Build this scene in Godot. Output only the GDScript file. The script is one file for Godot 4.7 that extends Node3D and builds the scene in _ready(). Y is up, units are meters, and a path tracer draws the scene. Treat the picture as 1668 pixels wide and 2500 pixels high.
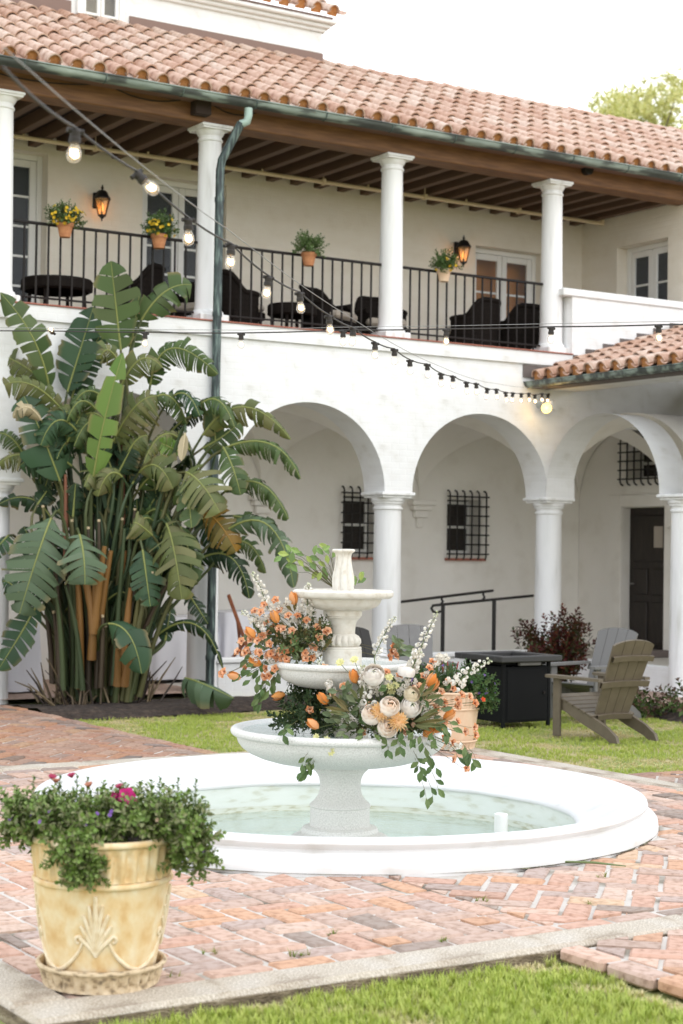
extends Node3D
# Courtyard with a tiered fountain before a white arcaded villa. x runs along the main facade, z towards the viewer, metres.

const S := 2.527            # column spacing of both arcades
const BACK := -2.17         # rear wall of the galleries
const FC := Vector3(-8.528, 0.0, 8.443)   # centre of the fountain
const EYE := Vector3(-14.209, 1.65, 17.376)
const DP0 := Vector3(-4.825, 6.62, 0.48)
const DP1 := Vector3(-5.08, 5.97, 0.3)
const DP2 := Vector3(-5.11, -0.05, 0.3)
const PLANT1 := Vector3(-11.476, 0.006, 11.415)
const PLANT2 := Vector3(-5.773, 0.006, 5.815)
const PW0 := -5.72
const PW1 := -5.08
var rng := RandomNumberGenerator.new()
var used := {}
var M := {}


class MB:
	var v := PackedVector3Array()
	var n := PackedVector3Array()
	var c := PackedColorArray()
	var u := PackedVector2Array()
	var ix := PackedInt32Array()
	var col := Color(1, 1, 1)

	func tri(a: Vector3, b: Vector3, d: Vector3) -> void:   # counter-clockwise seen from outside
		var k := v.size()
		var nn := (b - a).cross(d - a).normalized()
		v.append(a); v.append(b); v.append(d)
		for i in 3:
			n.append(nn); c.append(col)
		u.append(Vector2(0, 0)); u.append(Vector2(1, 0)); u.append(Vector2(1, 1))
		ix.append(k); ix.append(k + 2); ix.append(k + 1)

	func quad(a: Vector3, b: Vector3, d: Vector3, e: Vector3) -> void:
		var k := v.size()
		var nn := (d - a).cross(e - b).normalized()
		v.append(a); v.append(b); v.append(d); v.append(e)
		for i in 4:
			n.append(nn); c.append(col)
		u.append(Vector2(0, 0)); u.append(Vector2(1, 0)); u.append(Vector2(1, 1)); u.append(Vector2(0, 1))
		for i in [0, 2, 1, 0, 3, 2]:
			ix.append(k + i)

	func facing(pts: Array, centre: Vector3) -> void:        # a flat polygon turned away from centre
		var m := Vector3.ZERO
		for p in pts:
			m += p
		m /= pts.size()
		var nn: Vector3 = (pts[1] - pts[0]).cross(pts[2] - pts[0])
		var q := pts
		if nn.dot(m - centre) < 0:
			q = pts.duplicate(); q.reverse()
		if q.size() == 3:
			tri(q[0], q[1], q[2])
		else:
			quad(q[0], q[1], q[2], q[3])

	func box(a: Vector3, b: Vector3, bev := 0.0, t := Transform3D()) -> void:
		var lo := a.min(b)
		var hi := a.max(b)
		var m := t * ((lo + hi) * 0.5)
		var e := bev
		if e <= 0.0:
			var p := []
			for i in 8:
				p.append(t * Vector3(hi.x if i & 1 else lo.x, hi.y if i & 2 else lo.y, hi.z if i & 4 else lo.z))
			for f in [[0, 1, 3, 2], [4, 5, 7, 6], [0, 1, 5, 4], [2, 3, 7, 6], [0, 2, 6, 4], [1, 3, 7, 5]]:
				facing([p[f[0]], p[f[1]], p[f[2]], p[f[3]]], m)
			return
		var q := []
		for i in 8:
			var o := Vector3(hi.x if i & 1 else lo.x, hi.y if i & 2 else lo.y, hi.z if i & 4 else lo.z)
			var d := Vector3(-1 if i & 1 else 1, -1 if i & 2 else 1, -1 if i & 4 else 1) * e
			q.append([t * (o + Vector3(0, d.y, d.z)), t * (o + Vector3(d.x, 0, d.z)), t * (o + Vector3(d.x, d.y, 0))])
		var fs := [[0, 2, 6, 4], [0, 1, 5, 4], [0, 1, 3, 2]]
		for ax in 3:
			var st: int = 1 << ax
			var f: Array = fs[ax]
			facing([q[f[0]][ax], q[f[1]][ax], q[f[2]][ax], q[f[3]][ax]], m)
			facing([q[f[0] + st][ax], q[f[1] + st][ax], q[f[2] + st][ax], q[f[3] + st][ax]], m)
			var b1 := (ax + 1) % 3
			var b2 := (ax + 2) % 3
			for s1 in 2:
				for s2 in 2:
					var i0: int = (s1 << b1) | (s2 << b2)
					var i1: int = i0 | st
					facing([q[i0][b1], q[i1][b1], q[i1][b2], q[i0][b2]], m)
		for i in 8:
			facing([q[i][0], q[i][1], q[i][2]], m)

	func grid(rows: Array, flip := false, wrap := false) -> void:     # smooth sheet; normal = row direction x column direction
		var R := rows.size()
		var N: int = rows[0].size()
		var k := v.size()
		var nn := PackedVector3Array()
		nn.resize(R * N)
		for r in R - 1:
			var a0: PackedVector3Array = rows[r]
			var a1: PackedVector3Array = rows[r + 1]
			for i in N - 1:
				var f := (a1[i] - a0[i + 1]).cross(a1[i + 1] - a0[i])
				if flip:
					f = -f
				nn[r * N + i] += f; nn[r * N + i + 1] += f; nn[(r + 1) * N + i] += f; nn[(r + 1) * N + i + 1] += f
				var p := k + r * N + i
				if flip:
					ix.append(p); ix.append(p + N); ix.append(p + N + 1); ix.append(p); ix.append(p + N + 1); ix.append(p + 1)
				else:
					ix.append(p); ix.append(p + N + 1); ix.append(p + N); ix.append(p); ix.append(p + 1); ix.append(p + N + 1)
		if wrap:
			for r in R:
				var s := nn[r * N] + nn[r * N + N - 1]
				nn[r * N] = s; nn[r * N + N - 1] = s
		for r in R:
			v.append_array(rows[r])
			for i in N:
				n.append(nn[r * N + i].normalized())
				c.append(col)
				u.append(Vector2(float(i) / (N - 1), float(r) / (R - 1)))

	func lathe(prof: Array, seg := 32, at := Vector3.ZERO, wob = null, crease := 0.6) -> void:   # prof: Vector2(radius, y), bottom to top outside
		var runs := []
		var cur := [prof[0]]
		for i in range(1, prof.size()):
			cur.append(prof[i])
			if i < prof.size() - 1:
				var d0: Vector2 = (prof[i] - prof[i - 1]).normalized()
				var d1: Vector2 = (prof[i + 1] - prof[i]).normalized()
				if d0.dot(d1) < cos(crease):
					runs.append(cur); cur = [prof[i]]
		runs.append(cur)
		for run in runs:
			var rows := []
			for p in run:
				var row := PackedVector3Array()
				for s in seg + 1:
					var a := TAU * (s % seg) / seg
					var rr: float = p.x
					if wob != null:
						rr = wob.call(p.x, p.y, a)
					row.append(at + Vector3(rr * cos(a), p.y, rr * sin(a)))
				rows.append(row)
			grid(rows, false, true)

	func tube(path: Array, rad, sides := 8, cap := true) -> void:
		var rows := []
		var t0: Vector3 = (path[1] - path[0]).normalized()
		var nr := t0.cross(Vector3.UP)
		if nr.length() < 0.05:
			nr = t0.cross(Vector3.RIGHT)
		nr = nr.normalized()
		for i in path.size():
			var t: Vector3
			if i == 0:
				t = t0
			elif i == path.size() - 1:
				t = (path[i] - path[i - 1]).normalized()
			else:
				t = (path[i + 1] - path[i - 1]).normalized()
			nr = (nr - t * nr.dot(t)).normalized()
			var bi := t.cross(nr)
			var r: float = rad[i] if rad is Array else rad
			var row := PackedVector3Array()
			for s in sides + 1:
				var a := TAU * (s % sides) / sides
				row.append(path[i] + nr * (r * cos(a)) - bi * (r * sin(a)))
			rows.append(row)
		grid(rows, false, true)
		if cap:
			for e in 2:
				var row: PackedVector3Array = rows[0] if e == 0 else rows[-1]
				var ct: Vector3 = path[0] if e == 0 else path[-1]
				var away: Vector3 = path[1] if e == 0 else path[-2]
				for s in sides:
					facing([ct, row[s], row[s + 1]], away)

	func prism(poly: PackedVector2Array, d0: float, d1: float, t := Transform3D()) -> void:  # polygon in x,y extruded along z from d0 to d1
		var p := poly
		if Geometry2D.is_polygon_clockwise(p):
			p = poly.duplicate(); p.reverse()
		var tr := Geometry2D.triangulate_polygon(p)
		for i in range(0, tr.size(), 3):
			var a := p[tr[i]]
			var b := p[tr[i + 1]]
			var d := p[tr[i + 2]]
			if (b - a).cross(d - a) < 0:
				var x := b
				b = d; d = x
			tri(t * Vector3(a.x, a.y, d1), t * Vector3(b.x, b.y, d1), t * Vector3(d.x, d.y, d1))
			tri(t * Vector3(a.x, a.y, d0), t * Vector3(d.x, d.y, d0), t * Vector3(b.x, b.y, d0))
		for i in p.size():
			var a := p[i]
			var b := p[(i + 1) % p.size()]
			quad(t * Vector3(a.x, a.y, d0), t * Vector3(b.x, b.y, d0), t * Vector3(b.x, b.y, d1), t * Vector3(a.x, a.y, d1))

	func holed(o: Vector3, ud: Vector3, nd: Vector3, u0: float, u1: float, v0: float, v1: float, holes: Array, th: float) -> void:
		# wall in the plane o + ud*u + up*v, front along nd, thickness th behind it, with rectangular holes [u0, v0, u1, v1]
		var us := [u0, u1]
		var vs := [v0, v1]
		for h in holes:
			us.append(h[0]); us.append(h[2]); vs.append(h[1]); vs.append(h[3])
		us.sort(); vs.sort()
		var P := func(a: float, b: float, d: float) -> Vector3: return o + ud * a + Vector3.UP * b - nd * d
		for i in us.size() - 1:
			for j in vs.size() - 1:
				if us[i + 1] - us[i] < 1e-5 or vs[j + 1] - vs[j] < 1e-5:
					continue
				var mu: float = (us[i] + us[i + 1]) * 0.5
				var mv: float = (vs[j] + vs[j + 1]) * 0.5
				var open := false
				for h in holes:
					if mu > h[0] and mu < h[2] and mv > h[1] and mv < h[3]:
						open = true
				if open:
					continue
				for f in 2:
					var d := 0.0 if f == 0 else th
					var ctr: Vector3 = P.call(mu, mv, th * 0.5)
					facing([P.call(us[i], vs[j], d), P.call(us[i + 1], vs[j], d), P.call(us[i + 1], vs[j + 1], d), P.call(us[i], vs[j + 1], d)], ctr)
		var all := holes.duplicate()
		for h in all:
			var ctr: Vector3 = P.call((h[0] + h[2]) * 0.5, (h[1] + h[3]) * 0.5, th * 0.5)
			var cs := [[h[0], h[1]], [h[2], h[1]], [h[2], h[3]], [h[0], h[3]]]
			for k in 4:
				var a: Array = cs[k]
				var b: Array = cs[(k + 1) % 4]
				var q := [P.call(a[0], a[1], 0.0), P.call(b[0], b[1], 0.0), P.call(b[0], b[1], th), P.call(a[0], a[1], th)]
				var nn: Vector3 = (q[1] - q[0]).cross(q[2] - q[0])
				if nn.dot((q[0] + q[2]) * 0.5 - ctr) > 0:
					q.reverse()
				quad(q[0], q[1], q[2], q[3])
		var e := [[u0, v0], [u1, v0], [u1, v1], [u0, v1]]
		var cc: Vector3 = P.call((u0 + u1) * 0.5, (v0 + v1) * 0.5, th * 0.5)
		for k in 4:
			var a: Array = e[k]
			var b: Array = e[(k + 1) % 4]
			facing([P.call(a[0], a[1], 0.0), P.call(b[0], b[1], 0.0), P.call(b[0], b[1], th), P.call(a[0], a[1], th)], cc)

	func add(o: MB, t: Transform3D, tint = null) -> void:
		var k := v.size()
		v.append_array(t * o.v)
		n.append_array(Transform3D(t.basis.orthonormalized(), Vector3.ZERO) * o.n)
		if tint == null:
			c.append_array(o.c)
		else:
			for q in o.c:
				c.append(q * tint)
		u.append_array(o.u)
		for i in o.ix:
			ix.append(k + i)

	func mesh(mat: Material = null, into: ArrayMesh = null) -> ArrayMesh:
		var a := []
		a.resize(Mesh.ARRAY_MAX)
		a[Mesh.ARRAY_VERTEX] = v; a[Mesh.ARRAY_NORMAL] = n; a[Mesh.ARRAY_COLOR] = c; a[Mesh.ARRAY_TEX_UV] = u; a[Mesh.ARRAY_INDEX] = ix
		var m := into if into else ArrayMesh.new()
		m.add_surface_from_arrays(Mesh.PRIMITIVE_TRIANGLES, a)
		if mat:
			m.surface_set_material(m.get_surface_count() - 1, mat)
		return m


# ---------------------------------------------------------------- naming
func numbered(s: String) -> String:
	if not used.has(s):
		used[s] = 0
		return s
	used[s] += 1
	return "%s_%03d" % [s, used[s]]


func tag(o: Node3D, label: String, category: String, group := "", kind := "") -> Node3D:
	if label:
		o.set_meta("label", label)
	if category:
		o.set_meta("category", category)
	if group:
		o.set_meta("group", group)
	if kind:
		o.set_meta("kind", kind)
	return o


func thing(called: String, label: String, category: String, at := Vector3.ZERO, turn := 0.0, group := "") -> Node3D:
	var o := Node3D.new()
	o.name = numbered(called)
	add_child(o)
	o.position = at
	o.rotation.y = turn
	tag(o, label, category, group)
	return o


func part(called: String, m: Mesh, parent: Node, mat: Material = null, at := Transform3D(), kind := "") -> MeshInstance3D:
	var o := MeshInstance3D.new()
	o.name = called
	o.mesh = m
	if mat:
		o.material_override = mat
	o.transform = at
	if kind:
		o.set_meta("kind", kind)
	parent.add_child(o, true)
	return o


func solo(called: String, m: Mesh, label: String, category: String, group := "", kind := "") -> MeshInstance3D:
	var o := MeshInstance3D.new()
	o.name = numbered(called)
	o.mesh = m
	add_child(o)
	tag(o, label, category, group, kind)
	return o


func setting(called: String, m: Mesh) -> MeshInstance3D:
	return solo(called, m, "", "", "", "structure")


func many(called: String, m: Mesh, places: Array, tints: Array, parent: Node) -> MultiMeshInstance3D:
	var mm := MultiMesh.new()
	mm.transform_format = MultiMesh.TRANSFORM_3D
	mm.use_colors = tints.size() > 0
	mm.mesh = m
	mm.instance_count = places.size()
	for i in places.size():
		mm.set_instance_transform(i, places[i])
		if tints.size() > 0:
			mm.set_instance_color(i, tints[i % tints.size()])
	var o := MultiMeshInstance3D.new()
	o.name = called if parent != self else numbered(called)
	o.multimesh = mm
	o.set_meta("kind", "stuff")
	parent.add_child(o, true)
	return o


# ---------------------------------------------------------------- materials
func lin(r: float, g: float, b: float) -> Color:       # real-world base colour
	return Color(r, g, b).linear_to_srgb()


func mat(called: String, c: Color, rough := 0.8, metal := 0.0) -> StandardMaterial3D:
	var m := StandardMaterial3D.new()
	m.resource_name = called
	m.albedo_color = c
	m.roughness = rough
	m.metallic = metal
	M[called] = m
	return m


func noise_tex(freq: float, stops: Array, sd := 1, octaves := 4, size := 512, kind := FastNoiseLite.TYPE_SIMPLEX_SMOOTH, warp := 0.0) -> NoiseTexture2D:
	var f := FastNoiseLite.new()
	f.noise_type = kind
	f.seed = sd
	f.frequency = freq
	f.fractal_octaves = octaves
	if warp > 0:
		f.domain_warp_enabled = true
		f.domain_warp_amplitude = warp
	var t := NoiseTexture2D.new()
	t.width = size; t.height = size
	t.seamless = true
	t.noise = f
	t.generate_mipmaps = false
	if stops.size() > 0:
		var g := Gradient.new()
		g.offsets = PackedFloat32Array()
		g.colors = PackedColorArray()
		var offs := PackedFloat32Array()
		var cols := PackedColorArray()
		for s in stops:
			offs.append(s[0]); cols.append(s[1])
		g.offsets = offs; g.colors = cols
		t.color_ramp = g
	return t


func tri_map(m: StandardMaterial3D, scale: Vector3, world := true) -> StandardMaterial3D:
	m.uv1_triplanar = true
	m.uv1_world_triplanar = world
	m.uv1_scale = scale
	m.uv1_triplanar_sharpness = 6.0
	return m


func bump(m: StandardMaterial3D, t: Texture2D, cm: float) -> void:
	m.heightmap_enabled = true
	m.heightmap_texture = t
	m.heightmap_scale = cm


func brick_relief() -> ImageTexture:
	# painted running-bond brickwork: soft joints, uneven faces; 4 bricks by 8 courses
	var W := 512
	var im := Image.create(W, W, false, Image.FORMAT_L8)
	var r := RandomNumberGenerator.new()
	r.seed = 5
	var lift := []
	for i in 64:
		lift.append(r.randf_range(0.0, 0.22))
	var f := FastNoiseLite.new()
	f.frequency = 0.02
	for y in W:
		var row := y / 64
		var fy := float(y % 64)
		for x in W:
			var xx := (x + (64 if row % 2 else 0)) % W
			var bi := xx / 128
			var fx := float(xx % 128)
			var w := f.get_noise_2d(x, y) * 3.0
			var d := minf(minf(fx + w, 128 - fx - w), minf(fy + w, 64 - fy - w))
			var h := clampf(d / 7.0, 0.0, 1.0)
			h = h * h * (3 - 2 * h)
			h = 0.25 + h * (0.4 + lift[row * 4 + bi]) + f.get_noise_2d(x * 2.5, y * 2.5) * 0.16
			im.set_pixel(x, y, Color(h, h, h))
	return ImageTexture.create_from_image(im)


func pick(a: Array):
	return a[rng.randi() % a.size()]


func rr(a: float, b: float) -> float:
	return rng.randf_range(a, b)


func _ready() -> void:
	rng.seed = 11
	# ---- camera
	var cam := Camera3D.new()
	cam.name = "camera"
	add_child(cam)
	var yaw := 0.5649
	var pitch := 0.0211
	var roll := 0.0141
	var fwd := Vector3(sin(yaw) * cos(pitch), sin(pitch), -cos(yaw) * cos(pitch))
	var rt := Vector3(cos(yaw), 0, sin(yaw))
	var up := rt.cross(fwd)
	var r2 := rt * cos(roll) + up * sin(roll)
	var u2 := up * cos(roll) - rt * sin(roll)
	cam.transform = Transform3D(Basis(r2, u2, -fwd), EYE)
	cam.near = 0.05
	cam.far = 600.0
	cam.fov = 33.32
	var lens := CameraAttributesPhysical.new()
	lens.frustum_focal_length = 40.1
	lens.frustum_focus_distance = 10.3
	lens.exposure_aperture = 2.1
	cam.attributes = lens
	cam.current = true
	# ---- sky, light, exposure
	var env := Environment.new()
	env.background_mode = Environment.BG_SKY
	var sky := Sky.new()
	var sm := ProceduralSkyMaterial.new()
	sm.sky_top_color = Color(0.78, 0.825, 0.89)
	sm.sky_horizon_color = Color(1.0, 1.0, 1.0)
	sm.sky_curve = 0.65
	sm.ground_bottom_color = Color(0.35, 0.34, 0.3)
	sm.ground_horizon_color = Color(0.6, 0.6, 0.58)
	sm.sky_energy_multiplier = 1.25
	sm.sun_angle_max = 1.0
	sky.sky_material = sm
	env.sky = sky
	env.tonemap_mode = Environment.TONE_MAPPER_LINEAR
	env.tonemap_exposure = 1.5
	env.sdfgi_enabled = true
	env.ssao_enabled = true
	env.ssil_enabled = true
	var we := WorldEnvironment.new()
	we.name = "environment"
	we.environment = env
	add_child(we)
	var sun := DirectionalLight3D.new()
	sun.name = "sun"
	sun.light_color = Color(1.0, 0.95, 0.88)
	sun.light_energy = 0.2
	sun.light_angular_distance = 40.0
	sun.shadow_enabled = true
	sun.sky_mode = DirectionalLight3D.SKY_MODE_LIGHT_ONLY
	sun.look_at_from_position(Vector3(3.0, 9.0, 6.5), Vector3.ZERO)
	add_child(sun)
	materials()
	ground()
	main_building()
	side_wing()
	fittings()
	fountain()
	planters()
	lawn_furniture()
	gallery_things()
	palm_clump()
	shrubs()
	bouquets()
	string_lights()
	pine()
	grass()


func materials() -> void:
	var relief := brick_relief()
	var m := mat("white_paint_brick", Color(1, 1, 1), 0.75)
	tri_map(m, Vector3(1 / 0.92, 1 / 0.6, 1 / 0.92))
	bump(m, relief, 0.2)
	m.albedo_texture = noise_tex(0.004, [[0.0, lin(0.66, 0.65, 0.62)], [0.22, lin(0.755, 0.75, 0.735)], [0.5, lin(0.79, 0.79, 0.785)], [1.0, lin(0.82, 0.82, 0.815)]], 3, 5)
	m = mat("gallery_paint", Color(1, 1, 1), 0.8)  # warm bounced light put into the colour of white wall paint
	tri_map(m, Vector3(1 / 0.92, 1 / 0.6, 1 / 0.92))
	bump(m, relief, 0.28)
	m.albedo_texture = noise_tex(0.004, [[0.0, lin(0.78, 0.71, 0.595)], [0.35, lin(0.81, 0.745, 0.635)], [1.0, lin(0.84, 0.78, 0.68)]], 4, 5)
	m = mat("plaster", Color(1, 1, 1), 0.85)
	tri_map(m, Vector3(0.5, 0.5, 0.5))
	bump(m, noise_tex(0.03, [], 8, 4, 256), 0.3)
	m.albedo_texture = noise_tex(0.006, [[0.0, lin(0.77, 0.735, 0.675)], [0.4, lin(0.83, 0.80, 0.745)], [1.0, lin(0.85, 0.82, 0.77)]], 9, 5)
	m = mat("column_paint", Color(1, 1, 1), 0.6)
	tri_map(m, Vector3(2.2, 0.3, 2.2))
	bump(m, noise_tex(0.02, [], 18, 3, 256), 0.12)
	m.albedo_texture = noise_tex(0.01, [[0.0, lin(0.62, 0.61, 0.58)], [0.3, lin(0.76, 0.76, 0.75)], [0.55, lin(0.82, 0.82, 0.815)], [1.0, lin(0.84, 0.84, 0.835)]], 12, 4, 256)
	m = mat("trim_paint", lin(0.80, 0.79, 0.76), 0.5)
	m = mat("pool_paint", Color(1, 1, 1), 0.55)
	tri_map(m, Vector3(0.6, 0.6, 0.6))
	bump(m, noise_tex(0.02, [], 28, 4, 256), 0.25)
	m.albedo_texture = noise_tex(0.008, [[0.0, lin(0.56, 0.545, 0.51)], [0.3, lin(0.67, 0.665, 0.65)], [1.0, lin(0.71, 0.705, 0.695)]], 22, 5)
	m = mat("pool_inside", Color(1, 1, 1), 0.5)
	tri_map(m, Vector3(0.7, 2.2, 0.7))
	m.albedo_texture = noise_tex(0.012, [[0.0, lin(0.52, 0.53, 0.42)], [0.26, lin(0.63, 0.65, 0.57)], [0.42, lin(0.69, 0.72, 0.66)], [1.0, lin(0.73, 0.76, 0.71)]], 25, 5)
	m = mat("waterline", Color(1, 1, 1), 0.7)
	tri_map(m, Vector3(0.9, 5.0, 0.9))
	m.albedo_texture = noise_tex(0.016, [[0.0, lin(0.36, 0.34, 0.22)], [0.3, lin(0.52, 0.52, 0.40)], [0.5, lin(0.63, 0.65, 0.56)], [1.0, lin(0.68, 0.70, 0.63)]], 27, 5)
	m = mat("grime_band", Color(1, 1, 1), 0.95)
	tri_map(m, Vector3(2, 2, 2))
	m.albedo_texture = noise_tex(0.03, [[0.0, lin(0.03, 0.022, 0.012)], [0.5, lin(0.08, 0.062, 0.035)], [0.7, lin(0.12, 0.12, 0.05)], [1.0, lin(0.3, 0.26, 0.2)]], 29, 4, 256)
	m = mat("pool_floor", Color(1, 1, 1), 0.6)
	tri_map(m, Vector3(0.5, 0.5, 0.5))
	m.albedo_texture = noise_tex(0.01, [[0.0, lin(0.53, 0.60, 0.54)], [0.5, lin(0.61, 0.685, 0.63)], [1.0, lin(0.68, 0.75, 0.70)]], 26, 5)
	m = mat("water", Color(0.80, 0.89, 0.85, 0.25), 0.04)
	m.transparency = BaseMaterial3D.TRANSPARENCY_ALPHA
	tri_map(m, Vector3(1.2, 1.2, 1.2))
	bump(m, noise_tex(0.02, [], 31, 3, 512, FastNoiseLite.TYPE_SIMPLEX_SMOOTH, 20.0), 3.0)
	m = mat("cast_stone", Color(1, 1, 1), 0.75)
	tri_map(m, Vector3(1.6, 1.6, 1.6))
	bump(m, noise_tex(0.12, [], 33, 4, 512), 0.25)
	m.albedo_texture = noise_tex(0.09, [[0.0, lin(0.46, 0.45, 0.41)], [0.35, lin(0.60, 0.59, 0.55)], [0.65, lin(0.66, 0.65, 0.61)], [1.0, lin(0.74, 0.72, 0.68)]], 34, 5)
	m = mat("cream_stone", Color(1, 1, 1), 0.7)
	tri_map(m, Vector3(1.4, 1.4, 1.4))
	bump(m, noise_tex(0.1, [], 35, 4, 256), 0.12)
	m.albedo_texture = noise_tex(0.02, [[0.0, lin(0.50, 0.45, 0.37)], [0.4, lin(0.62, 0.585, 0.515)], [1.0, lin(0.69, 0.665, 0.61)]], 36, 5)
	m = mat("kerb_concrete", Color(1, 1, 1), 0.9)
	tri_map(m, Vector3(1.3, 1.3, 1.3))
	bump(m, noise_tex(0.16, [], 41, 3, 512), 0.6)
	m.albedo_texture = noise_tex(0.11, [[0.0, lin(0.30, 0.26, 0.21)], [0.4, lin(0.50, 0.45, 0.38)], [0.62, lin(0.58, 0.53, 0.46)], [0.75, lin(0.72, 0.68, 0.61)], [1.0, lin(0.8, 0.77, 0.7)]], 42, 4)
	m.detail_enabled = true
	m.detail_blend_mode = BaseMaterial3D.BLEND_MODE_MUL
	m.detail_albedo = noise_tex(0.006, [[0.0, Color(0.62, 0.56, 0.5)], [0.45, Color(0.95, 0.93, 0.9)], [1.0, Color(1, 1, 1)]], 43, 4, 256)
	m = mat("stained_concrete", Color(1, 1, 1), 0.95)
	tri_map(m, Vector3(1.3, 3.0, 1.3))
	bump(m, noise_tex(0.12, [], 81, 3, 256), 0.6)
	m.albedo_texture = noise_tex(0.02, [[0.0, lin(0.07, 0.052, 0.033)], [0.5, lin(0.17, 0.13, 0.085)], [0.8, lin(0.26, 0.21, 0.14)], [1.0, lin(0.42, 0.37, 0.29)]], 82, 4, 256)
	m = mat("mortar", Color(1, 1, 1), 0.95)
	tri_map(m, Vector3(0.45, 0.45, 0.45))
	bump(m, noise_tex(0.1, [], 45, 4, 512), 0.5)
	m.albedo_texture = noise_tex(0.007, [[0.0, lin(0.09, 0.075, 0.05)], [0.22, lin(0.24, 0.21, 0.165)], [0.42, lin(0.49, 0.45, 0.40)], [1.0, lin(0.58, 0.54, 0.49)]], 46, 5)
	m = mat("pale_concrete", lin(0.56, 0.53, 0.48), 0.9)  # floors out of view, coloured pale to bounce light into the galleries
	m = mat("soil", Color(1, 1, 1), 1.0)
	tri_map(m, Vector3(0.7, 0.7, 0.7))
	bump(m, noise_tex(0.06, [], 47, 4, 256), 3.0)
	m.albedo_texture = noise_tex(0.05, [[0.0, lin(0.018, 0.012, 0.008)], [0.6, lin(0.045, 0.03, 0.022)], [1.0, lin(0.09, 0.065, 0.045)]], 48, 4, 256)
	m = mat("turf", Color(1, 1, 1), 1.0)
	tri_map(m, Vector3(0.22, 0.22, 0.22))
	m.albedo_texture = noise_tex(0.012, [[0.0, lin(0.17, 0.21, 0.05)], [0.45, lin(0.25, 0.28, 0.08)], [0.62, lin(0.34, 0.29, 0.14)], [1.0, lin(0.44, 0.37, 0.2)]], 49, 5)
	# bricks: a palette of fired clays
	var fine := noise_tex(0.05, [], 52, 5, 256)
	var clays := [lin(0.50, 0.31, 0.23), lin(0.52, 0.355, 0.275), lin(0.46, 0.33, 0.265), lin(0.53, 0.315, 0.20), lin(0.42, 0.32, 0.275), lin(0.54, 0.395, 0.315), lin(0.30, 0.235, 0.195), lin(0.56, 0.39, 0.26)]
	var mottle := noise_tex(0.02, [[0.0, Color(0.74, 0.70, 0.67)], [0.3, Color(0.93, 0.91, 0.89)], [0.6, Color(1, 1, 1)], [1.0, Color(1.0, 1.0, 1.0)]], 53, 5, 512)
	M["clays"] = []
	for i in clays.size():
		m = mat("clay_%d" % i, clays[i], 0.85)
		tri_map(m, Vector3(1.7, 1.7, 1.7))
		m.albedo_texture = mottle
		bump(m, fine, 0.16)
		M["clays"].append(m)
	M["old_clays"] = []
	for i in clays.size():
		m = mat("old_clay_%d" % i, (clays[i].srgb_to_linear() * Color(0.68, 0.60, 0.54)).linear_to_srgb(), 0.9)
		tri_map(m, Vector3(1.7, 1.7, 1.7))
		m.albedo_texture = mottle
		bump(m, fine, 0.16)
		M["old_clays"].append(m)
	m = mat("clay_any", Color(1, 1, 1), 0.85)
	tri_map(m, Vector3(1.7, 1.7, 1.7))
	m.albedo_texture = mottle
	bump(m, fine, 0.16)
	m.vertex_color_use_as_albedo = true
	# roof tiles
	var bloom := noise_tex(0.018, [[0.0, Color(0.72, 0.63, 0.58)], [0.3, Color(0.90, 0.85, 0.82)], [0.6, Color(1, 1, 1)], [1.0, Color(1, 1, 1)]], 56, 5, 512)
	var tcols := [lin(0.50, 0.335, 0.25), lin(0.55, 0.395, 0.305), lin(0.47, 0.295, 0.21), lin(0.57, 0.44, 0.355)]
	M["tiles"] = []
	for i in tcols.size():
		m = mat("roof_tile_%d" % i, tcols[i], 0.7)
		tri_map(m, Vector3(0.9, 0.9, 0.9))
		m.albedo_texture = bloom
		bump(m, fine, 0.2)
		M["tiles"].append(m)
	m = mat("tile_any", Color(1, 1, 1), 0.7)
	tri_map(m, Vector3(0.9, 0.9, 0.9))
	m.albedo_texture = bloom
	m.vertex_color_use_as_albedo = true
	m = mat("tile_plug", Color(1, 1, 1), 0.9)
	tri_map(m, Vector3(3, 3, 3))
	m.albedo_texture = noise_tex(0.03, [[0.0, lin(0.32, 0.14, 0.06)], [0.4, lin(0.52, 0.22, 0.075)], [0.75, lin(0.56, 0.26, 0.10)], [1.0, lin(0.42, 0.30, 0.17)]], 57, 4, 256)
	m = mat("tile_edge_red", lin(0.35, 0.13, 0.09), 0.8)
	# metals and woods
	m = mat("copper_patina", Color(1, 1, 1), 0.5, 0.1)
	tri_map(m, Vector3(0.22, 0.9, 0.9))
	m.albedo_texture = noise_tex(0.01, [[0.0, lin(0.03, 0.034, 0.032)], [0.45, lin(0.075, 0.088, 0.08)], [0.58, lin(0.20, 0.245, 0.215)], [1.0, lin(0.36, 0.42, 0.38)]], 61, 4)
	m = mat("pipe_patina", Color(1, 1, 1), 0.5, 0.1)
	tri_map(m, Vector3(3.5, 0.45, 3.5))
	m.albedo_texture = noise_tex(0.012, [[0.0, lin(0.016, 0.02, 0.022)], [0.5, lin(0.04, 0.06, 0.06)], [0.62, lin(0.085, 0.12, 0.11)], [1.0, lin(0.22, 0.29, 0.26)]], 62, 4)
	m = mat("pipe_pale", lin(0.36, 0.47, 0.42), 0.5, 0.1)
	m = mat("brown_flashing", lin(0.20, 0.125, 0.10), 0.6)
	m = mat("lead", lin(0.13, 0.105, 0.095), 0.7)
	m = mat("black_iron", lin(0.018, 0.016, 0.015), 0.45, 0.3)
	m = mat("rail_iron", lin(0.018, 0.015, 0.014), 0.55)
	m.metallic_specular = 0.3
	m = mat("beam_wood", Color(1, 1, 1), 0.6)
	tri_map(m, Vector3(0.35, 3.0, 2.0))
	bump(m, noise_tex(0.02, [], 63, 4, 256), 0.2)
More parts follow.
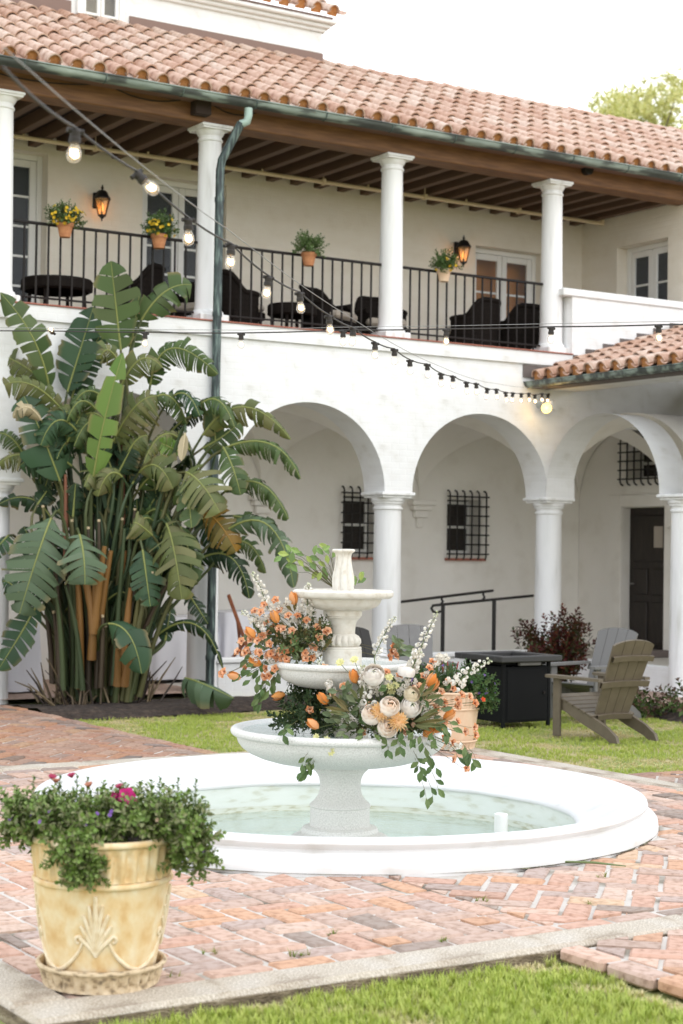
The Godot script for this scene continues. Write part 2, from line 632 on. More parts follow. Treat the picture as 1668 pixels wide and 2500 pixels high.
	m.albedo_texture = noise_tex(0.012, [[0.0, lin(0.125, 0.055, 0.021)], [0.5, lin(0.18, 0.083, 0.032)], [1.0, lin(0.24, 0.118, 0.048)]], 64, 5)
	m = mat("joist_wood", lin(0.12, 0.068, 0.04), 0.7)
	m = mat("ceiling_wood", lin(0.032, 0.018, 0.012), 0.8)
	m = mat("cream_pipe", lin(0.76, 0.62, 0.42), 0.5)
	m = mat("red_wood", Color(1, 1, 1), 0.45)
	tri_map(m, Vector3(3, 0.5, 3))
	m.albedo_texture = noise_tex(0.02, [[0.0, lin(0.12, 0.03, 0.01)], [1.0, lin(0.36, 0.11, 0.03)]], 65, 4, 256)
	m = mat("dark_door", Color(1, 1, 1), 0.5)
	tri_map(m, Vector3(3, 0.5, 3))
	m.albedo_texture = noise_tex(0.02, [[0.0, lin(0.012, 0.009, 0.007)], [1.0, lin(0.03, 0.02, 0.015)]], 66, 4, 256)
	m = mat("glass", Color(0.9, 0.95, 1.0, 0.04), 0.03)
	m.metallic_specular = 0.15
	m.transparency = BaseMaterial3D.TRANSPARENCY_ALPHA
	m = mat("amber_blind", lin(0.5, 0.21, 0.035), 0.8)
	m = mat("dark_room", lin(0.018, 0.014, 0.011), 0.9)  # near-black that paints in the darkness of unlit rooms
	m = mat("curtain", lin(0.45, 0.38, 0.28), 0.9)
	# things
	m = mat("grey_slat", Color(1, 1, 1), 0.55)
	tri_map(m, Vector3(1.5, 1.5, 1.5), false)
	m.albedo_texture = noise_tex(0.02, [[0.0, lin(0.12, 0.115, 0.11)], [1.0, lin(0.15, 0.145, 0.138)]], 71, 4, 256)
	m = mat("taupe_slat", Color(1, 1, 1), 0.55)
	tri_map(m, Vector3(1.5, 1.5, 1.5), false)
	m.albedo_texture = noise_tex(0.02, [[0.0, lin(0.105, 0.083, 0.056)], [1.0, lin(0.132, 0.106, 0.073)]], 72, 4, 256)
	m = mat("pale_slat", lin(0.15, 0.145, 0.138), 0.65)
	m = mat("dark_slat", lin(0.02, 0.018, 0.016), 0.7)  # shade put into the colour of the chair behind the fountain
	m = mat("fire_metal", lin(0.007, 0.0073, 0.008), 0.65)
	m.metallic_specular = 0.25
	m = mat("fire_top", lin(0.03, 0.029, 0.029), 0.5)
	m = mat("terracotta", Color(1, 1, 1), 0.85)
	tri_map(m, Vector3(3, 3, 3), false)
	m.albedo_texture = noise_tex(0.02, [[0.0, lin(0.40, 0.16, 0.07)], [1.0, lin(0.52, 0.24, 0.11)]], 73, 4, 256)
	m = mat("aged_clay", Color(1, 1, 1), 0.85)
	tri_map(m, Vector3(1.6, 1.2, 1.6), false)
	bump(m, noise_tex(0.06, [], 74, 4, 256), 0.15)
	m.albedo_texture = noise_tex(0.012, [[0.0, lin(0.60, 0.37, 0.155)], [0.35, lin(0.69, 0.50, 0.265)], [0.65, lin(0.73, 0.58, 0.36)], [1.0, lin(0.78, 0.69, 0.52)]], 75, 4)
	m = mat("raised_clay", Color(1, 1, 1), 0.85)
	tri_map(m, Vector3(3, 3, 3), false)
	m.albedo_texture = noise_tex(0.02, [[0.0, lin(0.60, 0.45, 0.26)], [0.5, lin(0.72, 0.60, 0.42)], [1.0, lin(0.78, 0.69, 0.54)]], 76, 4, 256)
	m = mat("saucer_clay", Color(1, 1, 1), 0.9)
	tri_map(m, Vector3(1.5, 2.5, 1.5), false)
	m.albedo_texture = noise_tex(0.016, [[0.0, lin(0.10, 0.08, 0.05)], [0.25, lin(0.32, 0.24, 0.15)], [0.42, lin(0.54, 0.42, 0.27)], [1.0, lin(0.66, 0.55, 0.39)]], 77, 4)
	m = mat("dirt_black", lin(0.02, 0.017, 0.012), 1.0)
	m = mat("pale_clay", Color(1, 1, 1), 0.85)
	tri_map(m, Vector3(2, 1, 2), false)
	m.albedo_texture = noise_tex(0.015, [[0.0, lin(0.64, 0.45, 0.30)], [0.5, lin(0.68, 0.495, 0.34)], [1.0, lin(0.72, 0.545, 0.39)]], 78, 4, 256)
	m = mat("wicker", Color(1, 1, 1), 0.8)
	m.metallic_specular = 0.25
	tri_map(m, Vector3(14, 14, 14), false)
	m.albedo_texture = noise_tex(0.03, [[0.0, lin(0.006, 0.0045, 0.004)], [1.0, lin(0.02, 0.015, 0.012)]], 79, 2, 128)
	m = mat("cushion", lin(0.42, 0.37, 0.31), 0.95)
	m = mat("linen", lin(0.72, 0.72, 0.76), 0.95)
	m.backlight_enabled = false
	m = mat("rubber", lin(0.022, 0.017, 0.014), 0.7)
	m = mat("cable", lin(0.03, 0.025, 0.022), 0.6)
	m = mat("steel_wire", lin(0.3, 0.29, 0.28), 0.4, 0.6)
	m = mat("bulb_glass", Color(0.72, 0.69, 0.65, 0.2), 0.03)
	m.transparency = BaseMaterial3D.TRANSPARENCY_ALPHA
	m = mat("filament", Color(1, 0.85, 0.6), 0.5)
	m.emission_enabled = true
	m.emission = Color(1.0, 0.86, 0.66)
	m.emission_energy_multiplier = 7.0
	m = mat("lantern_glow", Color(1, 0.7, 0.3), 0.5)
	m.emission_enabled = true
	m.emission = Color(1.0, 0.76, 0.42)
	m.emission_energy_multiplier = 1.0
	m = mat("amber_glass", Color(0.93, 0.78, 0.54, 0.3), 0.2)
	m.transparency = BaseMaterial3D.TRANSPARENCY_ALPHA
	m = mat("flood_glow", Color(1, 0.9, 0.5), 0.5)
	m.emission_enabled = true
	m.emission = Color(1.0, 0.90, 0.52)
	m.emission_energy_multiplier = 1.0
	m = mat("flood_glass", lin(0.45, 0.46, 0.44), 0.25)
	# plants
	m = mat("leaf_any", Color(1, 1, 1), 0.5)
	m.metallic_specular = 0.35
	m.vertex_color_use_as_albedo = true
	m.backlight_enabled = true
	m.backlight = Color(0.35, 0.42, 0.12)
	m = mat("blade_any", Color(1, 1, 1), 0.6)
	m.vertex_color_use_as_albedo = true
	m.backlight_enabled = true
	m.backlight = Color(0.5, 0.55, 0.2)
	m = mat("petal_any", Color(1, 1, 1), 0.6)
	m.vertex_color_use_as_albedo = true
	m.backlight_enabled = true
	m.backlight = Color(0.8, 0.74, 0.68)
	m = mat("stem_any", Color(1, 1, 1), 0.6)
	m.vertex_color_use_as_albedo = true
	m = mat("bark", lin(0.20, 0.17, 0.14), 0.9)


# ---------------------------------------------------------------- ground and paving
func flat(mb: MB, x0: float, z0: float, x1: float, z1: float, y: float) -> void:
	mb.quad(Vector3(x0, y, z1), Vector3(x1, y, z1), Vector3(x1, y, z0), Vector3(x0, y, z0))


func brick_variants() -> Array:
	var out := []
	for k in 5:
		var mb := MB.new()
		mb.box(Vector3(-0.134, -0.055, -0.0605), Vector3(0.134, 0.0, 0.0605), 0.011)
		var r := RandomNumberGenerator.new()
		r.seed = 100 + k
		var off := {}
		for i in mb.v.size():
			var key := Vector3(signf(mb.v[i].x), signf(mb.v[i].y), signf(mb.v[i].z))
			if not off.has(key):
				off[key] = Vector3(r.randf_range(-0.007, 0.004) * key.x, r.randf_range(-0.004, 0.003) if key.y > 0 or mb.v[i].y > -0.02 else 0.0, r.randf_range(-0.006, 0.003) * key.z)
			mb.v[i] += off[key]
		out.append(mb.mesh())
	return out


var bricks := []


func herring(poly: PackedVector2Array, turn: float, o: Vector2, keep) -> Array:
	# whole bricks as [centre, angle] and cut ones as polygons, on a herringbone grid of unit w
	var w := 0.1415
	var whole := []
	var cut := []
	var lo := poly[0]
	var hi := poly[0]
	for p in poly:
		lo = lo.min(p); hi = hi.max(p)
	var mid := (lo + hi) * 0.5
	var reach := int((hi - lo).length() / w * 0.55) + 3
	var bs := Transform2D(turn, Vector2.ZERO)
	for i in range(-reach, reach):
		for j in range(-reach, reach):
			var d := posmod(i - j, 4)
			if d != 0 and d != 3:
				continue
			var cl := Vector2(i + 1.0, j + 0.5) * w if d == 0 else Vector2(i + 0.5, j + 1.0) * w
			var ctr := mid + o + bs * cl
			var a := turn if d == 0 else turn + PI / 2
			var q := PackedVector2Array()
			for s in [Vector2(-1, -1), Vector2(1, -1), Vector2(1, 1), Vector2(-1, 1)]:
				q.append(ctr + Vector2(s.x * 0.131, s.y * 0.06).rotated(a))
			var inside := 0
			for p in q:
				if Geometry2D.is_point_in_polygon(p, poly):
					inside += 1
			if inside == 0 or not keep.call(ctr):
				continue
			if inside == 4:
				whole.append([ctr, a])
			else:
				for g in Geometry2D.intersect_polygons(q, poly):
					cut.append(g)
	return [whole, cut]


func rect(x0: float, z0: float, x1: float, z1: float) -> PackedVector2Array:
	return PackedVector2Array([Vector2(x0, z0), Vector2(x1, z0), Vector2(x1, z1), Vector2(x0, z1)])


func course(a: Vector2, b: Vector2) -> Array:          # a row of stretchers
	var out := []
	var L := a.distance_to(b)
	var k := int(L / 0.282)
	for i in k:
		out.append([a.lerp(b, (i + 0.5) / k), (b - a).angle()])
	return out


func clay_tint() -> Color:
	var t := [Color(0.50, 0.31, 0.23), Color(0.52, 0.355, 0.275), Color(0.46, 0.33, 0.265), Color(0.53, 0.315, 0.20), Color(0.42, 0.32, 0.275), Color(0.54, 0.395, 0.315), Color(0.30, 0.235, 0.195)]
	return t[rng.randi() % t.size()] * rr(0.85, 1.15)


func lay(parent: Node, spots: Array, cuts: Array, limit: int, clay := "clays") -> void:
	var dim := 1.0 if clay == "clays" else 0.64
	spots.sort_custom(func(p, q): return p[0].distance_squared_to(Vector2(EYE.x, EYE.z)) < q[0].distance_squared_to(Vector2(EYE.x, EYE.z)))
	var rest := []
	var tints := []
	for i in spots.size():
		var s: Array = spots[i]
		var b := Basis(Vector3.UP, -s[1] + (PI if rng.randf() < 0.5 else 0.0) + rr(-0.02, 0.02)) * Basis(Vector3.RIGHT, rr(-0.012, 0.012)) * Basis(Vector3.BACK, rr(-0.012, 0.012))
		var t := Transform3D(b.scaled(Vector3.ONE), Vector3(s[0].x, rr(-0.004, 0.005), s[0].y))
		if i < limit:
			var q := rng.randf()
			var mi := 0 if q < 0.2 else 1 if q < 0.4 else 2 if q < 0.57 else 3 if q < 0.68 else 4 if q < 0.80 else 5 if q < 0.92 else 6 if q < 0.96 else 7
			part("brick", pick(bricks), parent, M[clay][mi], t)
		else:
			rest.append(t)
			tints.append(clay_tint() * dim)
	if rest.size():
		var mb := MB.new()
		mb.box(Vector3(-0.132, -0.055, -0.0595), Vector3(0.132, 0.0, 0.0595), 0.012)
		many("far_bricks", mb.mesh(M["clay_any"]), rest, tints, parent)
	if cuts.size():
		var mb := MB.new()
		for g in cuts:
			mb.col = clay_tint() * dim
			var y := rr(-0.006, 0.003)
			var gp := PackedVector2Array()
			for p in g:
				gp.append(Vector2(p.x, -p.y))
			mb.prism(gp, -0.05, y, Transform3D(Basis(Vector3(1, 0, 0), Vector3(0, 0, -1), Vector3(0, 1, 0)), Vector3.ZERO))
		part("cut_bricks", mb.mesh(M["clay_any"]), parent, null, Transform3D(), "stuff")


func ground() -> void:
	var mb := MB.new()
	var y := -0.07
	var hole := [FC.x - 2.0, FC.z - 2.0, FC.x + 2.0, FC.z + 2.0]
	flat(mb, -250, hole[3], 250, 250, y)
	flat(mb, -250, -250, 250, hole[1], y)
	flat(mb, -250, hole[1], hole[0], hole[3], y)
	flat(mb, hole[2], hole[1], 250, hole[3], y)
	setting("ground", mb.mesh(M["turf"]))
	# kerb of the square: four concrete bars, mitre-free butt joints
	var x0 := -11.90
	var x1 := -5.58
	var z0 := 5.33
	var z1 := 11.81
	var w := 0.225
	mb = MB.new()
	mb.box(Vector3(x0, -0.25, z1 - w), Vector3(-8.7, 0.006, z1), 0.018)
	mb.box(Vector3(-8.697, -0.25, z1 - w), Vector3(x1, 0.006, z1), 0.018)
	mb.box(Vector3(x0, -0.25, z0), Vector3(-8.9, 0.006, z0 + w), 0.018)
	mb.box(Vector3(-8.897, -0.25, z0), Vector3(x1, 0.006, z0 + w), 0.018)
	mb.box(Vector3(x0, -0.25, z0 + w + 0.002), Vector3(x0 + w, 0.006, z1 - w - 0.002), 0.018)
	mb.box(Vector3(x1 - w, -0.25, z0 + w + 0.002), Vector3(x1, 0.006, z1 - w - 0.002), 0.018)
	var kb := setting("kerb", mb.mesh(M["kerb_concrete"]))
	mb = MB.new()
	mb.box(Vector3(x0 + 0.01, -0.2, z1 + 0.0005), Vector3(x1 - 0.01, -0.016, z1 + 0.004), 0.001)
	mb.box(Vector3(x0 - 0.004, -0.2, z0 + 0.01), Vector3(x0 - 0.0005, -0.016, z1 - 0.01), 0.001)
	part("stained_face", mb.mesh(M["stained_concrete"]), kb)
	bricks = brick_variants()
	# square
	var pave := Node3D.new()
	pave.name = "brick_pavement"
	add_child(pave)
	pave.set_meta("kind", "structure")
	mb = MB.new()
	var inner := PackedVector3Array()
	var outer := PackedVector3Array()
	var ix0 := x0 + w
	var ix1 := x1 - w
	var iz0 := z0 + w
	var iz1 := z1 - w
	for s in 97:
		var a := TAU * s / 96
		var d := Vector2(cos(a), sin(a))
		inner.append(Vector3(FC.x + d.x * 1.8, -0.011, FC.z + d.y * 1.8))
		var k := 1e9
		if d.x > 1e-6: k = minf(k, (ix1 - FC.x) / d.x)
		if d.x < -1e-6: k = minf(k, (ix0 - FC.x) / d.x)
		if d.y > 1e-6: k = minf(k, (iz1 - FC.z) / d.y)
		if d.y < -1e-6: k = minf(k, (iz0 - FC.z) / d.y)
		outer.append(Vector3(FC.x + d.x * k, -0.011, FC.z + d.y * k))
	for s in 96:
		mb.facing([inner[s], outer[s], outer[s + 1], inner[s + 1]], Vector3(FC.x, -50, FC.z))
	part("mortar_bed", mb.mesh(M["mortar"]), pave)
	var spots := []
	var cuts := []
	var fc2 := Vector2(FC.x, FC.z)
	var keep := func(c: Vector2) -> bool: return c.distance_to(fc2) > 1.90
	var zones := [[rect(ix0 + 0.145, iz0 + 0.145, -9.49, iz1 - 0.145), 0.0], [rect(-9.345, iz0 + 0.145, -7.655, iz1 - 0.145), PI / 4], [rect(-7.51, iz0 + 0.145, ix1 - 0.145, iz1 - 0.145), 0.0]]
	for zn in zones:
		var h := herring(zn[0], zn[1], Vector2(0.03, 0.05), keep)
		spots.append_array(h[0]); cuts.append_array(h[1])
	for c in [course(Vector2(ix0, iz1 - 0.07), Vector2(ix1, iz1 - 0.07)), course(Vector2(ix0, iz0 + 0.07), Vector2(ix1, iz0 + 0.07)),
			course(Vector2(ix0 + 0.07, iz0 + 0.15), Vector2(ix0 + 0.07, iz1 - 0.15)), course(Vector2(ix1 - 0.07, iz0 + 0.15), Vector2(ix1 - 0.07, iz1 - 0.15)),
			course(Vector2(-9.418, iz0 + 0.15), Vector2(-9.418, iz1 - 0.15)), course(Vector2(-7.582, iz0 + 0.15), Vector2(-7.582, iz1 - 0.15))]:
		for b in c:
			if keep.call(b[0]):
				spots.append(b)
	lay(pave, spots, cuts, 298)
	# paths: towards the facade, towards the viewer, towards the side wing
	var runs := [["brick_path", rect(-9.80, 0.7, -7.65, z0), 240], ["brick_path_001", rect(-9.60, z1, -7.5, 16.5), 60], ["brick_path_002", rect(x1, 7.73, -1.9, 9.5), 0]]
	for r in runs:
		var node := Node3D.new()
		node.name = r[0]
		add_child(node)
		node.set_meta("kind", "structure")
		var p: PackedVector2Array = r[1]
		mb = MB.new()
		flat(mb, p[0].x + 0.04, p[0].y + 0.04, p[2].x - 0.04, p[2].y - 0.04, -0.012)
		part("mortar_bed", mb.mesh(M["mortar"]), node)
		var along_z := (p[2].y - p[0].y) > (p[2].x - p[0].x)
		var e := 0.15
		var inn := rect(p[0].x + e, p[0].y, p[2].x - e, p[2].y) if along_z else rect(p[0].x, p[0].y + e, p[2].x, p[2].y - e)
		var h := herring(inn, PI / 4, Vector2(0.02, 0.01), func(_c): return true)
		var sp: Array = h[0]
		if along_z:
			sp.append_array(course(Vector2(p[0].x + 0.07, p[0].y), Vector2(p[0].x + 0.07, p[2].y)))
			sp.append_array(course(Vector2(p[2].x - 0.07, p[0].y), Vector2(p[2].x - 0.07, p[2].y)))
		else:
			sp.append_array(course(Vector2(p[0].x, p[0].y + 0.07), Vector2(p[2].x, p[0].y + 0.07)))
			sp.append_array(course(Vector2(p[0].x, p[2].y - 0.07), Vector2(p[2].x, p[2].y - 0.07)))
		lay(node, sp, h[1], r[2], "clays" if r[2] == 60 else "old_clays")
	# planting beds of dark mulch along both walls
	mb = MB.new()
	var rows := []
	for i in 40:
		var row := PackedVector3Array()
		var x := -7.62 + i * 0.15
		var edge := 1.86 + 0.12 * sin(x * 1.7) + 0.05 * sin(x * 5.1)
		for j in 13:
			var t := j / 12.0
			row.append(Vector3(x, -0.062 + 0.075 * sin(PI * pow(t, 0.6)) + rr(-0.012, 0.012), lerpf(edge, 0.2, t)))
		rows.append(row)
	mb.grid(rows)
	setting("mulch_bed", mb.mesh(M["soil"]))
	mb = MB.new()
	rows = []
	for i in 26:
		var row := PackedVector3Array()
		var z := 0.3 + i * 0.26
		var edge := -2.0 + 0.1 * sin(z * 2.1)
		for j in 9:
			var t := j / 8.0
			row.append(Vector3(lerpf(edge, -0.95, t), -0.062 + 0.07 * sin(PI * pow(t, 0.7)) + rr(-0.012, 0.012), z))
		rows.append(row)
	mb.grid(rows)
	setting("mulch_bed", mb.mesh(M["soil"]))
	# brick floor along the galleries
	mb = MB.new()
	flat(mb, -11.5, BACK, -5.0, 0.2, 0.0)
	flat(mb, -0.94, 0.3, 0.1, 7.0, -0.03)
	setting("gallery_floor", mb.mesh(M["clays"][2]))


# ---------------------------------------------------------------- the villa
func lower_column() -> MB:
	var mb := MB.new()
	mb.box(Vector3(-0.242, 2.300, -0.242), Vector3(0.242, 2.338, 0.242), 0.006)
	mb.box(Vector3(-0.215, 2.268, -0.215), Vector3(0.215, 2.2995, 0.215), 0.006)
	mb.lathe([Vector2(0.185, -0.08), Vector2(0.185, 0.05), Vector2(0.178, 0.08), Vector2(0.178, 0.5), Vector2(0.166, 2.08), Vector2(0.166, 2.125), Vector2(0.182, 2.130), Vector2(0.186, 2.143), Vector2(0.182, 2.156), Vector2(0.169, 2.160), Vector2(0.169, 2.195), Vector2(0.190, 2.20), Vector2(0.194, 2.222), Vector2(0.207, 2.235), Vector2(0.211, 2.2675)], 32)
	return mb


func upper_column() -> MB:
	var mb := MB.new()
	var y := 4.208
	mb.box(Vector3(-0.185, y, -0.185), Vector3(0.185, y + 0.085, 0.185), 0.008)
	mb.lathe([Vector2(0.18, y + 0.085), Vector2(0.184, y + 0.105), Vector2(0.178, y + 0.125), Vector2(0.157, y + 0.14), Vector2(0.149, y + 0.2), Vector2(0.146, y + 0.7), Vector2(0.131, y + 2.05), Vector2(0.131, y + 2.075), Vector2(0.144, y + 2.083), Vector2(0.146, y + 2.094), Vector2(0.142, y + 2.106), Vector2(0.131, y + 2.112), Vector2(0.131, y + 2.142), Vector2(0.145, y + 2.155), Vector2(0.158, y + 2.18), Vector2(0.166, y + 2.205)], 28)
	mb.box(Vector3(-0.182, y + 2.204, -0.182), Vector3(0.182, y + 2.225, 0.182), 0.004)
	mb.box(Vector3(-0.197, y + 2.226, -0.197), Vector3(0.197, y + 2.257, 0.197), 0.005)
	return mb


func arcade(x0: float, x1: float, centres: Array, top: float, y0 := 2.3385) -> PackedVector2Array:
	var p := PackedVector2Array()
	p.append(Vector2(x0, y0))
	for c in centres:
		for i in 33:
			var a := PI - PI * i / 32
			p.append(Vector2(c + 1.062 * cos(a), y0 + 1.02 * sin(a)))
	p.append(Vector2(x1, y0))
	p.append(Vector2(x1, top))
	p.append(Vector2(x0, top))
	return p


func vault(mb: MB, a: Vector3, b: Vector3, d: Vector3, e: Vector3, rise := 1.06) -> void:   # groin vault; corners: a-b front, d-e rear
	var N := 24
	for web in 4:
		var rows := []
		for i in N + 1:
			var s := 0.5 - 0.5 * cos(PI * i / N)
			var h := rise * sqrt(maxf(0.0, 1 - pow(2 * s - 1, 2)))
			var row := PackedVector3Array()
			for j in 7:
				var t := minf(s, 1 - s) * j / 6.0
				var u := s
				var v := t
				if web == 1: v = 1 - t
				if web == 2: u = t; v = s
				if web == 3: u = 1 - t; v = s
				row.append(a.lerp(b, u).lerp(d.lerp(e, u), v) + Vector3(0, h, 0))
			rows.append(row)
		mb.grid(rows, web == 1 or web == 2)


func cover_tile(plug: bool) -> ArrayMesh:
	# a tapered half-round tile, its lower lip at the origin, running up along -z; x across, y out of the roof
	var mb := MB.new()
	var L := 0.43
	var outer := []
	var inside := []
	for r in 2:
		var ro := PackedVector3Array()
		var ri := PackedVector3Array()
		for s in 9:
			var a := PI * s / 8
			var R: float = 0.087 if r == 0 else 0.074
			var lift: float = 0.022 if r == 0 else 0.0
			ro.append(Vector3(R * cos(a), lift + R * 1.12 * sin(a) - 0.01, -L * r))
			ri.append(Vector3((R - 0.014) * cos(a), lift + (R - 0.014) * 1.12 * sin(a) - 0.01, -L * r))
		outer.append(ro); inside.append(ri)
	mb.grid(outer, true)
	mb.grid(inside)
	for s in 8:
		mb.facing([outer[0][s], outer[0][s + 1], inside[0][s + 1], inside[0][s]], Vector3(0, 0, -1))
	var m := mb.mesh()
	if plug:
		var pb := MB.new()
		for s in 8:
			pb.facing([Vector3(0, -0.03, -0.035), inside[0][s] + Vector3(0, 0, -0.035), inside[0][s + 1] + Vector3(0, 0, -0.035)], Vector3(0, 0, -1))
		pb.box(Vector3(-0.075, -0.05, -0.05), Vector3(0.075, 0.02, -0.034))
		pb.mesh(M["tile_plug"], m)
	return m


func pan_tile() -> MB:
	var mb := MB.new()
	var rows := []
	for r in 2:
		var row := PackedVector3Array()
		for s in 7:
			var a := PI + PI * s / 6
			row.append(Vector3(0.072 * cos(a), 0.035 + 0.055 * sin(a) + (0.016 if r == 0 else 0.0), 0.02 - 0.43 * r))
		rows.append(row)
	mb.grid(rows)
	return mb


func roof_frame(eave: Vector3, along: Vector3, slope: Vector3) -> Basis:    # x along the eave, -z up the slope, y out of it
	return Basis(along, slope.cross(along).normalized() * -1.0, -slope)


func tile_roof(parent: Node, o: Vector3, along: Vector3, slope: Vector3, cols: int, pitch: float, rows: int, single_rows: int, expo := 0.36, plugs := true) -> void:
	var b := Basis(along, (-slope).cross(along), -slope)
	if b.y.y < 0:
		b = Basis(-along, (-slope).cross(-along), -slope)
	var eave_m := cover_tile(plugs)
	var plain_m := cover_tile(false)
	var rest := []
	var rtints := []
	var pans := []
	var ptints := []
	var tc := [Color(0.50, 0.335, 0.25), Color(0.55, 0.395, 0.305), Color(0.47, 0.295, 0.21), Color(0.57, 0.44, 0.355)]
	var deep := MB.new()
	for j in rows:
		for i in cols:
			var p := o + along * (pitch * i) + slope * (expo * j)
			var t := Transform3D(b * Basis(Vector3.UP, rr(-0.035, 0.035)) * Basis(Vector3.BACK, rr(-0.05, 0.05)), p + Vector3(rr(-0.007, 0.007), rr(-0.005, 0.006), 0))
			if j < single_rows:
				var o2 := part("roof_tile", eave_m if j == 0 else plain_m, parent, null, t)
				o2.set_surface_override_material(0, pick(M["tiles"]))
			else:
				rest.append(t); rtints.append(pick(tc))
			pans.append(Transform3D(b, p + along * pitch * 0.5 - b.y * 0.012))
			ptints.append(pick(tc) * 1.05)
	if rest.size():
		var mm := plain_m.duplicate() as ArrayMesh
		mm.surface_set_material(0, M["tile_any"])
		many("upper_tiles", mm, rest, rtints, parent)
	many("pan_tiles", pan_tile().mesh(M["tile_any"]), pans, ptints, parent)


func gutter(mb: MB, a: Vector3, b: Vector3, out: Vector3, r := 0.07) -> void:     # half-round trough from a to b (outer rim line), opening up
	var along := (b - a).normalized()
	for k in 2:
		var R := r - 0.006 * k
		var rows := []
		for e in 2:
			var row := PackedVector3Array()
			var base := (a if e == 0 else b) - out * r
			for s in 11:
				var an := PI * s / 10
				row.append(base + out * (R * cos(an)) + Vector3.DOWN * (R * 1.15 * sin(an)))
			rows.append(row)
		var outward: Vector3 = (rows[1][5] - rows[0][4]).cross(rows[1][4] - rows[0][5])
		mb.grid(rows, (outward.y > 0) == (k == 0))
	var c := []
	c = [a + Vector3.UP * 0.004, b + Vector3.UP * 0.004]
	mb.tube(c, 0.011, 6)


func french_door(parent: Node, o: Vector3, ud: Vector3, nd: Vector3, u0: float, u1: float, y0: float, y1: float, behind: String, leaves := 2, bars := 3) -> void:
	# a glazed double door or casement in an opening; o + ud*u, nd faces the viewer
	var b := Basis(ud, Vector3.UP, nd)
	var t := Transform3D(b, o)
	var mb := MB.new()
	var f := 0.07
	mb.box(Vector3(u0, y0, -0.06), Vector3(u0 + f, y1, 0.0), 0.006, t)
	mb.box(Vector3(u1 - f, y0, -0.06), Vector3(u1, y1, 0.0), 0.006, t)
	mb.box(Vector3(u0 + f + 0.001, y1 - f, -0.06), Vector3(u1 - f - 0.001, y1, 0.0), 0.006, t)
	var d := part("glazed_door" if y0 < 4.5 and y1 - y0 > 1.3 else "casement_window", mb.mesh(M["trim_paint"]), parent)
	var lw := (u1 - u0 - 2 * f) / leaves
	for k in leaves:
		var a := u0 + f + lw * k + 0.004
		var e := a + lw - 0.008
		var st := minf(0.085, lw * 0.18)
		var fm := MB.new()
		fm.box(Vector3(a, y0 + 0.01, -0.05), Vector3(a + st, y1 - f - 0.004, -0.012), 0.005, t)
		fm.box(Vector3(e - st, y0 + 0.01, -0.05), Vector3(e, y1 - f - 0.004, -0.012), 0.005, t)
		fm.box(Vector3(a + st + 0.001, y1 - f - 0.004 - st, -0.05), Vector3(e - st - 0.001, y1 - f - 0.004, -0.012), 0.005, t)
		var bot := y0 + (0.22 if y1 - y0 > 1.3 else st)
		fm.box(Vector3(a + st + 0.001, y0 + 0.01, -0.05), Vector3(e - st - 0.001, bot, -0.012), 0.005, t)
		for q in bars:
			var yy := lerpf(bot, y1 - f - st, (q + 1.0) / (bars + 1.0))
			fm.box(Vector3(a + st + 0.001, yy - 0.013, -0.043), Vector3(e - st - 0.001, yy + 0.013, -0.018), 0.0, t)
		part("frame", fm.mesh(M["trim_paint"]), d)
		var pm := MB.new()
		pm.box(Vector3(a + st, bot, -0.034), Vector3(e - st, y1 - f - st, -0.029), 0.0, t)
		part("pane", pm.mesh(M["glass"]), d)
	var cm := MB.new()
	cm.box(Vector3(u0 - 0.1, y0 - 0.05, -0.32), Vector3(u1 + 0.1, y1 + 0.05, -0.30), 0.0, t)
	part("blind_or_dark_backing", cm.mesh(M[behind]), d)


func grille_window(parent: Node, o: Vector3, ud: Vector3, nd: Vector3, u0: float, u1: float, y0: float, y1: float, nv: int, nh: int, sill: bool) -> void:
	# iron cage of square bars with hooked ends in front of a deep-set sash window
	var t := Transform3D(Basis(ud, Vector3.UP, nd), o)
	var mb := MB.new()
	var iu0 := u0 + 0.06
	var iu1 := u1 - 0.06
	mb.box(Vector3(iu0, y0 + 0.08, -0.30), Vector3(iu0 + 0.035, y1 - 0.12, -0.27), 0.0, t)
	mb.box(Vector3(iu1 - 0.035, y0 + 0.08, -0.30), Vector3(iu1, y1 - 0.12, -0.27), 0.0, t)
	var ym := (y0 + y1) * 0.5 - 0.02
	for yy in [y0 + 0.10, ym, y1 - 0.15]:
		mb.box(Vector3(iu0 + 0.036, yy - 0.02, -0.30), Vector3(iu1 - 0.036, yy + 0.02, -0.265), 0.0, t)
	var w := part("barred_window", mb.mesh(M["trim_paint"]), parent)
	var pm := MB.new()
	pm.box(Vector3(iu0, y0 + 0.08, -0.34), Vector3(iu1, y1 - 0.12, -0.31), 0.0, t)
	part("pane", pm.mesh(M["dark_door"]), w)
	for i in nv:
		var u := lerpf(u0 + 0.025, u1 - 0.025, i / (nv - 1.0))
		var b := MB.new()
		var path := []
		for k in 5:
			var a := PI * 0.5 * k / 4
			path.append(t * Vector3(u, y0 + 0.045 - 0.06 * cos(a) , 0.03 + 0.06 * sin(a)))
		for k in 5:
			var a := PI * 0.5 * k / 4
			path.append(t * Vector3(u, y1 - 0.045 + 0.06 * sin(a), 0.03 + 0.06 * cos(a)))
		b.tube(path, 0.013, 6)
		part("bar", b.mesh(M["black_iron"]), w)
	for j in nh:
		var yy := lerpf(y0 + 0.07, y1 - 0.07, j / (nh - 1.0))
		var b := MB.new()
		b.tube([t * Vector3(u0 - 0.02, yy, 0.094), t * Vector3(u1 + 0.02, yy, 0.094)], 0.012, 6)
		part("bar", b.mesh(M["black_iron"]), w)
	if sill:
		var b := MB.new()
		b.box(Vector3(u0, y0 - 0.025, 0.001), Vector3(u1, y0 + 0.012, 0.07), 0.008, t)
		part("sill", b.mesh(M["tile_edge_red"]), w)


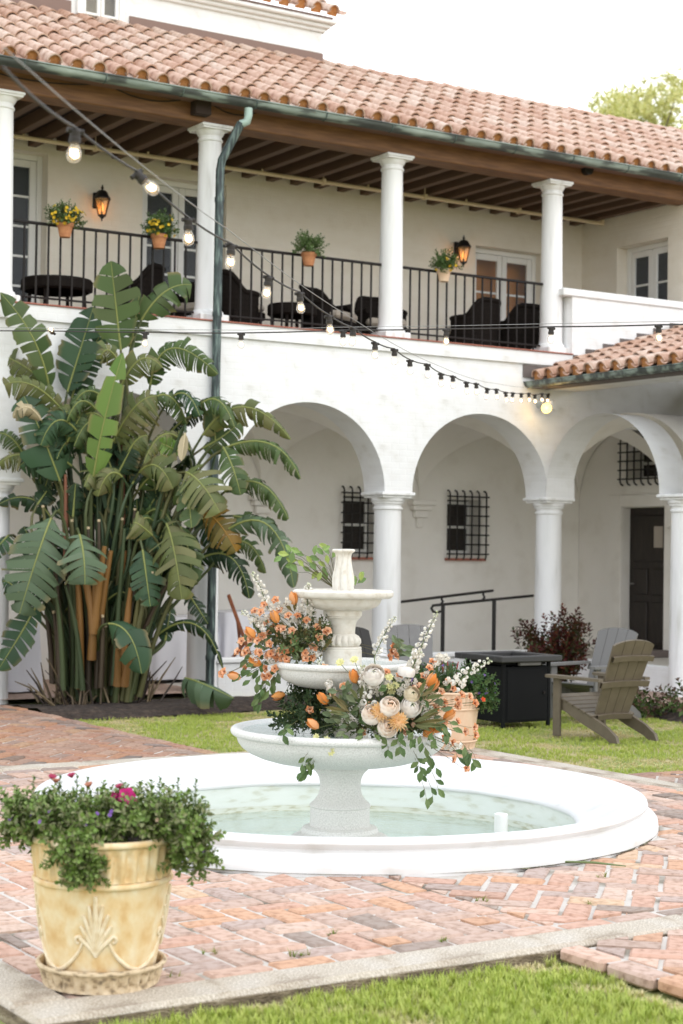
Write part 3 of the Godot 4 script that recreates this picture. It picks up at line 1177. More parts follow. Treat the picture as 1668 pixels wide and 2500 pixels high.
func railing(parent: Node, xa: float, xb: float) -> void:
	var mb := MB.new()
	mb.box(Vector3(xa, 5.105, -0.022), Vector3(xb, 5.135, 0.022), 0.006)
	mb.box(Vector3(xa, 4.305, -0.014), Vector3(xb, 4.325, 0.014), 0.003)
	var rl := part("balcony_railing", mb.mesh(M["rail_iron"]), parent)
	var bb := MB.new()
	bb.box(Vector3(-0.009, 4.2, -0.009), Vector3(0.009, 5.104, 0.009))
	var bm := bb.mesh(M["rail_iron"])
	var k := int(round((xb - xa) / 0.143))
	for i in range(1, k):
		part("baluster", bm, rl, null, Transform3D(Basis(), Vector3(lerpf(xa, xb, float(i) / k), 0, 0)))


func main_building() -> void:
	var B := thing("main_building", "long white two-storey villa wing with arcade, columned balcony and red tiled roof", "building")
	var xl := -10.35
	var mb := MB.new()
	var cs := []
	for k in [3, 2, 1, 0]:
		cs.append(-S * (k + 0.5))
	mb.prism(arcade(xl, 0.23, cs, 4.03), -0.23, 0.23)
	mb.box(Vector3(0.231, 3.3, -0.02), Vector3(4.6, 4.03, 0.23))
	part("arcade_wall", mb.mesh(M["white_paint_brick"]), B)
	mb = MB.new()
	mb.box(Vector3(xl, 4.031, -0.3), Vector3(0.16, 4.196, 0.262), 0.006)
	part("string_course", mb.mesh(M["white_paint_brick"]), B)
	mb = MB.new()
	for i in 36:
		mb.box(Vector3(xl + i * 0.292, 4.197, -0.25), Vector3(xl + i * 0.292 + 0.286, 4.213, 0.28), 0.003)
	part("floor_edge", mb.mesh(M["tile_edge_red"]), B, null, Transform3D(), "stuff")
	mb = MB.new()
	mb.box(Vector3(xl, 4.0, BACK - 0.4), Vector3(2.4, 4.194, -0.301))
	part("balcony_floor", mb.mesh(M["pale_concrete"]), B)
	mb = MB.new()
	mb.box(Vector3(0.165, 4.031, 0.0), Vector3(4.6, 4.962, 0.23))
	part("parapet", mb.mesh(M["white_paint_brick"]), B)
	mb = MB.new()
	mb.box(Vector3(0.0, 4.963, -0.03), Vector3(4.6, 5.062, 0.252), 0.012)
	part("parapet_coping", mb.mesh(M["white_paint_brick"]), B)
	# columns
	var lc := lower_column().mesh(M["column_paint"])
	var uc := upper_column().mesh(M["column_paint"])
	for k in [0, 1, 2, 3, 4]:
		part("lower_column", lc, B, null, Transform3D(Basis(), Vector3(-S * k, 0, 0)))
		part("upper_column", uc, B, null, Transform3D(Basis(), Vector3(-S * k, 0.0, 0)))
	for k in 4:
		railing(B, -S * (k + 1) + 0.15, -S * k - 0.15)
	# rear walls with their openings
	mb = MB.new()
	mb.holed(Vector3(0, 0, BACK), Vector3.RIGHT, Vector3.BACK, xl, 2.35, 4.2, 6.95, [[-7.3, 4.21, -6.14, 6.42], [-4.86, 4.21, -3.66, 6.34], [0.38, 4.21, 1.62, 6.0]], 0.3)
	part("balcony_wall", mb.mesh(M["gallery_paint"]), B)
	var o := Vector3(0, 0, BACK - 0.17)
	french_door(B, o, Vector3.RIGHT, Vector3.BACK, -7.3, -6.14, 4.21, 6.42, "dark_room", 2, 4)
	french_door(B, o, Vector3.RIGHT, Vector3.BACK, -4.86, -3.66, 4.21, 6.34, "dark_room", 2, 4)
	french_door(B, o, Vector3.RIGHT, Vector3.BACK, 0.38, 1.62, 4.21, 6.0, "amber_blind", 2, 2)
	mb = MB.new()
	mb.holed(Vector3(0, 0, BACK), Vector3.RIGHT, Vector3.BACK, xl, 2.35, -0.1, 4.0, [[-1.80, 1.60, -1.22, 2.36], [-0.06, 1.60, 0.54, 2.36]], 0.3)
	part("gallery_wall", mb.mesh(M["plaster"]), B)
	o = Vector3(0, 0, BACK)
	grille_window(B, o, Vector3.RIGHT, Vector3.BACK, -1.86, -1.17, 1.52, 2.47, 6, 7, true)
	grille_window(B, o, Vector3.RIGHT, Vector3.BACK, -0.10, 0.59, 1.52, 2.47, 6, 7, true)
	mb = MB.new()
	mb.holed(Vector3(2.35, 0, 0), Vector3.BACK, Vector3.LEFT, BACK, 0.0, 4.2, 6.95, [[-1.39, 5.0, -0.33, 6.06]], 0.3)
	part("end_wall", mb.mesh(M["gallery_paint"]), B)
	french_door(B, Vector3(2.35 + 0.19, 0, 0), Vector3.BACK, Vector3.LEFT, -1.39, -0.33, 5.0, 6.06, "dark_room", 2, 1)
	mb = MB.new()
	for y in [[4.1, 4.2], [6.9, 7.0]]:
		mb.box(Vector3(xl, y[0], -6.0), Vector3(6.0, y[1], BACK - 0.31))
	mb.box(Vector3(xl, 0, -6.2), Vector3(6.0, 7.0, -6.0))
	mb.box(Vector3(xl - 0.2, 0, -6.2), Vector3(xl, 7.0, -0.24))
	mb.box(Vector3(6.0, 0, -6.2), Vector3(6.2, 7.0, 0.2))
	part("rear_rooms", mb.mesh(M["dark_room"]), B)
	# vaults over the lower gallery, with corbels on the rear wall
	mb = MB.new()
	var sh := -0.55
	for k in 4:
		vault(mb, Vector3(-S * (k + 1), 2.33, -0.2), Vector3(-S * k, 2.33, -0.2), Vector3(-S * (k + 1) + sh, 2.33, BACK + 0.01), Vector3(-S * k + sh, 2.33, BACK + 0.01))
	vault(mb, Vector3(0, 2.33, -0.2), Vector3(2.34, 2.33, -0.2), Vector3(sh, 2.33, BACK + 0.01), Vector3(2.34, 2.33, BACK + 0.01))
	part("vault", mb.mesh(M["plaster"]), B)
	for k in [0, 1, 2, 3]:
		mb = MB.new()
		var x: float = -S * k + sh
		for q in [[0.2, 2.26, 2.33, 0.16], [0.16, 2.19, 2.2595, 0.12], [0.11, 2.09, 2.1895, 0.08], [0.05, 1.95, 2.0895, 0.045]]:
			mb.box(Vector3(x - q[0], q[1], BACK + 0.001), Vector3(x + q[0], q[2], BACK + q[3]), 0.012)
		part("corbel", mb.mesh(M["plaster"]), B)
	# raised gallery edge with its ramp
	mb = MB.new()
	mb.box(Vector3(-4.92, -0.08, 0.02), Vector3(-0.2, 0.315, 0.14), 0.01)
	mb.box(Vector3(-4.95, 0.316, -0.01), Vector3(-0.17, 0.375, 0.17), 0.012)
	part("low_wall", mb.mesh(M["white_paint_brick"]), B)
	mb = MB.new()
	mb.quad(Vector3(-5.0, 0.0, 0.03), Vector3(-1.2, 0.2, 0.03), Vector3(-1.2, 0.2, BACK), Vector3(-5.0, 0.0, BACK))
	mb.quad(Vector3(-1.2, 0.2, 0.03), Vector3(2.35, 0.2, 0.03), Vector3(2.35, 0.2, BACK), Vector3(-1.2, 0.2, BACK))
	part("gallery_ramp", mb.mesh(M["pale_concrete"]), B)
	# timber: beam, joists, boards
	mb = MB.new()
	mb.box(Vector3(xl, 6.466, -0.16), Vector3(3.0, 6.74, 0.16), 0.012)
	part("beam", mb.mesh(M["beam_wood"]), B)
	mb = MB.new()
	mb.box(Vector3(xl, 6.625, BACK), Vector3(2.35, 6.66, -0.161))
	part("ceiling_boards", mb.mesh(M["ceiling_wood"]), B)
	mb = MB.new()
	mb.box(Vector3(-0.055, 6.476, BACK - 0.03), Vector3(0.055, 6.624, -0.162), 0.006)
	var jm := mb.mesh(M["joist_wood"])
	for i in 34:
		part("joist", jm, B, null, Transform3D(Basis(), Vector3(-10.05 + i * 0.37, 0, 0)))
	mb = MB.new()
	mb.box(Vector3(-5.40, 6.52, 0.161), Vector3(-5.20, 6.74, 0.3), 0.008)
	part("beam_bracket", mb.mesh(M["ceiling_wood"]), B)
	mb = MB.new()
	mb.tube([Vector3(0.42, 6.66, 0.16), Vector3(0.42, 6.66, 0.24)], 0.075, 12)
	part("speaker", mb.mesh(M["black_iron"]), B)
	for q in [[-8.2, -6.5], [-6.4, -5.45], [-5.15, -4.5]]:
		mb = MB.new()
		var path := []
		for k in 9:
			var tt := k / 8.0
			path.append(Vector3(lerpf(q[0], q[1], tt), 6.70 - 0.09 * 4 * tt * (1 - tt), 0.172))
		mb.tube(path, 0.007, 5)
		part("beam_cable", mb.mesh(M["rubber"]), B)
	# pipe under the ceiling
	mb = MB.new()
	mb.tube([Vector3(xl, 6.435, -1.62), Vector3(2.28, 6.435, -1.62)], 0.027, 8)
	mb.tube([Vector3(2.262, 6.41, -1.62), Vector3(2.262, 6.60, -1.62)], 0.03, 8)
	for i in 7:
		var x := -9.0 + i * 1.62
		mb.tube([Vector3(x, 6.46, -1.62), Vector3(x, 6.60, -1.62)], 0.008, 5)
		mb.box(Vector3(x - 0.02, 6.40, -1.655), Vector3(x + 0.02, 6.475, -1.585))
		mb.tube([Vector3(x + 0.7, 6.45, -1.62), Vector3(x + 0.7, 6.49, -1.62)], 0.014, 6)
	part("sprinkler_pipe", mb.mesh(M["cream_pipe"]), B)
	# roof
	var ea := Vector3(0, 6.735, 0.49)
	var top := Vector3(0, 8.24, -2.42)
	var sl := (top - ea).normalized()
	mb = MB.new()
	var q0 := Vector3(xl, 6.70, 0.44)
	var q1 := Vector3(5.5, 6.70, 0.44)
	var up := Vector3(0, 8.20, -2.42)
	mb.quad(q0, q1, Vector3(5.5, up.y, up.z), Vector3(xl, up.y, up.z))
	mb.quad(Vector3(xl, up.y, up.z), Vector3(5.5, up.y, up.z), Vector3(5.5, 6.7, -5.4), Vector3(xl, 6.7, -5.4))
	mb.quad(Vector3(xl, 6.66, 0.44), Vector3(xl, 8.15, -2.42), Vector3(5.5, 8.15, -2.42), Vector3(5.5, 6.66, 0.44))
	mb.quad(Vector3(xl, 6.66, 0.44), q0 + Vector3(0, 0, 0.0), q1, Vector3(5.5, 6.66, 0.44))
	mb.box(Vector3(xl, 6.67, 0.16), Vector3(5.5, 6.70, 0.43))
	part("roof_deck", mb.mesh(M["brown_flashing"]), B)
	tile_roof(B, Vector3(-8.98, ea.y, ea.z), Vector3.RIGHT, sl, 56, 0.256, 9, 5)
	mb = MB.new()
	mb.tube([Vector3(-2.0, 8.275, -2.44), Vector3(5.5, 8.275, -2.44)], 0.035, 8)
	part("ridge_cap", mb.mesh(M["lead"]), B)
	mb = MB.new()
	gutter(mb, Vector3(xl, 6.704, 0.55), Vector3(5.5, 6.704, 0.55), Vector3.BACK)
	part("gutter", mb.mesh(M["copper_patina"]), B)
	for i in 16:
		mb = MB.new()
		var path := []
		for k in 9:
			var a := PI * k / 8
			path.append(Vector3(-9.4 + i * 0.93, 6.71 - 0.087 * sin(a), 0.48 + 0.076 * cos(a)))
		mb.tube(path, 0.008, 5)
		part("gutter_strap", mb.mesh(M["pipe_patina"]), B)
	# downpipe
	mb = MB.new()
	mb.tube([DP0, DP0 + Vector3(0, -0.08, 0), DP0 + Vector3(-0.01, -0.15, -0.01), DP1 + (DP0 - DP1) * 0.72], 0.047, 12)
	part("downpipe_elbow", mb.mesh(M["pipe_pale"]), B)
	mb = MB.new()
	mb.tube([DP1 + (DP0 - DP1) * 0.74, DP1 + (DP0 - DP1) * 0.06 + Vector3(0, 0.02, 0), DP1 + Vector3(0, -0.06, 0), DP2], 0.05, 12)
	for y in [5.6, 4.3, 3.0, 1.6, 0.42]:
		mb.tube([Vector3(lerpf(DP2.x, DP1.x, y / DP1.y), y, lerpf(DP2.z, DP1.z, y / DP1.y)), Vector3(lerpf(DP2.x, DP1.x, y / DP1.y), y - 0.05, lerpf(DP2.z, DP1.z, y / DP1.y))], 0.057, 12)
	part("downpipe", mb.mesh(M["pipe_patina"]), B)
	# roof monitor with its casement and tiled eave
	var pz := -2.38
	var px := -2.11
	mb = MB.new()
	mb.holed(Vector3(0, 0, pz), Vector3.RIGHT, Vector3.BACK, xl, px, 7.6, 8.83, [[PW0, 8.27, PW1, 8.80]], 0.2)
	mb.box(Vector3(px - 0.2, 7.6, -5.0), Vector3(px, 8.83, pz - 0.201))
	part("monitor_wall", mb.mesh(M["white_paint_brick"]), B)
	mb = MB.new()
	mb.box(Vector3(PW1 + 0.09, 8.0, pz + 0.001), Vector3(px + 0.012, 8.375, pz + 0.02))
	mb.box(Vector3(xl, 8.0, pz + 0.001), Vector3(PW0 - 0.07, 8.42, pz + 0.02))
	mb.box(Vector3(PW0 - 0.07, 8.0, pz + 0.001), Vector3(PW1 + 0.09, 8.24, pz + 0.02))
	mb.box(Vector3(px + 0.001, 8.0, -5.0), Vector3(px + 0.012, 8.375, pz))
	part("flashing", mb.mesh(M["brown_flashing"]), B)
	mb = MB.new()
	mb.box(Vector3(PW0 - 0.06, 8.245, pz + 0.001), Vector3(PW1 + 0.07, 8.80, pz + 0.05), 0.01)
	french_door(B, Vector3(0, 0, pz + 0.06), Vector3.RIGHT, Vector3.BACK, PW0, PW1, 8.27, 8.92, "curtain", 2, 0)
	for q in [[0.04, 8.66], [0.09, 8.71], [0.15, 8.765]]:
		var cm := MB.new()
		cm.box(Vector3(PW1 + 0.35 - q[0], q[1], pz + 0.001), Vector3(px + q[0], q[1] + 0.0545, pz + q[0]), 0.012)
		cm.box(Vector3(px - 0.2, q[1], -5.0), Vector3(px + q[0], q[1] + 0.0545, pz))
		part("cornice", cm.mesh(M["white_paint_brick"]), B)
	mb = MB.new()
	mb.box(Vector3(xl, 8.83, -5.2), Vector3(px + 0.1, 8.86, pz + 0.12))
	part("monitor_roof", mb.mesh(M["brown_flashing"]), B)
	tile_roof(B, Vector3(px - 0.256 * 8 + 0.06, 8.905, pz + 0.2), Vector3.RIGHT, Vector3(0, 0.42, -0.9).normalized(), 9, 0.256, 4, 2)


func side_wing() -> void:
	var B := thing("side_wing", "lower white arcaded wing with red tiled roof at the right of the courtyard", "building")
	var mb := MB.new()
	var t := Transform3D(Basis(Vector3.BACK, Vector3.UP, Vector3.LEFT), Vector3.ZERO)     # u along z, front towards -x
	mb.prism(arcade(0.235, 7.4, [S * 0.5, S * 1.5, S * 2.5], 3.72), -0.23, 0.23, t)
	part("arcade_wall", mb.mesh(M["white_paint_brick"]), B)
	var lc := lower_column().mesh(M["column_paint"])
	for k in [1, 2]:
		part("lower_column", lc, B, null, Transform3D(Basis(), Vector3(0, 0, S * k)))
	mb = MB.new()
	mb.holed(Vector3(2.352, 0, 0), Vector3.BACK, Vector3.LEFT, BACK, 7.4, -0.1, 4.0, [[-1.21, 0.2, -0.33, 2.29], [-1.12, 2.68, -0.46, 3.20]], 0.3)
	part("gallery_wall", mb.mesh(M["plaster"]), B)
	grille_window(B, Vector3(2.352, 0, 0), Vector3.BACK, Vector3.LEFT, -1.20, -0.42, 2.62, 3.27, 6, 5, false)
	# panelled door
	mb = MB.new()
	var dt := Transform3D(Basis(Vector3.BACK, Vector3.UP, Vector3.LEFT), Vector3(2.352 + 0.14, 0, 0))
	mb.box(Vector3(-1.205, 0.2, -0.05), Vector3(-0.335, 2.285, 0.0), 0.0, dt)
	for q in [[-1.12, 0.35, -0.82, 0.95], [-0.72, 0.35, -0.42, 0.95], [-1.12, 1.05, -0.82, 1.42], [-0.72, 1.05, -0.42, 1.42], [-1.12, 1.52, -0.42, 2.18]]:
		mb.box(Vector3(q[0], q[1], 0.0005), Vector3(q[2], q[3], 0.02), 0.012, dt)
	var door := part("panelled_door", mb.mesh(M["dark_door"]), B)
	mb = MB.new()
	mb.box(Vector3(-0.68, 1.72, 0.021), Vector3(-0.50, 2.02, 0.026), 0.0, dt)
	part("notice", mb.mesh(M["cushion"]), door)
	mb = MB.new()
	mb.tube([dt * Vector3(-1.14, 1.2, 0.0), dt * Vector3(-1.14, 1.2, 0.05), dt * Vector3(-1.05, 1.2, 0.055)], 0.012, 6)
	part("handle", mb.mesh(M["steel_wire"]), door)
	mb = MB.new()
	for q in [[-1.50, 0.2, -1.215, 2.47], [-0.325, 0.2, -0.06, 2.47], [-1.2145, 2.295, -0.3255, 2.47]]:
		mb.box(Vector3(2.322, q[1], q[0]), Vector3(2.3515, q[3], q[2]), 0.008)
	part("door_surround", mb.mesh(M["plaster"]), B)
	# vaults, platform edge
	mb = MB.new()
	for k in 2:
		vault(mb, Vector3(0.2, 2.33, S * k), Vector3(0.2, 2.33, S * (k + 1)), Vector3(2.34, 2.33, S * k), Vector3(2.34, 2.33, S * (k + 1)))
	part("vault", mb.mesh(M["plaster"]), B)
	mb = MB.new()
	mb.box(Vector3(2.1, 1.98, -0.07), Vector3(2.351, 2.33, 0.12), 0.03)
	part("corbel", mb.mesh(M["plaster"]), B)
	mb = MB.new()
	mb.box(Vector3(0.1, -0.06, 0.25), Vector3(0.22, 0.283, 7.2), 0.008)
	part("platform_edge", mb.mesh(M["white_paint_brick"]), B)
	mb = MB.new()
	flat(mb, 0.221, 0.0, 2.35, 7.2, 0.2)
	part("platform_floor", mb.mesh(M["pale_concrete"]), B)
	mb = MB.new()
	mb.box(Vector3(2.0, 0.2005, -1.4), Vector3(2.33, 0.3, -0.2), 0.01)
	part("door_step", mb.mesh(M["lead"]), B)
	# roof: eave at x = -0.55, rising to +x, against the main wall
	var ea := Vector3(-0.56, 3.845, 0.40)
	var sl := Vector3(1.0, 0.314, 0).normalized()
	mb = MB.new()
	mb.quad(Vector3(-0.52, 3.80, 0.236), Vector3(-0.52, 3.80, 7.4), Vector3(3.4, 3.80 + 3.92 * 0.314, 7.4), Vector3(3.4, 3.80 + 3.92 * 0.314, 0.236))
	mb.quad(Vector3(-0.52, 3.76, 0.236), Vector3(3.4, 3.76 + 3.92 * 0.314, 0.236), Vector3(3.4, 3.76 + 3.92 * 0.314, 7.4), Vector3(-0.52, 3.76, 7.4))
	mb.box(Vector3(-0.5, 3.721, 0.237), Vector3(0.0, 3.76, 7.4))
	part("roof_deck", mb.mesh(M["lead"]), B)
	tile_roof(B, ea, Vector3.BACK, sl, 22, 0.25, 9, 9, 0.36, true)
	mb = MB.new()
	gutter(mb, Vector3(-0.625, 3.792, 0.236), Vector3(-0.625, 3.792, 7.4), Vector3.LEFT, 0.062)
	part("gutter", mb.mesh(M["copper_patina"]), B)
	for i in 11:
		var x := -0.42 + i * 0.295
		var y := 3.90 + (x + 0.52) * 0.314
		mb = MB.new()
		mb.box(Vector3(x - 0.07, y - 0.06, 0.231), Vector3(x + 0.225, y + 0.085, 0.243))
		part("step_flashing", mb.mesh(M["lead"]), B)
	mb = MB.new()
	mb.box(Vector3(-0.64, 3.86, 0.231), Vector3(-0.42, 4.02, 0.25))
	part("corner_flashing", mb.mesh(M["lead"]), B)


# ---------------------------------------------------------------- fountain and pool
func disc(r: float, y: float, at: Vector3, seg := 48) -> MB:
	var mb := MB.new()
	for s in seg:
		var a := TAU * s / seg
		var b := TAU * (s + 1) / seg
		mb.facing([at + Vector3(0, y, 0), at + Vector3(r * cos(a), y, r * sin(a)), at + Vector3(r * cos(b), y, r * sin(b))], at + Vector3(0, y - 1, 0))
	return mb


func fountain() -> void:
	# pool: a low white ring that slopes inwards to sunken water
	var P := thing("pool_basin", "round white painted pool basin set in the brick square under the tiered fountain", "pool basin", FC)
	var mb := MB.new()
	var wob := func(r: float, y: float, a: float) -> float: return r + 0.004 * sin(a * 7.0 + y * 30.0) + 0.003 * sin(a * 17.0)
	mb.lathe([Vector2(1.93, -0.06), Vector2(1.932, 0.03), Vector2(1.922, 0.066), Vector2(1.888, 0.088), Vector2(1.852, 0.100), Vector2(1.842, 0.111), Vector2(1.848, 0.122), Vector2(1.870, 0.138), Vector2(1.868, 0.154), Vector2(1.842, 0.169), Vector2(1.80, 0.173), Vector2(1.74, 0.152), Vector2(1.55, 0.06), Vector2(1.475, 0.027), Vector2(1.452, 0.016), Vector2(1.445, 0.0), Vector2(1.45, -0.012)], 128, Vector3.ZERO, wob, 1.2)
	part("rim", mb.mesh(M["pool_paint"]), P)
	mb = MB.new()
	mb.lathe([Vector2(1.458, -0.012), Vector2(1.458, -0.34)], 96)
	part("inner_wall", mb.mesh(M["pool_inside"]), P)
	mb = MB.new()
	mb.lathe([Vector2(1.455, -0.15), Vector2(1.4545, -0.185), Vector2(1.455, -0.24)], 96)
	part("waterline", mb.mesh(M["waterline"]), P)
	part("pool_floor", disc(1.5, -0.335, Vector3.ZERO, 64).mesh(M["pool_floor"]), P)
	mb = MB.new()
	mb.lathe([Vector2(0.045, -0.34), Vector2(0.045, -0.075), Vector2(0.036, -0.07), Vector2(0.036, -0.09), Vector2(0.0, -0.09)], 16, Vector3(-7.289 - FC.x, 0, 8.46 - FC.z))
	part("standpipe", mb.mesh(M["trim_paint"]), P)
	part("water", disc(1.457, -0.19, Vector3.ZERO, 72).mesh(M["water"]), P)
	# grime where the ring meets the bricks
	mb = MB.new()
	for i in 220:
		var a := TAU * i / 220
		var e := TAU * (i + 1) / 220
		var f := func(x: float) -> float: return 1.936 + 0.014 * maxf(0.0, sin(x * 5.0 + 1.0) + 0.7 * sin(x * 13.0) + 0.6 * sin(x * 31.0 + 2.0) + 0.5 * sin(x * 67.0))
		mb.facing([Vector3(1.9 * cos(a), 0.007, 1.9 * sin(a)), Vector3(f.call(a) * cos(a), 0.006, f.call(a) * sin(a)), Vector3(f.call(e) * cos(e), 0.006, f.call(e) * sin(e)), Vector3(1.9 * cos(e), 0.007, 1.9 * sin(e))], Vector3(0, -5, 0))
	part("grime", mb.mesh(M["grime_band"]), P)
	# three-tier fountain
	var F := thing("tiered_fountain", "pale cast stone three-tier fountain with tulip finial standing in the white pool", "fountain", FC)
	mb = MB.new()
	mb.lathe([Vector2(0.31, -0.335), Vector2(0.31, -0.135), Vector2(0.285, -0.118), Vector2(0.235, -0.112), Vector2(0.24, -0.09), Vector2(0.228, -0.068), Vector2(0.185, -0.058), Vector2(0.183, 0.055), Vector2(0.19, 0.064), Vector2(0.183, 0.076), Vector2(0.172, 0.086), Vector2(0.156, 0.10), Vector2(0.136, 0.13), Vector2(0.127, 0.165), Vector2(0.126, 0.2), Vector2(0.132, 0.235), Vector2(0.145, 0.262), Vector2(0.152, 0.268), Vector2(0.154, 0.276), Vector2(0.166, 0.281), Vector2(0.174, 0.295), Vector2(0.174, 0.325)], 56)
	part("pedestal", mb.mesh(M["cast_stone"]), F)
	var bowl := func(r: float, y: float, th: float, depth: float, neck: float) -> MB:
		# rim roll, hollow inside, swelling underside down to the neck; y = rim top
		var b := MB.new()
		var pr := [Vector2(neck, y - depth), Vector2(neck + (r - neck) * 0.18, y - depth + 0.008)]
		for k in 7:
			var t := (k + 1.0) / 8
			pr.append(Vector2(lerpf(neck, r * 0.945, sin(t * PI * 0.5)), lerpf(y - depth, y - th, 1 - pow(cos(t * PI * 0.5), 0.9))))
		pr.append(Vector2(r * 0.95, y - th))
		pr.append(Vector2(r * 0.952, y - th + 0.004))
		for k in 7:
			var a := -PI * 0.5 + PI * k / 6
			pr.append(Vector2(r - th * 0.5 + th * 0.5 * cos(a), y - th * 0.5 + th * 0.5 * sin(a)))
		pr.append(Vector2(r * 0.93, y - 0.004))
		pr.append(Vector2(r * 0.87, y - 0.03))
		pr.append(Vector2(r * 0.6, y - depth * 0.42))
		pr.append(Vector2(0.02, y - depth * 0.5))
		b.lathe(pr, 72, Vector3.ZERO, null, 0.8)
		return b
	mb = bowl.call(0.682, 0.547, 0.05, 0.232, 0.172)
	var lb := part("lower_bowl", mb.mesh(M["cast_stone"]), F)
	part("water", disc(0.63, 0.526, Vector3.ZERO, 40).mesh(M["water"]), lb)
	mb = MB.new()
	mb.lathe([Vector2(0.17, 0.44), Vector2(0.168, 0.555), Vector2(0.16, 0.565), Vector2(0.15, 0.60), Vector2(0.125, 0.645), Vector2(0.122, 0.68), Vector2(0.14, 0.72), Vector2(0.15, 0.73), Vector2(0.158, 0.745), Vector2(0.158, 0.80)], 48)
	part("middle_stem", mb.mesh(M["cream_stone"]), F)
	mb = bowl.call(0.43, 0.952, 0.042, 0.165, 0.157)
	var mbw := part("middle_bowl", mb.mesh(M["cast_stone"]), F)
	part("water", disc(0.395, 0.936, Vector3.ZERO, 36).mesh(M["water"]), mbw)
	mb = MB.new()
	mb.lathe([Vector2(0.122, 0.86), Vector2(0.122, 0.96), Vector2(0.121, 1.02), Vector2(0.118, 1.026), Vector2(0.12, 1.034), Vector2(0.117, 1.042), Vector2(0.098, 1.044)], 48)
	var flute := func(r: float, y: float, a: float) -> float:
		return r * (1.0 + 0.20 * (sqrt(absf(cos(a * 8.0))) - 0.75) * sin(clampf((y - 1.04) / 0.075, 0, 1) * PI))
	mb.lathe([Vector2(0.098, 1.044), Vector2(0.108, 1.052), Vector2(0.114, 1.068), Vector2(0.112, 1.088), Vector2(0.101, 1.108), Vector2(0.085, 1.118), Vector2(0.078, 1.122)], 96, Vector3.ZERO, flute)
	mb.lathe([Vector2(0.078, 1.122), Vector2(0.079, 1.15), Vector2(0.083, 1.18), Vector2(0.092, 1.205), Vector2(0.104, 1.218), Vector2(0.109, 1.221), Vector2(0.111, 1.227), Vector2(0.118, 1.232), Vector2(0.120, 1.245), Vector2(0.120, 1.27)], 48)
	part("upper_stem", mb.mesh(M["cream_stone"]), F)
	mb = MB.new()
	mb.lathe([Vector2(0.12, 1.265), Vector2(0.135, 1.267), Vector2(0.175, 1.275), Vector2(0.21, 1.29), Vector2(0.232, 1.312), Vector2(0.238, 1.33), Vector2(0.242, 1.338), Vector2(0.29, 1.342), Vector2(0.305, 1.35), Vector2(0.313, 1.364), Vector2(0.312, 1.38), Vector2(0.302, 1.391), Vector2(0.285, 1.393), Vector2(0.27, 1.375), Vector2(0.12, 1.34), Vector2(0.02, 1.335)], 64)
	part("upper_bowl", mb.mesh(M["cream_stone"]), F)
	mb = MB.new()
	var tulip := func(r: float, y: float, a: float) -> float:
		var k := clampf((y - 1.36) / 0.3, 0, 1)
		return r * (1.0 + (0.34 - 0.10 * k) * (pow(absf(sin(a * 4.0 + 0.5 * sin(y * 16.0))), 0.4) - 0.8))
	mb.lathe([Vector2(0.06, 1.335), Vector2(0.062, 1.40), Vector2(0.0655, 1.44), Vector2(0.063, 1.48), Vector2(0.054, 1.525), Vector2(0.048, 1.57), Vector2(0.047, 1.60), Vector2(0.052, 1.618), Vector2(0.066, 1.627), Vector2(0.070, 1.634), Vector2(0.067, 1.643), Vector2(0.054, 1.645), Vector2(0.045, 1.635), Vector2(0.03, 1.62), Vector2(0.001, 1.615)], 84, Vector3.ZERO, tulip, 1.3)
	part("finial", mb.mesh(M["cream_stone"]), F)


# ---------------------------------------------------------------- planters
func leaflet(mb: MB, base: Vector3, dir: Vector3, nrm: Vector3, L: float, W: float, cup := 0.15) -> void:
	# a spoon-shaped leaf of six triangles
	var side := dir.cross(nrm).normalized()
	nrm = side.cross(dir).normalized()
	var p := [base, base + dir * L * 0.45 + side * W * 0.5 + nrm * cup * W, base + dir * L * 0.5 - nrm * 0.02 * L, base + dir * L * 0.45 - side * W * 0.5 + nrm * cup * W, base + dir * L - nrm * L * 0.12, base + dir * L * 0.78 + side * W * 0.36 + nrm * cup * W * 0.6, base + dir * L * 0.78 - side * W * 0.36 + nrm * cup * W * 0.6]
	for f in [[0, 2, 1], [0, 3, 2], [1, 2, 5], [3, 6, 2], [5, 2, 4], [2, 6, 4]]:
		mb.tri(p[f[0]], p[f[2]], p[f[1]])


func sprig(sd: int, n := 11, L := 0.03, H := 0.11, cols := []) -> MB:
	var mb := MB.new()
	var r := RandomNumberGenerator.new()
	r.seed = sd
	mb.col = Color(0.10, 0.12, 0.04)
	mb.tube([Vector3.ZERO, Vector3(0, H * 0.5, 0.004), Vector3(0, H, 0)], [0.0022, 0.0018, 0.001], 4, false)
	for i in n:
		var t := (i + 1.0) / n
		var a := i * 2.399 + r.randf() * 0.5
		var up := lerpf(0.25, 1.1, t)
		var d := Vector3(cos(a), up, sin(a)).normalized()
		mb.col = cols[r.randi() % cols.size()] * r.randf_range(0.8, 1.2)
		leaflet(mb, Vector3(0, H * t * 0.95, 0), d, Vector3(-cos(a) * up, 1, -sin(a) * up).normalized(), L * r.randf_range(0.75, 1.15) * lerpf(1.0, 0.6, t * t), L * 0.42)
	return mb


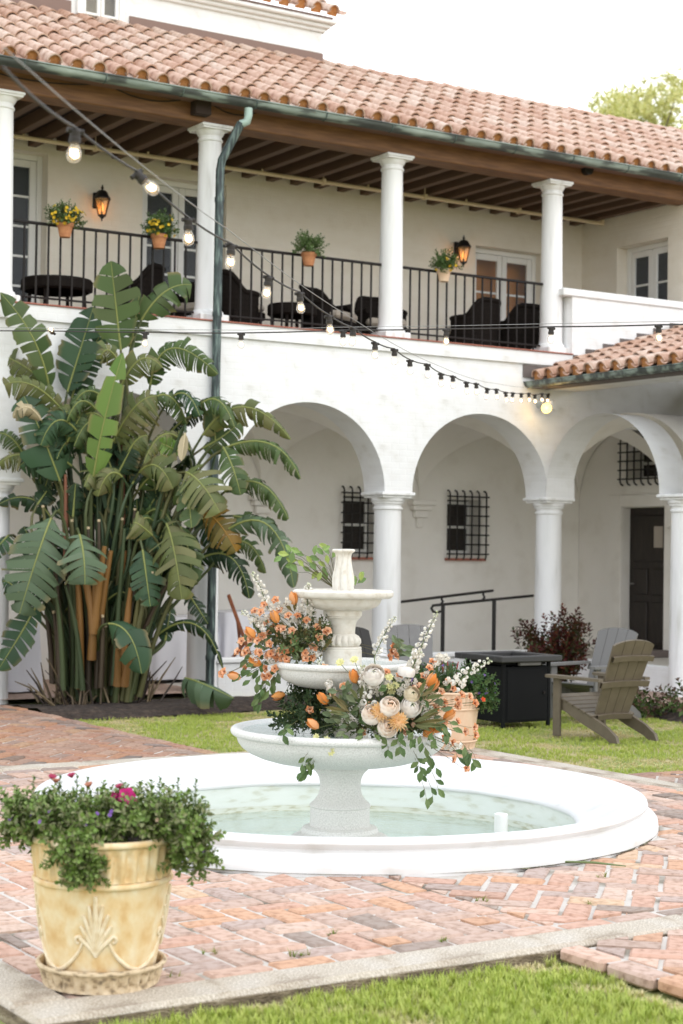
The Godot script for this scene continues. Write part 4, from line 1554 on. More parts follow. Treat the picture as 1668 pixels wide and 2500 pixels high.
func foliage(parent: Node, blobs: Array, count: int, meshes: Array, size := 1.0) -> void:
	# sprigs over the outsides of a few overlapping ellipsoids [centre, radii, droop]
	var lists := []
	for m in meshes:
		lists.append([])
	for i in count:
		var b: Array = blobs[rng.randi() % blobs.size()]
		var d := Vector3(rr(-1, 1), rr(-0.75, 1), rr(-1, 1))
		if d.length() < 0.2:
			continue
		d = d.normalized()
		var rad: Vector3 = b[1]
		var p: Vector3 = b[0] + d * rad * pow(rng.randf(), 0.35)
		var dir := (Vector3(d.x / rad.x, d.y / rad.y, d.z / rad.z).normalized() + Vector3(0, 0.7 - b[2], 0) + Vector3(rr(-0.4, 0.4), rr(-0.3, 0.4), rr(-0.4, 0.4))).normalized()
		var q := Quaternion(Vector3.UP, dir)
		var k := rng.randi() % meshes.size()
		lists[k].append(Transform3D(Basis(q) * Basis(Vector3.UP, rr(0, TAU)) * Basis.from_scale(Vector3.ONE * size * rr(0.75, 1.25)), p - dir * 0.05 * size))
	for k in meshes.size():
		many("foliage", meshes[k], lists[k], [], parent)


func star_flower(mb: MB, c: Vector3, d: Vector3, r: float, petals := 5, cup := 0.5) -> void:
	var q := Quaternion(Vector3.UP, d.normalized())
	for i in petals:
		var a := TAU * i / petals + rr(-0.15, 0.15)
		var o: Vector3 = q * Vector3(cos(a), cup, sin(a)).normalized()
		leaflet(mb, c, o, q * Vector3(-cos(a) * cup, 1, -sin(a) * cup), r, r * 1.0, 0.2)


func pot_mesh(k: float) -> MB:
	# fluted collar, roll, tapering body; height 0.60, radius 0.345 at k = 1
	var mb := MB.new()
	var fl := func(r: float, y: float, a: float) -> float:
		var f := clampf((y / k - 0.425) / 0.02, 0, 1) * clampf((0.572 - y / k) / 0.02, 0, 1)
		var c := absf(cos(a * 17.0))
		return r - 0.016 * k * f * (1.0 - smoothstep(0.25, 0.55, 1.0 - c) )
	mb.lathe([Vector2(0.238, 0), Vector2(0.25, 0.02), Vector2(0.266, 0.1), Vector2(0.292, 0.25), Vector2(0.312, 0.385), Vector2(0.314, 0.402)].map(func(p): return p * k), 64)
	mb.lathe([Vector2(0.314, 0.402), Vector2(0.327, 0.406), Vector2(0.332, 0.416), Vector2(0.327, 0.427), Vector2(0.317, 0.43)].map(func(p): return p * k), 64, Vector3.ZERO, null, 2.0)
	var body := [Vector2(0.317, 0.43)]
	for i in 12:
		var y := 0.434 + 0.142 * i / 11.0
		body.append(Vector2(0.322 + 0.018 * sin(PI * 0.5 * i / 11.0), y))
	mb.lathe(body.map(func(p): return p * k), 204, Vector3.ZERO, fl)
	mb.lathe([Vector2(0.34, 0.577), Vector2(0.352, 0.581), Vector2(0.357, 0.592), Vector2(0.352, 0.604), Vector2(0.338, 0.608), Vector2(0.32, 0.604), Vector2(0.31, 0.58), Vector2(0.305, 0.5)].map(func(p): return p * k), 64, Vector3.ZERO, null, 2.0)
	return mb


func body_r(y: float) -> float:
	return lerpf(0.25, 0.3125, pow(clampf((y - 0.02) / 0.37, 0, 1), 0.92))


func on_pot(ang: float, y: float, lift := 0.0) -> Vector3:      # a point on the pot's body
	var r := body_r(y) + lift
	return Vector3(r * cos(ang), y, r * sin(ang))


func relief_strip(mb: MB, pts: Array, w: float, h: float) -> void:   # a raised bead along points [angle, y] of the body
	var path := []
	for p in pts:
		path.append(on_pot(p[0], p[1], h * 0.3))
	var rad := []
	for i in path.size():
		rad.append(w * (0.55 + 0.45 * sin(PI * clampf((i + 0.4) / path.size(), 0, 1))))
	mb.tube(path, rad, 7)


func acanthus(mb: MB, a0: float) -> void:
	# palmette: a fan of lobes from a stem, two volutes and swags that run to the next motif; x in radians of arc
	var k := 1.0 / 0.29
	var lobes := [[0.0, 0.385, 0.0145], [0.030, 0.36, 0.0125], [0.056, 0.32, 0.0125], [0.070, 0.272, 0.0125], [0.076, 0.222, 0.0125]]
	for i in lobes.size():
		for sg in [-1, 1]:
			if i == 0 and sg == 1:
				continue
			var l: Array = lobes[i]
			var pts := []
			for t in 9:
				var s := t / 8.0
				pts.append([a0 + sg * k * l[0] * pow(s, 1.3), lerpf(0.128, l[1], s) - 0.014 * s * s * (0 if i == 0 else 1)])
			relief_strip(mb, pts, l[2], 0.012)
	for sg in [-1, 1]:
		var pts := []
		for t in 15:
			var s := t / 14.0
			var ang := PI * 1.6 * s
			pts.append([a0 + sg * k * (0.082 + 0.020 * (1.0 - 0.5 * s) * cos(ang + PI)), 0.195 + 0.020 * (1.0 - 0.5 * s) * sin(ang)])
		relief_strip(mb, pts, 0.0085, 0.012)
		pts = []
		for t in 13:
			var s := t / 12.0
			pts.append([a0 + sg * lerpf(k * 0.062, PI / 4, s), 0.185 - 0.125 * pow(sin(s * PI * 0.5), 0.75)])
		relief_strip(mb, pts, 0.0105, 0.008)


func planter(kr: float, ky: float, at: Vector3, turn: float, label: String, paint: String, slabel: String) -> Node3D:
	var t := thing("flower_planter", label, "planter", at + Vector3(0, 0.03 * ky, 0), turn, "large clay planters on the paving")
	var ks := Transform3D(Basis.from_scale(Vector3(kr, ky, kr)), Vector3.ZERO)
	var p := part("pot", pot_mesh(1.0).mesh(M[paint]), t, null, ks)
	var mb := MB.new()
	for i in 4:
		acanthus(mb, PI / 2 * i)
	part("ornament", mb.mesh(M["raised_clay"] if paint == "aged_clay" else M[paint]), p)
	part("soil", disc(0.312, 0.55, Vector3.ZERO, 24).mesh(M["soil"]), t, null, ks)
	if paint != "aged_clay":
		p.get_child(0).free()
	mb = MB.new()
	mb.lathe([Vector2(0.2405, 0.0), Vector2(0.2535, 0.016), Vector2(0.255, 0.022)], 48)
	part("grime", mb.mesh(M["dirt_black"]), p)
	var s := thing("planter_saucer", slabel, "saucer", at, turn, "saucers under the clay planters")
	mb = MB.new()
	var fl := func(r: float, y: float, a: float) -> float:
		var f := clampf(y / 0.02, 0, 1) * clampf((0.075 - y) / 0.012, 0, 1)
		return r - 0.017 * f * (0.5 - 0.5 * cos(a * 30.0))
	mb.lathe([Vector2(0.272, 0.0), Vector2(0.276, 0.008), Vector2(0.279, 0.02), Vector2(0.284, 0.035), Vector2(0.289, 0.055), Vector2(0.292, 0.068), Vector2(0.294, 0.076)], 204, Vector3.ZERO, fl)
	mb.lathe([Vector2(0.294, 0.076), Vector2(0.304, 0.079), Vector2(0.308, 0.087), Vector2(0.304, 0.095), Vector2(0.293, 0.098), Vector2(0.283, 0.092), Vector2(0.276, 0.06), Vector2(0.27, 0.028), Vector2(0.2, 0.026), Vector2(0.01, 0.026)], 72, Vector3.ZERO, null, 2.0)
	part("dish", mb.mesh(M["saucer_clay"] if paint == "aged_clay" else M[paint]), s, null, ks)
	return t


func planters() -> void:
	var greens := [Color(0.085, 0.14, 0.028), Color(0.13, 0.20, 0.045), Color(0.18, 0.24, 0.075), Color(0.25, 0.26, 0.13)]
	var sp := []
	for i in 4:
		sp.append(sprig(40 + i, 13, 0.038, 0.115, greens).mesh(M["leaf_any"]))
	var rt := Vector3(0.844, 0, 0.536)          # across the view at the planters
	var nr := Vector3(-0.536, 0, 0.844)         # towards the viewer
	var t := planter(0.8, 0.88, PLANT1, -0.53, "large yellow clay planter with acanthus relief at the near corner of the kerb", "aged_clay", "stained fluted clay saucer under the yellow planter at the near kerb")
	var inv := Basis(Vector3.UP, 0.53)
	var y0 := 0.555
	var bl := []
	for b in [[0.0, 0.02, 0.0, 0.27, 0.08, 0.24, 0.2], [-0.24, 0.03, 0.02, 0.16, 0.07, 0.17, 0.2], [-0.10, 0.03, 0.14, 0.17, 0.06, 0.12, 0.3], [-0.06, -0.04, 0.24, 0.08, 0.08, 0.04, 0.9], [-0.03, -0.11, 0.265, 0.04, 0.05, 0.02, 1.2], [0.12, 0.05, 0.05, 0.2, 0.06, 0.2, 0.1], [0.27, 0.02, 0.1, 0.12, 0.08, 0.12, 0.4], [0.335, -0.05, 0.1, 0.08, 0.09, 0.07, 0.9], [-0.29, 0.01, 0.04, 0.06, 0.05, 0.10, 0.5]]:
		bl.append([inv * (rt * b[0] + nr * b[2]) + Vector3(0, y0 + b[1], 0), Vector3(b[3], b[4], b[5]), b[6]])
	foliage(t, bl, 1150, sp, 0.85)
	# taller leafy shoots
	var tall := sprig(77, 18, 0.026, 0.13, [Color(0.10, 0.17, 0.05), Color(0.16, 0.22, 0.08)]).mesh(M["leaf_any"])
	for q in [[-0.17, 0.0], [-0.06, 0.05], [-0.11, -0.05], [0.21, 0.0], [0.28, 0.03], [0.35, 0.05], [-0.26, 0.05]]:
		part("shoot", tall, t, null, Transform3D(Basis(Vector3(1, 0, 0), rr(-0.2, 0.2)), inv * (rt * q[0] + nr * q[1]) + Vector3(0, y0 + 0.06, 0)))
	# small violet flowers all over, buds, and one magenta bloom
	for i in 44:
		var b: Array = pick(bl)
		var d := Vector3(rr(-1, 1), rr(-0.2, 1), rr(-1, 1)).normalized()
		d = (d + inv * nr * 0.9).normalized()
		var mb := MB.new()
		mb.col = pick([Color(0.22, 0.10, 0.42), Color(0.3, 0.16, 0.5), Color(0.42, 0.24, 0.24), Color(0.45, 0.33, 0.22)])
		star_flower(mb, b[0] + d * b[1] * 1.06, d, 0.010, 5, 0.4)
		part("small_flower", mb.mesh(M["petal_any"]), t)
	for q in [[0.10, 0.15, 0.12, 0.036], [0.075, 0.14, 0.1, 0.026], [0.12, 0.125, 0.13, 0.028], [0.045, 0.145, 0.1, 0.02]]:
		var mb := MB.new()
		mb.col = Color(0.55, 0.012, 0.19)
		var c: Vector3 = inv * (rt * q[0] + nr * q[2]) + Vector3(0, y0 + q[1] - 0.02, 0)
		star_flower(mb, c, inv * nr + Vector3(rr(-0.4, 0.4), 0.6, 0), q[3], 5, 0.35)
		part("magenta_bloom", mb.mesh(M["petal_any"]), t)
	for q in [[-0.2, 0.2, 0.0], [-0.18, 0.19, 0.03], [-0.05, 0.18, 0.05], [-0.12, 0.21, 0.02], [0.07, 0.18, 0.08]]:
		var mb := MB.new()
		mb.col = pick([Color(0.5, 0.22, 0.14), Color(0.45, 0.05, 0.12)])
		star_flower(mb, inv * (rt * q[0] + nr * q[2]) + Vector3(0, y0 + q[1] - 0.03, 0), Vector3(rr(-0.4, 0.4), 1, rr(-0.4, 0.4)), 0.025, 6, 1.2)
		part("faded_bloom", mb.mesh(M["petal_any"]), t)
	# the planter behind the fountain
	t = planter(0.72, 0.74, PLANT2, 0.2, "peach coloured clay planter behind the fountain beside the lawn", "pale_clay", "peach clay saucer under the planter behind the fountain")
	inv = Basis(Vector3.UP, -0.2)
	y0 = 0.47
	bl = []
	for b in [[0.0, 0.08, 0.0, 0.26, 0.14, 0.24, 0.2], [0.2, 0.02, 0.06, 0.17, 0.14, 0.14, 0.5], [-0.2, 0.04, 0.05, 0.16, 0.12, 0.14, 0.4], [0.26, -0.08, 0.08, 0.11, 0.1, 0.1, 0.9], [-0.26, -0.02, 0.06, 0.1, 0.08, 0.1, 0.8]]:
		bl.append([inv * (rt * b[0] + nr * b[2]) + Vector3(0, y0 + b[1], 0), Vector3(b[3], b[4], b[5]), b[6]])
	var dk := []
	for i in 2:
		dk.append(sprig(60 + i, 12, 0.032, 0.10, [Color(0.035, 0.085, 0.022), Color(0.05, 0.11, 0.03), Color(0.08, 0.13, 0.04)]).mesh(M["leaf_any"]))
	foliage(t, bl, 620, dk)
	for i in 26:
		var b: Array = pick(bl)
		var d := (Vector3(rr(-1, 1), rr(0, 1), rr(-1, 1)).normalized() + inv * nr * 0.8).normalized()
		var mb := MB.new()
		mb.col = Color(0.2, 0.12, 0.36)
		star_flower(mb, b[0] + d * b[1] * 1.05, d, 0.014, 5, 0.4)
		part("small_flower", mb.mesh(M["petal_any"]), t)
	for i in 4:
		var mb := MB.new()
		mb.col = Color(0.4, 0.06, 0.05)
		mb.tube([inv * (rt * (-0.07 + i * 0.035)) + Vector3(0, y0 + 0.12, 0), inv * (rt * (-0.08 + i * 0.045)) + Vector3(0, y0 + 0.22, 0)], [0.008, 0.004], 5)
		part("red_spike", mb.mesh(M["petal_any"]), t)


# ---------------------------------------------------------------- lawn furniture
func adirondack(label: String, at: Vector3, turn: float, paint: String) -> Node3D:
	# faces -z; feet on the ground
	var t := thing("garden_chair", label, "chair", at, turn, "slatted garden chairs round the fire table")
	var m: Material = M[paint]
	var side := PackedVector2Array()
	for p in [[-0.36, 0.255], [-0.36, 0.345], [-0.30, 0.352], [0.05, 0.235], [0.30, 0.135], [0.415, 0.06], [0.44, 0.0], [0.34, 0.0], [0.28, 0.035], [0.05, 0.115], [-0.25, 0.235]]:
		side.append(Vector2(p[0], p[1]))
	var b := Basis(Vector3(0, 0, 1), Vector3(0, 1, 0), Vector3(-1, 0, 0))
	for s in [-1, 1]:
		var mb := MB.new()
		mb.prism(side, -0.017, 0.017, Transform3D(b, Vector3(s * 0.245, 0, 0)))
		part("leg", mb.mesh(m), t)
		mb = MB.new()
		mb.box(Vector3(s * 0.285 - 0.017, 0.0, -0.36), Vector3(s * 0.285 + 0.017, 0.535, -0.27), 0.006)
		part("leg", mb.mesh(m), t)
		mb = MB.new()
		var arm := PackedVector2Array()
		for p in [[-0.42, -0.04], [-0.435, 0.0], [-0.42, 0.05], [-0.38, 0.07], [0.12, 0.055], [0.26, 0.03], [0.26, -0.03], [0.1, -0.045], [-0.38, -0.06]]:
			arm.append(Vector2(p[0] * 1.0, p[1] * s))
		mb.prism(arm, -0.013, 0.013, Transform3D(Basis(Vector3(0, 0, 1), Vector3(1, 0, 0), Vector3(0, 1, 0)), Vector3(s * 0.295, 0.549, 0)))
		part("armrest", mb.mesh(m), t)
	for i in 6:
		var z := -0.325 + i * 0.082
		var y := 0.365 - (z + 0.33) * 0.335
		var mb := MB.new()
		mb.box(Vector3(-0.275, -0.011, -0.037), Vector3(0.275, 0.011, 0.037), 0.006, Transform3D(Basis(Vector3.RIGHT, 0.32), Vector3(0, y, z)))
		part("seat_slat", mb.mesh(m), t)
	var lean := Transform3D(Basis(Vector3.RIGHT, 0.40), Vector3(0, 0.19, 0.085))
	for i in 4:
		var x0 := -0.24 + i * 0.121
		var p := PackedVector2Array()
		p.append(Vector2(x0 * 0.86, 0.0)); p.append(Vector2((x0 + 0.116) * 0.86, 0.0))
		for k in 5:
			var x := x0 + 0.116 * (1 - k / 4.0)
			p.append(Vector2(x * 1.06, 0.70 + 0.085 * sqrt(maxf(0.0, 1 - pow(x / 0.262, 2)))))
		var mb := MB.new()
		mb.prism(p, -0.01, 0.01, lean)
		part("back_slat", mb.mesh(m), t)
	for q in [[0.03, 0.22, 0.05], [0.36, 0.30, 0.055], [0.615, 0.255, 0.05]]:
		var mb := MB.new()
		var rows := []
		for e in 5:
			rows.append(PackedVector3Array())
		for k in 13:
			var x := lerpf(-q[1], q[1], k / 12.0)
			var bow := 0.012 - 0.02 * (1 - pow(x / q[1], 2)) + 0.02
			var w: float = q[2] * 0.5
			var cs := [Vector3(x, q[0] - w, bow), Vector3(x, q[0] + w, bow), Vector3(x, q[0] + w, bow + 0.024), Vector3(x, q[0] - w, bow + 0.024)]
			for e in 5:
				rows[e].append(lean * cs[e % 4])
		for e in 4:
			mb.grid([rows[e], rows[e + 1]], false)
		part("back_rail", mb.mesh(m), t)
	return t


func lawn_furniture() -> void:
	adirondack("taupe slatted garden chair nearest the viewer, its back turned, right of the fire table", Vector3(-3.76, -0.05, 5.42), 0.06, "taupe_slat")
	adirondack("pale grey slatted garden chair behind the taupe one, in side view by the red shrub", Vector3(-2.66, -0.05, 4.02), PI / 2 + 0.18, "pale_slat")
	adirondack("grey slatted garden chair left of the fire table, its back above the white flower spikes", Vector3(-4.2, -0.05, 3.02), PI - 0.42, "grey_slat")
	adirondack("slatted garden chair coloured dark as if in shade, half hidden behind the fountain stem", Vector3(-4.86, -0.05, 3.3), PI + 0.2, "dark_slat")
	# square gas fire table
	var t := thing("fire_table", "square black fire table with a recessed burner on the far lawn", "fire pit", Vector3(-3.83, -0.05, 4.085))
	var mb := MB.new()
	for s in [-1, 1]:
		mb.box(Vector3(-0.37, 0.632, s * 0.385 - (0.115 if s > 0 else 0.0)), Vector3(0.37, 0.69, s * 0.385 + (0.0 if s > 0 else 0.115)), 0.008)
		mb.box(Vector3(s * 0.37 - (0.115 if s > 0 else 0.0), 0.6325, -0.2695), Vector3(s * 0.37 + (0.0 if s > 0 else 0.115), 0.6895, 0.2695), 0.008)
	part("tabletop", mb.mesh(M["fire_top"]), t)
	mb = MB.new()
	mb.box(Vector3(-0.254, 0.60, -0.268), Vector3(0.254, 0.645, 0.268))
	part("burner_tray", mb.mesh(M["fire_metal"]), t)
	for sx in [-1, 1]:
		for sz in [-1, 1]:
			mb = MB.new()
			mb.box(Vector3(sx * 0.275 - 0.017, 0, sz * 0.285 - 0.017), Vector3(sx * 0.275 + 0.017, 0.631, sz * 0.285 + 0.017), 0.004)
			part("leg", mb.mesh(M["fire_metal"]), t)
	for q in [[-0.256, 0.2865, 0.256, 0.299], [-0.256, -0.299, 0.256, -0.2865]]:
		mb = MB.new()
		mb.box(Vector3(q[0], 0.05, q[1]), Vector3(q[2], 0.585, q[3]), 0.004)
		var p := part("side_panel", mb.mesh(M["fire_metal"]), t)
		if q[1] > 0:
			mb = MB.new()
			mb.box(Vector3(-0.24, 0.07, 0.2995), Vector3(0.24, 0.565, 0.306), 0.003)
			part("door", mb.mesh(M["fire_metal"]), p)
			mb = MB.new()
			mb.tube([Vector3(0.2, 0.33, 0.306), Vector3(0.2, 0.33, 0.325)], 0.014, 8)
			part("knob", mb.mesh(M["rail_iron"]), p)
	for s in [-1, 1]:
		mb = MB.new()
		mb.box(Vector3(s * 0.277, 0.05, -0.266), Vector3(s * 0.290, 0.585, 0.266), 0.004)
		part("side_panel", mb.mesh(M["fire_metal"]), t)
	mb = MB.new()
	mb.box(Vector3(-0.12, 0.595, 0.30), Vector3(0.14, 0.63, 0.345), 0.006)
	part("control_strip", mb.mesh(M["grey_slat"]), t)


# ---------------------------------------------------------------- fittings on the building
func lantern(at: Vector3, label: String) -> void:
	var t := thing("wall_lantern", label, "lantern", at, 0.0, "black wall lanterns on the balcony")
	var mb := MB.new()
	mb.box(Vector3(-0.055, 0.16, -0.17), Vector3(0.055, 0.36, -0.14), 0.012)
	mb.tube([Vector3(0, 0.3, -0.14), Vector3(0, 0.33, -0.06), Vector3(0, 0.31, 0)], 0.016, 6)
	part("bracket", mb.mesh(M["black_iron"]), t)
	mb = MB.new()
	mb.lathe([Vector2(0.115, 0.255), Vector2(0.115, 0.268), Vector2(0.09, 0.30), Vector2(0.075, 0.335), Vector2(0.045, 0.36), Vector2(0.014, 0.365), Vector2(0.016, 0.385), Vector2(0.022, 0.395), Vector2(0.01, 0.41), Vector2(0.007, 0.43), Vector2(0.001, 0.435)], 6)
	part("cap", mb.mesh(M["black_iron"]), t)
	mb = MB.new()
	mb.lathe([Vector2(0.05, 0.055), Vector2(0.098, 0.254)], 6)
	part("amber_pane", mb.mesh(M["amber_glass"]), t)
	mb = MB.new()
	for i in 6:
		var a := TAU * i / 6
		mb.tube([Vector3(0.05 * cos(a), 0.055, 0.05 * sin(a)), Vector3(0.1 * cos(a), 0.255, 0.1 * sin(a))], 0.006, 5)
	mb.lathe([Vector2(0.001, -0.02), Vector2(0.01, -0.012), Vector2(0.008, 0.005), Vector2(0.016, 0.015), Vector2(0.03, 0.03), Vector2(0.055, 0.045), Vector2(0.055, 0.058), Vector2(0.0, 0.058)], 6)
	part("cage", mb.mesh(M["black_iron"]), t)
	mb = MB.new()
	mb.lathe([Vector2(0.001, 0.10), Vector2(0.018, 0.115), Vector2(0.02, 0.15), Vector2(0.013, 0.19), Vector2(0.001, 0.215)], 10)
	part("lamp_bulb", mb.mesh(M["lantern_glow"]), t)
	var l := OmniLight3D.new()
	l.name = "lantern_light"
	l.light_color = Color(1.0, 0.66, 0.32)
	l.light_energy = 0.016
	l.light_size = 0.02
	l.omni_range = 6.0
	l.omni_attenuation = 2.0
	l.shadow_enabled = true
	l.position = Vector3(0, 0.155, 0)
	t.add_child(l)


func railing_pot(x: float, label: String, pale: bool, w: float, h: float, yellow: int) -> void:
	var t := thing("railing_pot", label, "flower pot", Vector3(x, 4.985, 0.085), 0.0, "flower pots hooked on the balcony railing")
	var mb := MB.new()
	mb.lathe([Vector2(0.058, 0.0), Vector2(0.083, 0.115), Vector2(0.084, 0.116), Vector2(0.093, 0.116), Vector2(0.095, 0.155), Vector2(0.086, 0.156), Vector2(0.08, 0.13), Vector2(0.0, 0.13)], 24)
	part("pot", mb.mesh(M["pale_clay"] if pale else M["terracotta"]), t)
	mb = MB.new()
	mb.tube([Vector3(-0.09, 0.125, 0.02), Vector3(-0.085, 0.135, -0.05), Vector3(-0.03, 0.16, -0.11)], 0.004, 4)
	mb.tube([Vector3(0.09, 0.125, 0.02), Vector3(0.085, 0.135, -0.05), Vector3(0.03, 0.16, -0.11)], 0.004, 4)
	part("hook", mb.mesh(M["rail_iron"]), t)
	var g := [Color(0.06, 0.11, 0.03), Color(0.09, 0.15, 0.045), Color(0.12, 0.16, 0.07)]
	var bl := [[Vector3(0, 0.2 + h * 0.3, 0), Vector3(w * 0.42, h * 0.5, 0.15), 0.2], [Vector3(w * 0.2, 0.15 + h * 0.25, 0.03), Vector3(w * 0.3, h * 0.42, 0.12), 0.4], [Vector3(-w * 0.22, 0.15 + h * 0.25, 0.03), Vector3(w * 0.28, h * 0.4, 0.12), 0.4]]
	foliage(t, bl, 130, [sprig(200 + int(absf(x) * 10), 10, 0.04, 0.10, g).mesh(M["leaf_any"])])
	for i in yellow:
		var b: Array = pick(bl)
		var d := Vector3(rr(-1, 0.7), rr(-0.8, 0.8), rr(0.2, 1)).normalized()
		mb = MB.new()
		mb.col = Color(0.72, 0.5, 0.03)
		star_flower(mb, b[0] + d * b[1] * 1.12, d, 0.022, 5, 0.4)
		part("yellow_flower", mb.mesh(M["petal_any"]), t)


func fittings() -> void:
	lantern(Vector3(-5.49, 5.66, -2.0), "black wall lantern with amber glass between the two left balcony doors")
	lantern(Vector3(0.045, 5.645, -2.0), "black wall lantern with amber glass beside the brown-glazed balcony door")
	railing_pot(-6.86, "terracotta pot of yellow flowers on the railing near the left balcony door", false, 0.42, 0.22, 34)
	railing_pot(-5.727, "terracotta pot of yellow flowers on the railing left of the downpipe", false, 0.38, 0.24, 22)
	railing_pot(-3.76, "terracotta pot of plain greenery on the railing right of the downpipe", false, 0.42, 0.27, 0)
	railing_pot(-1.79, "pale clay pot with few yellow flowers on the railing by the right lantern", true, 0.38, 0.22, 9)
	# handrail on the ramp
	var t := thing("ramp_handrail", "black tubular handrail with a curled end on the gallery ramp", "handrail")
	var mb := MB.new()
	var path := []
	for k in 9:
		var a := PI * 1.05 * k / 8 + PI * 0.45
		path.append(Vector3(-1.56 + 0.055 * cos(a) - 0.02, 0.885 + 0.055 * sin(a), -0.3))
	path.reverse()
	path.append_array([Vector3(-1.46, 0.955, -0.3), Vector3(0.0, 1.06, -0.3)])
	var curl := [Vector3(-1.50, 0.865, -0.3), Vector3(-1.555, 0.85, -0.3), Vector3(-1.615, 0.865, -0.3), Vector3(-1.64, 0.905, -0.3), Vector3(-1.615, 0.94, -0.3), Vector3(-1.55, 0.945, -0.3), Vector3(0.0, 1.06, -0.3)]
	mb.tube(curl, 0.018, 8)
	part("lower_rail", mb.mesh(M["black_iron"]), t)
	mb = MB.new()
	mb.tube([Vector3(-2.6, 0.935, -0.36), Vector3(-0.62, 1.125, -0.36)], 0.018, 8)
	part("upper_rail", mb.mesh(M["black_iron"]), t)
	for q in [[-1.46, 0.95], [-0.645, 1.0]]:
		mb = MB.new()
		mb.tube([Vector3(q[0], 0.0, -0.3), Vector3(q[0], q[1], -0.3)], 0.026, 8)
		part("post", mb.mesh(M["black_iron"]), t)
	for q in [[-1.46, 0.96, 1.045], [-0.80, 1.01, 1.105]]:
		mb = MB.new()
		mb.tube([Vector3(q[0] - 0.03, q[1], -0.3), Vector3(q[0], q[1] + 0.03, -0.30), Vector3(q[0] + 0.02, q[2] - 0.03, -0.36), Vector3(q[0] + 0.03, q[2], -0.36)], 0.015, 6)
		part("bracket", mb.mesh(M["black_iron"]), t)
	# floodlight in the corner
	t = thing("floodlight", "twin-head floodlight in the corner under the wing's gutter, one head lit yellow", "floodlight", Vector3(-0.36, 3.50, 0.33))
	mb = MB.new()
	mb.box(Vector3(0.05, -0.05, -0.09), Vector3(0.12, 0.07, 0.09), 0.012)
	part("junction_box", mb.mesh(M["trim_paint"]), t)
	for q in [[Vector3(-0.02, 0.03, -0.09), Vector3(-0.75, -0.35, 0.35), "flood_glass"], [Vector3(-0.05, -0.03, 0.10), Vector3(-0.55, -0.3, 0.78), "flood_glow"]]:
		var d: Vector3 = q[1].normalized()
		var fr := Basis(Quaternion(Vector3.UP, d))
		mb = MB.new()
		mb.lathe([Vector2(0.0, -0.1), Vector2(0.028, -0.1), Vector2(0.034, -0.06), Vector2(0.06, -0.015), Vector2(0.068, 0.03), Vector2(0.064, 0.034), Vector2(0.06, 0.02)], 20)
		var hd := part("head", mb.mesh(M["trim_paint"]), t, null, Transform3D(fr, q[0]))
		mb = MB.new()
		mb.lathe([Vector2(0.0605, 0.02), Vector2(0.045, 0.032), Vector2(0.02, 0.038), Vector2(0.0, 0.039)], 20)
		part("lamp_lens", mb.mesh(M[q[2]]), hd)
		mb = MB.new()
		mb.tube([q[0] - d * 0.09, Vector3(0.06, 0.0, q[0].z * 0.5)], 0.016, 6)
		part("arm", mb.mesh(M["trim_paint"]), t)
		if q[2] == "flood_glow":
			var l := OmniLight3D.new()
			l.name = "flood_light"
			l.light_color = Color(1.0, 0.80, 0.42)
			l.light_energy = 0.05
			l.light_size = 0.05
			l.omni_range = 12.0
			l.omni_attenuation = 2.0
			l.shadow_enabled = true
			t.add_child(l)
			l.position = q[0] + d * 0.10


# ---------------------------------------------------------------- galleries
func wicker_chair(label: String, at: Vector3, turn: float) -> void:
	# barrel armchair facing -z: a shell that is high behind and falls to the arms
	var t := thing("wicker_chair", label, "chair", at, turn, "dark wicker armchairs on the balcony")
	t.scale = Vector3.ONE * 0.9
	var mb := MB.new()
	for k in 2:
		var rows := []
		for r in 7:
			var row := PackedVector3Array()
			for s in 25:
				var a := lerpf(-PI * 0.22, PI * 1.22, s / 24.0)
				var back := clampf(sin(a), 0, 1)
				var top := 0.54 + 0.25 * smoothstep(0.25, 0.85, back)
				var h := lerpf(0.10, top, r / 6.0)
				var R := 0.36 + 0.05 * (r / 6.0) * back - 0.045 * k
				row.append(Vector3(R * cos(a), h, R * sin(a) * 0.95 + 0.02))
			rows.append(row)
		mb.grid(rows, k == 1)
	var rim := []
	for s in 25:
		var a := lerpf(-PI * 0.22, PI * 1.22, s / 24.0)
		var back := clampf(sin(a), 0, 1)
		rim.append(Vector3((0.34 + 0.05 * back) * cos(a), 0.54 + 0.25 * smoothstep(0.25, 0.85, back), (0.34 + 0.05 * back) * sin(a) * 0.95 + 0.02))
	mb.tube(rim, 0.04, 8)
	part("shell", mb.mesh(M["wicker"]), t)
	mb = MB.new()
	mb.box(Vector3(-0.29, 0.31, -0.32), Vector3(0.29, 0.43, 0.24), 0.04)
	part("cushion", mb.mesh(M["cushion"]), t)
	mb = MB.new()
	mb.box(Vector3(-0.31, 0.20, -0.31), Vector3(0.31, 0.309, 0.26), 0.02)
	part("seat", mb.mesh(M["wicker"]), t)
	for s in [[-1, -1], [1, -1], [-1, 1], [1, 1]]:
		mb = MB.new()
		mb.tube([Vector3(s[0] * 0.26, 0, s[1] * 0.24), Vector3(s[0] * 0.27, 0.22, s[1] * 0.24)], 0.024, 6)
		part("leg", mb.mesh(M["wicker"]), t)


func wicker_stool(label: String, at: Vector3, r: float, h: float) -> void:
	var t := thing("wicker_table", label, "table", at, 0.0, "low round wicker tables on the balcony")
	var mb := MB.new()
	mb.lathe([Vector2(r * 0.9, h - 0.14), Vector2(r, h - 0.12), Vector2(r, h - 0.02), Vector2(r * 0.96, h), Vector2(0.0, h + 0.005)], 28)
	part("tabletop", mb.mesh(M["wicker"]), t)
	for i in 4:
		var a := TAU * (i + 0.5) / 4
		mb = MB.new()
		mb.tube([Vector3(r * 0.85 * cos(a), 0, r * 0.85 * sin(a)), Vector3(r * 0.8 * cos(a), h - 0.12, r * 0.8 * sin(a))], 0.022, 6)
		part("leg", mb.mesh(M["wicker"]), t)


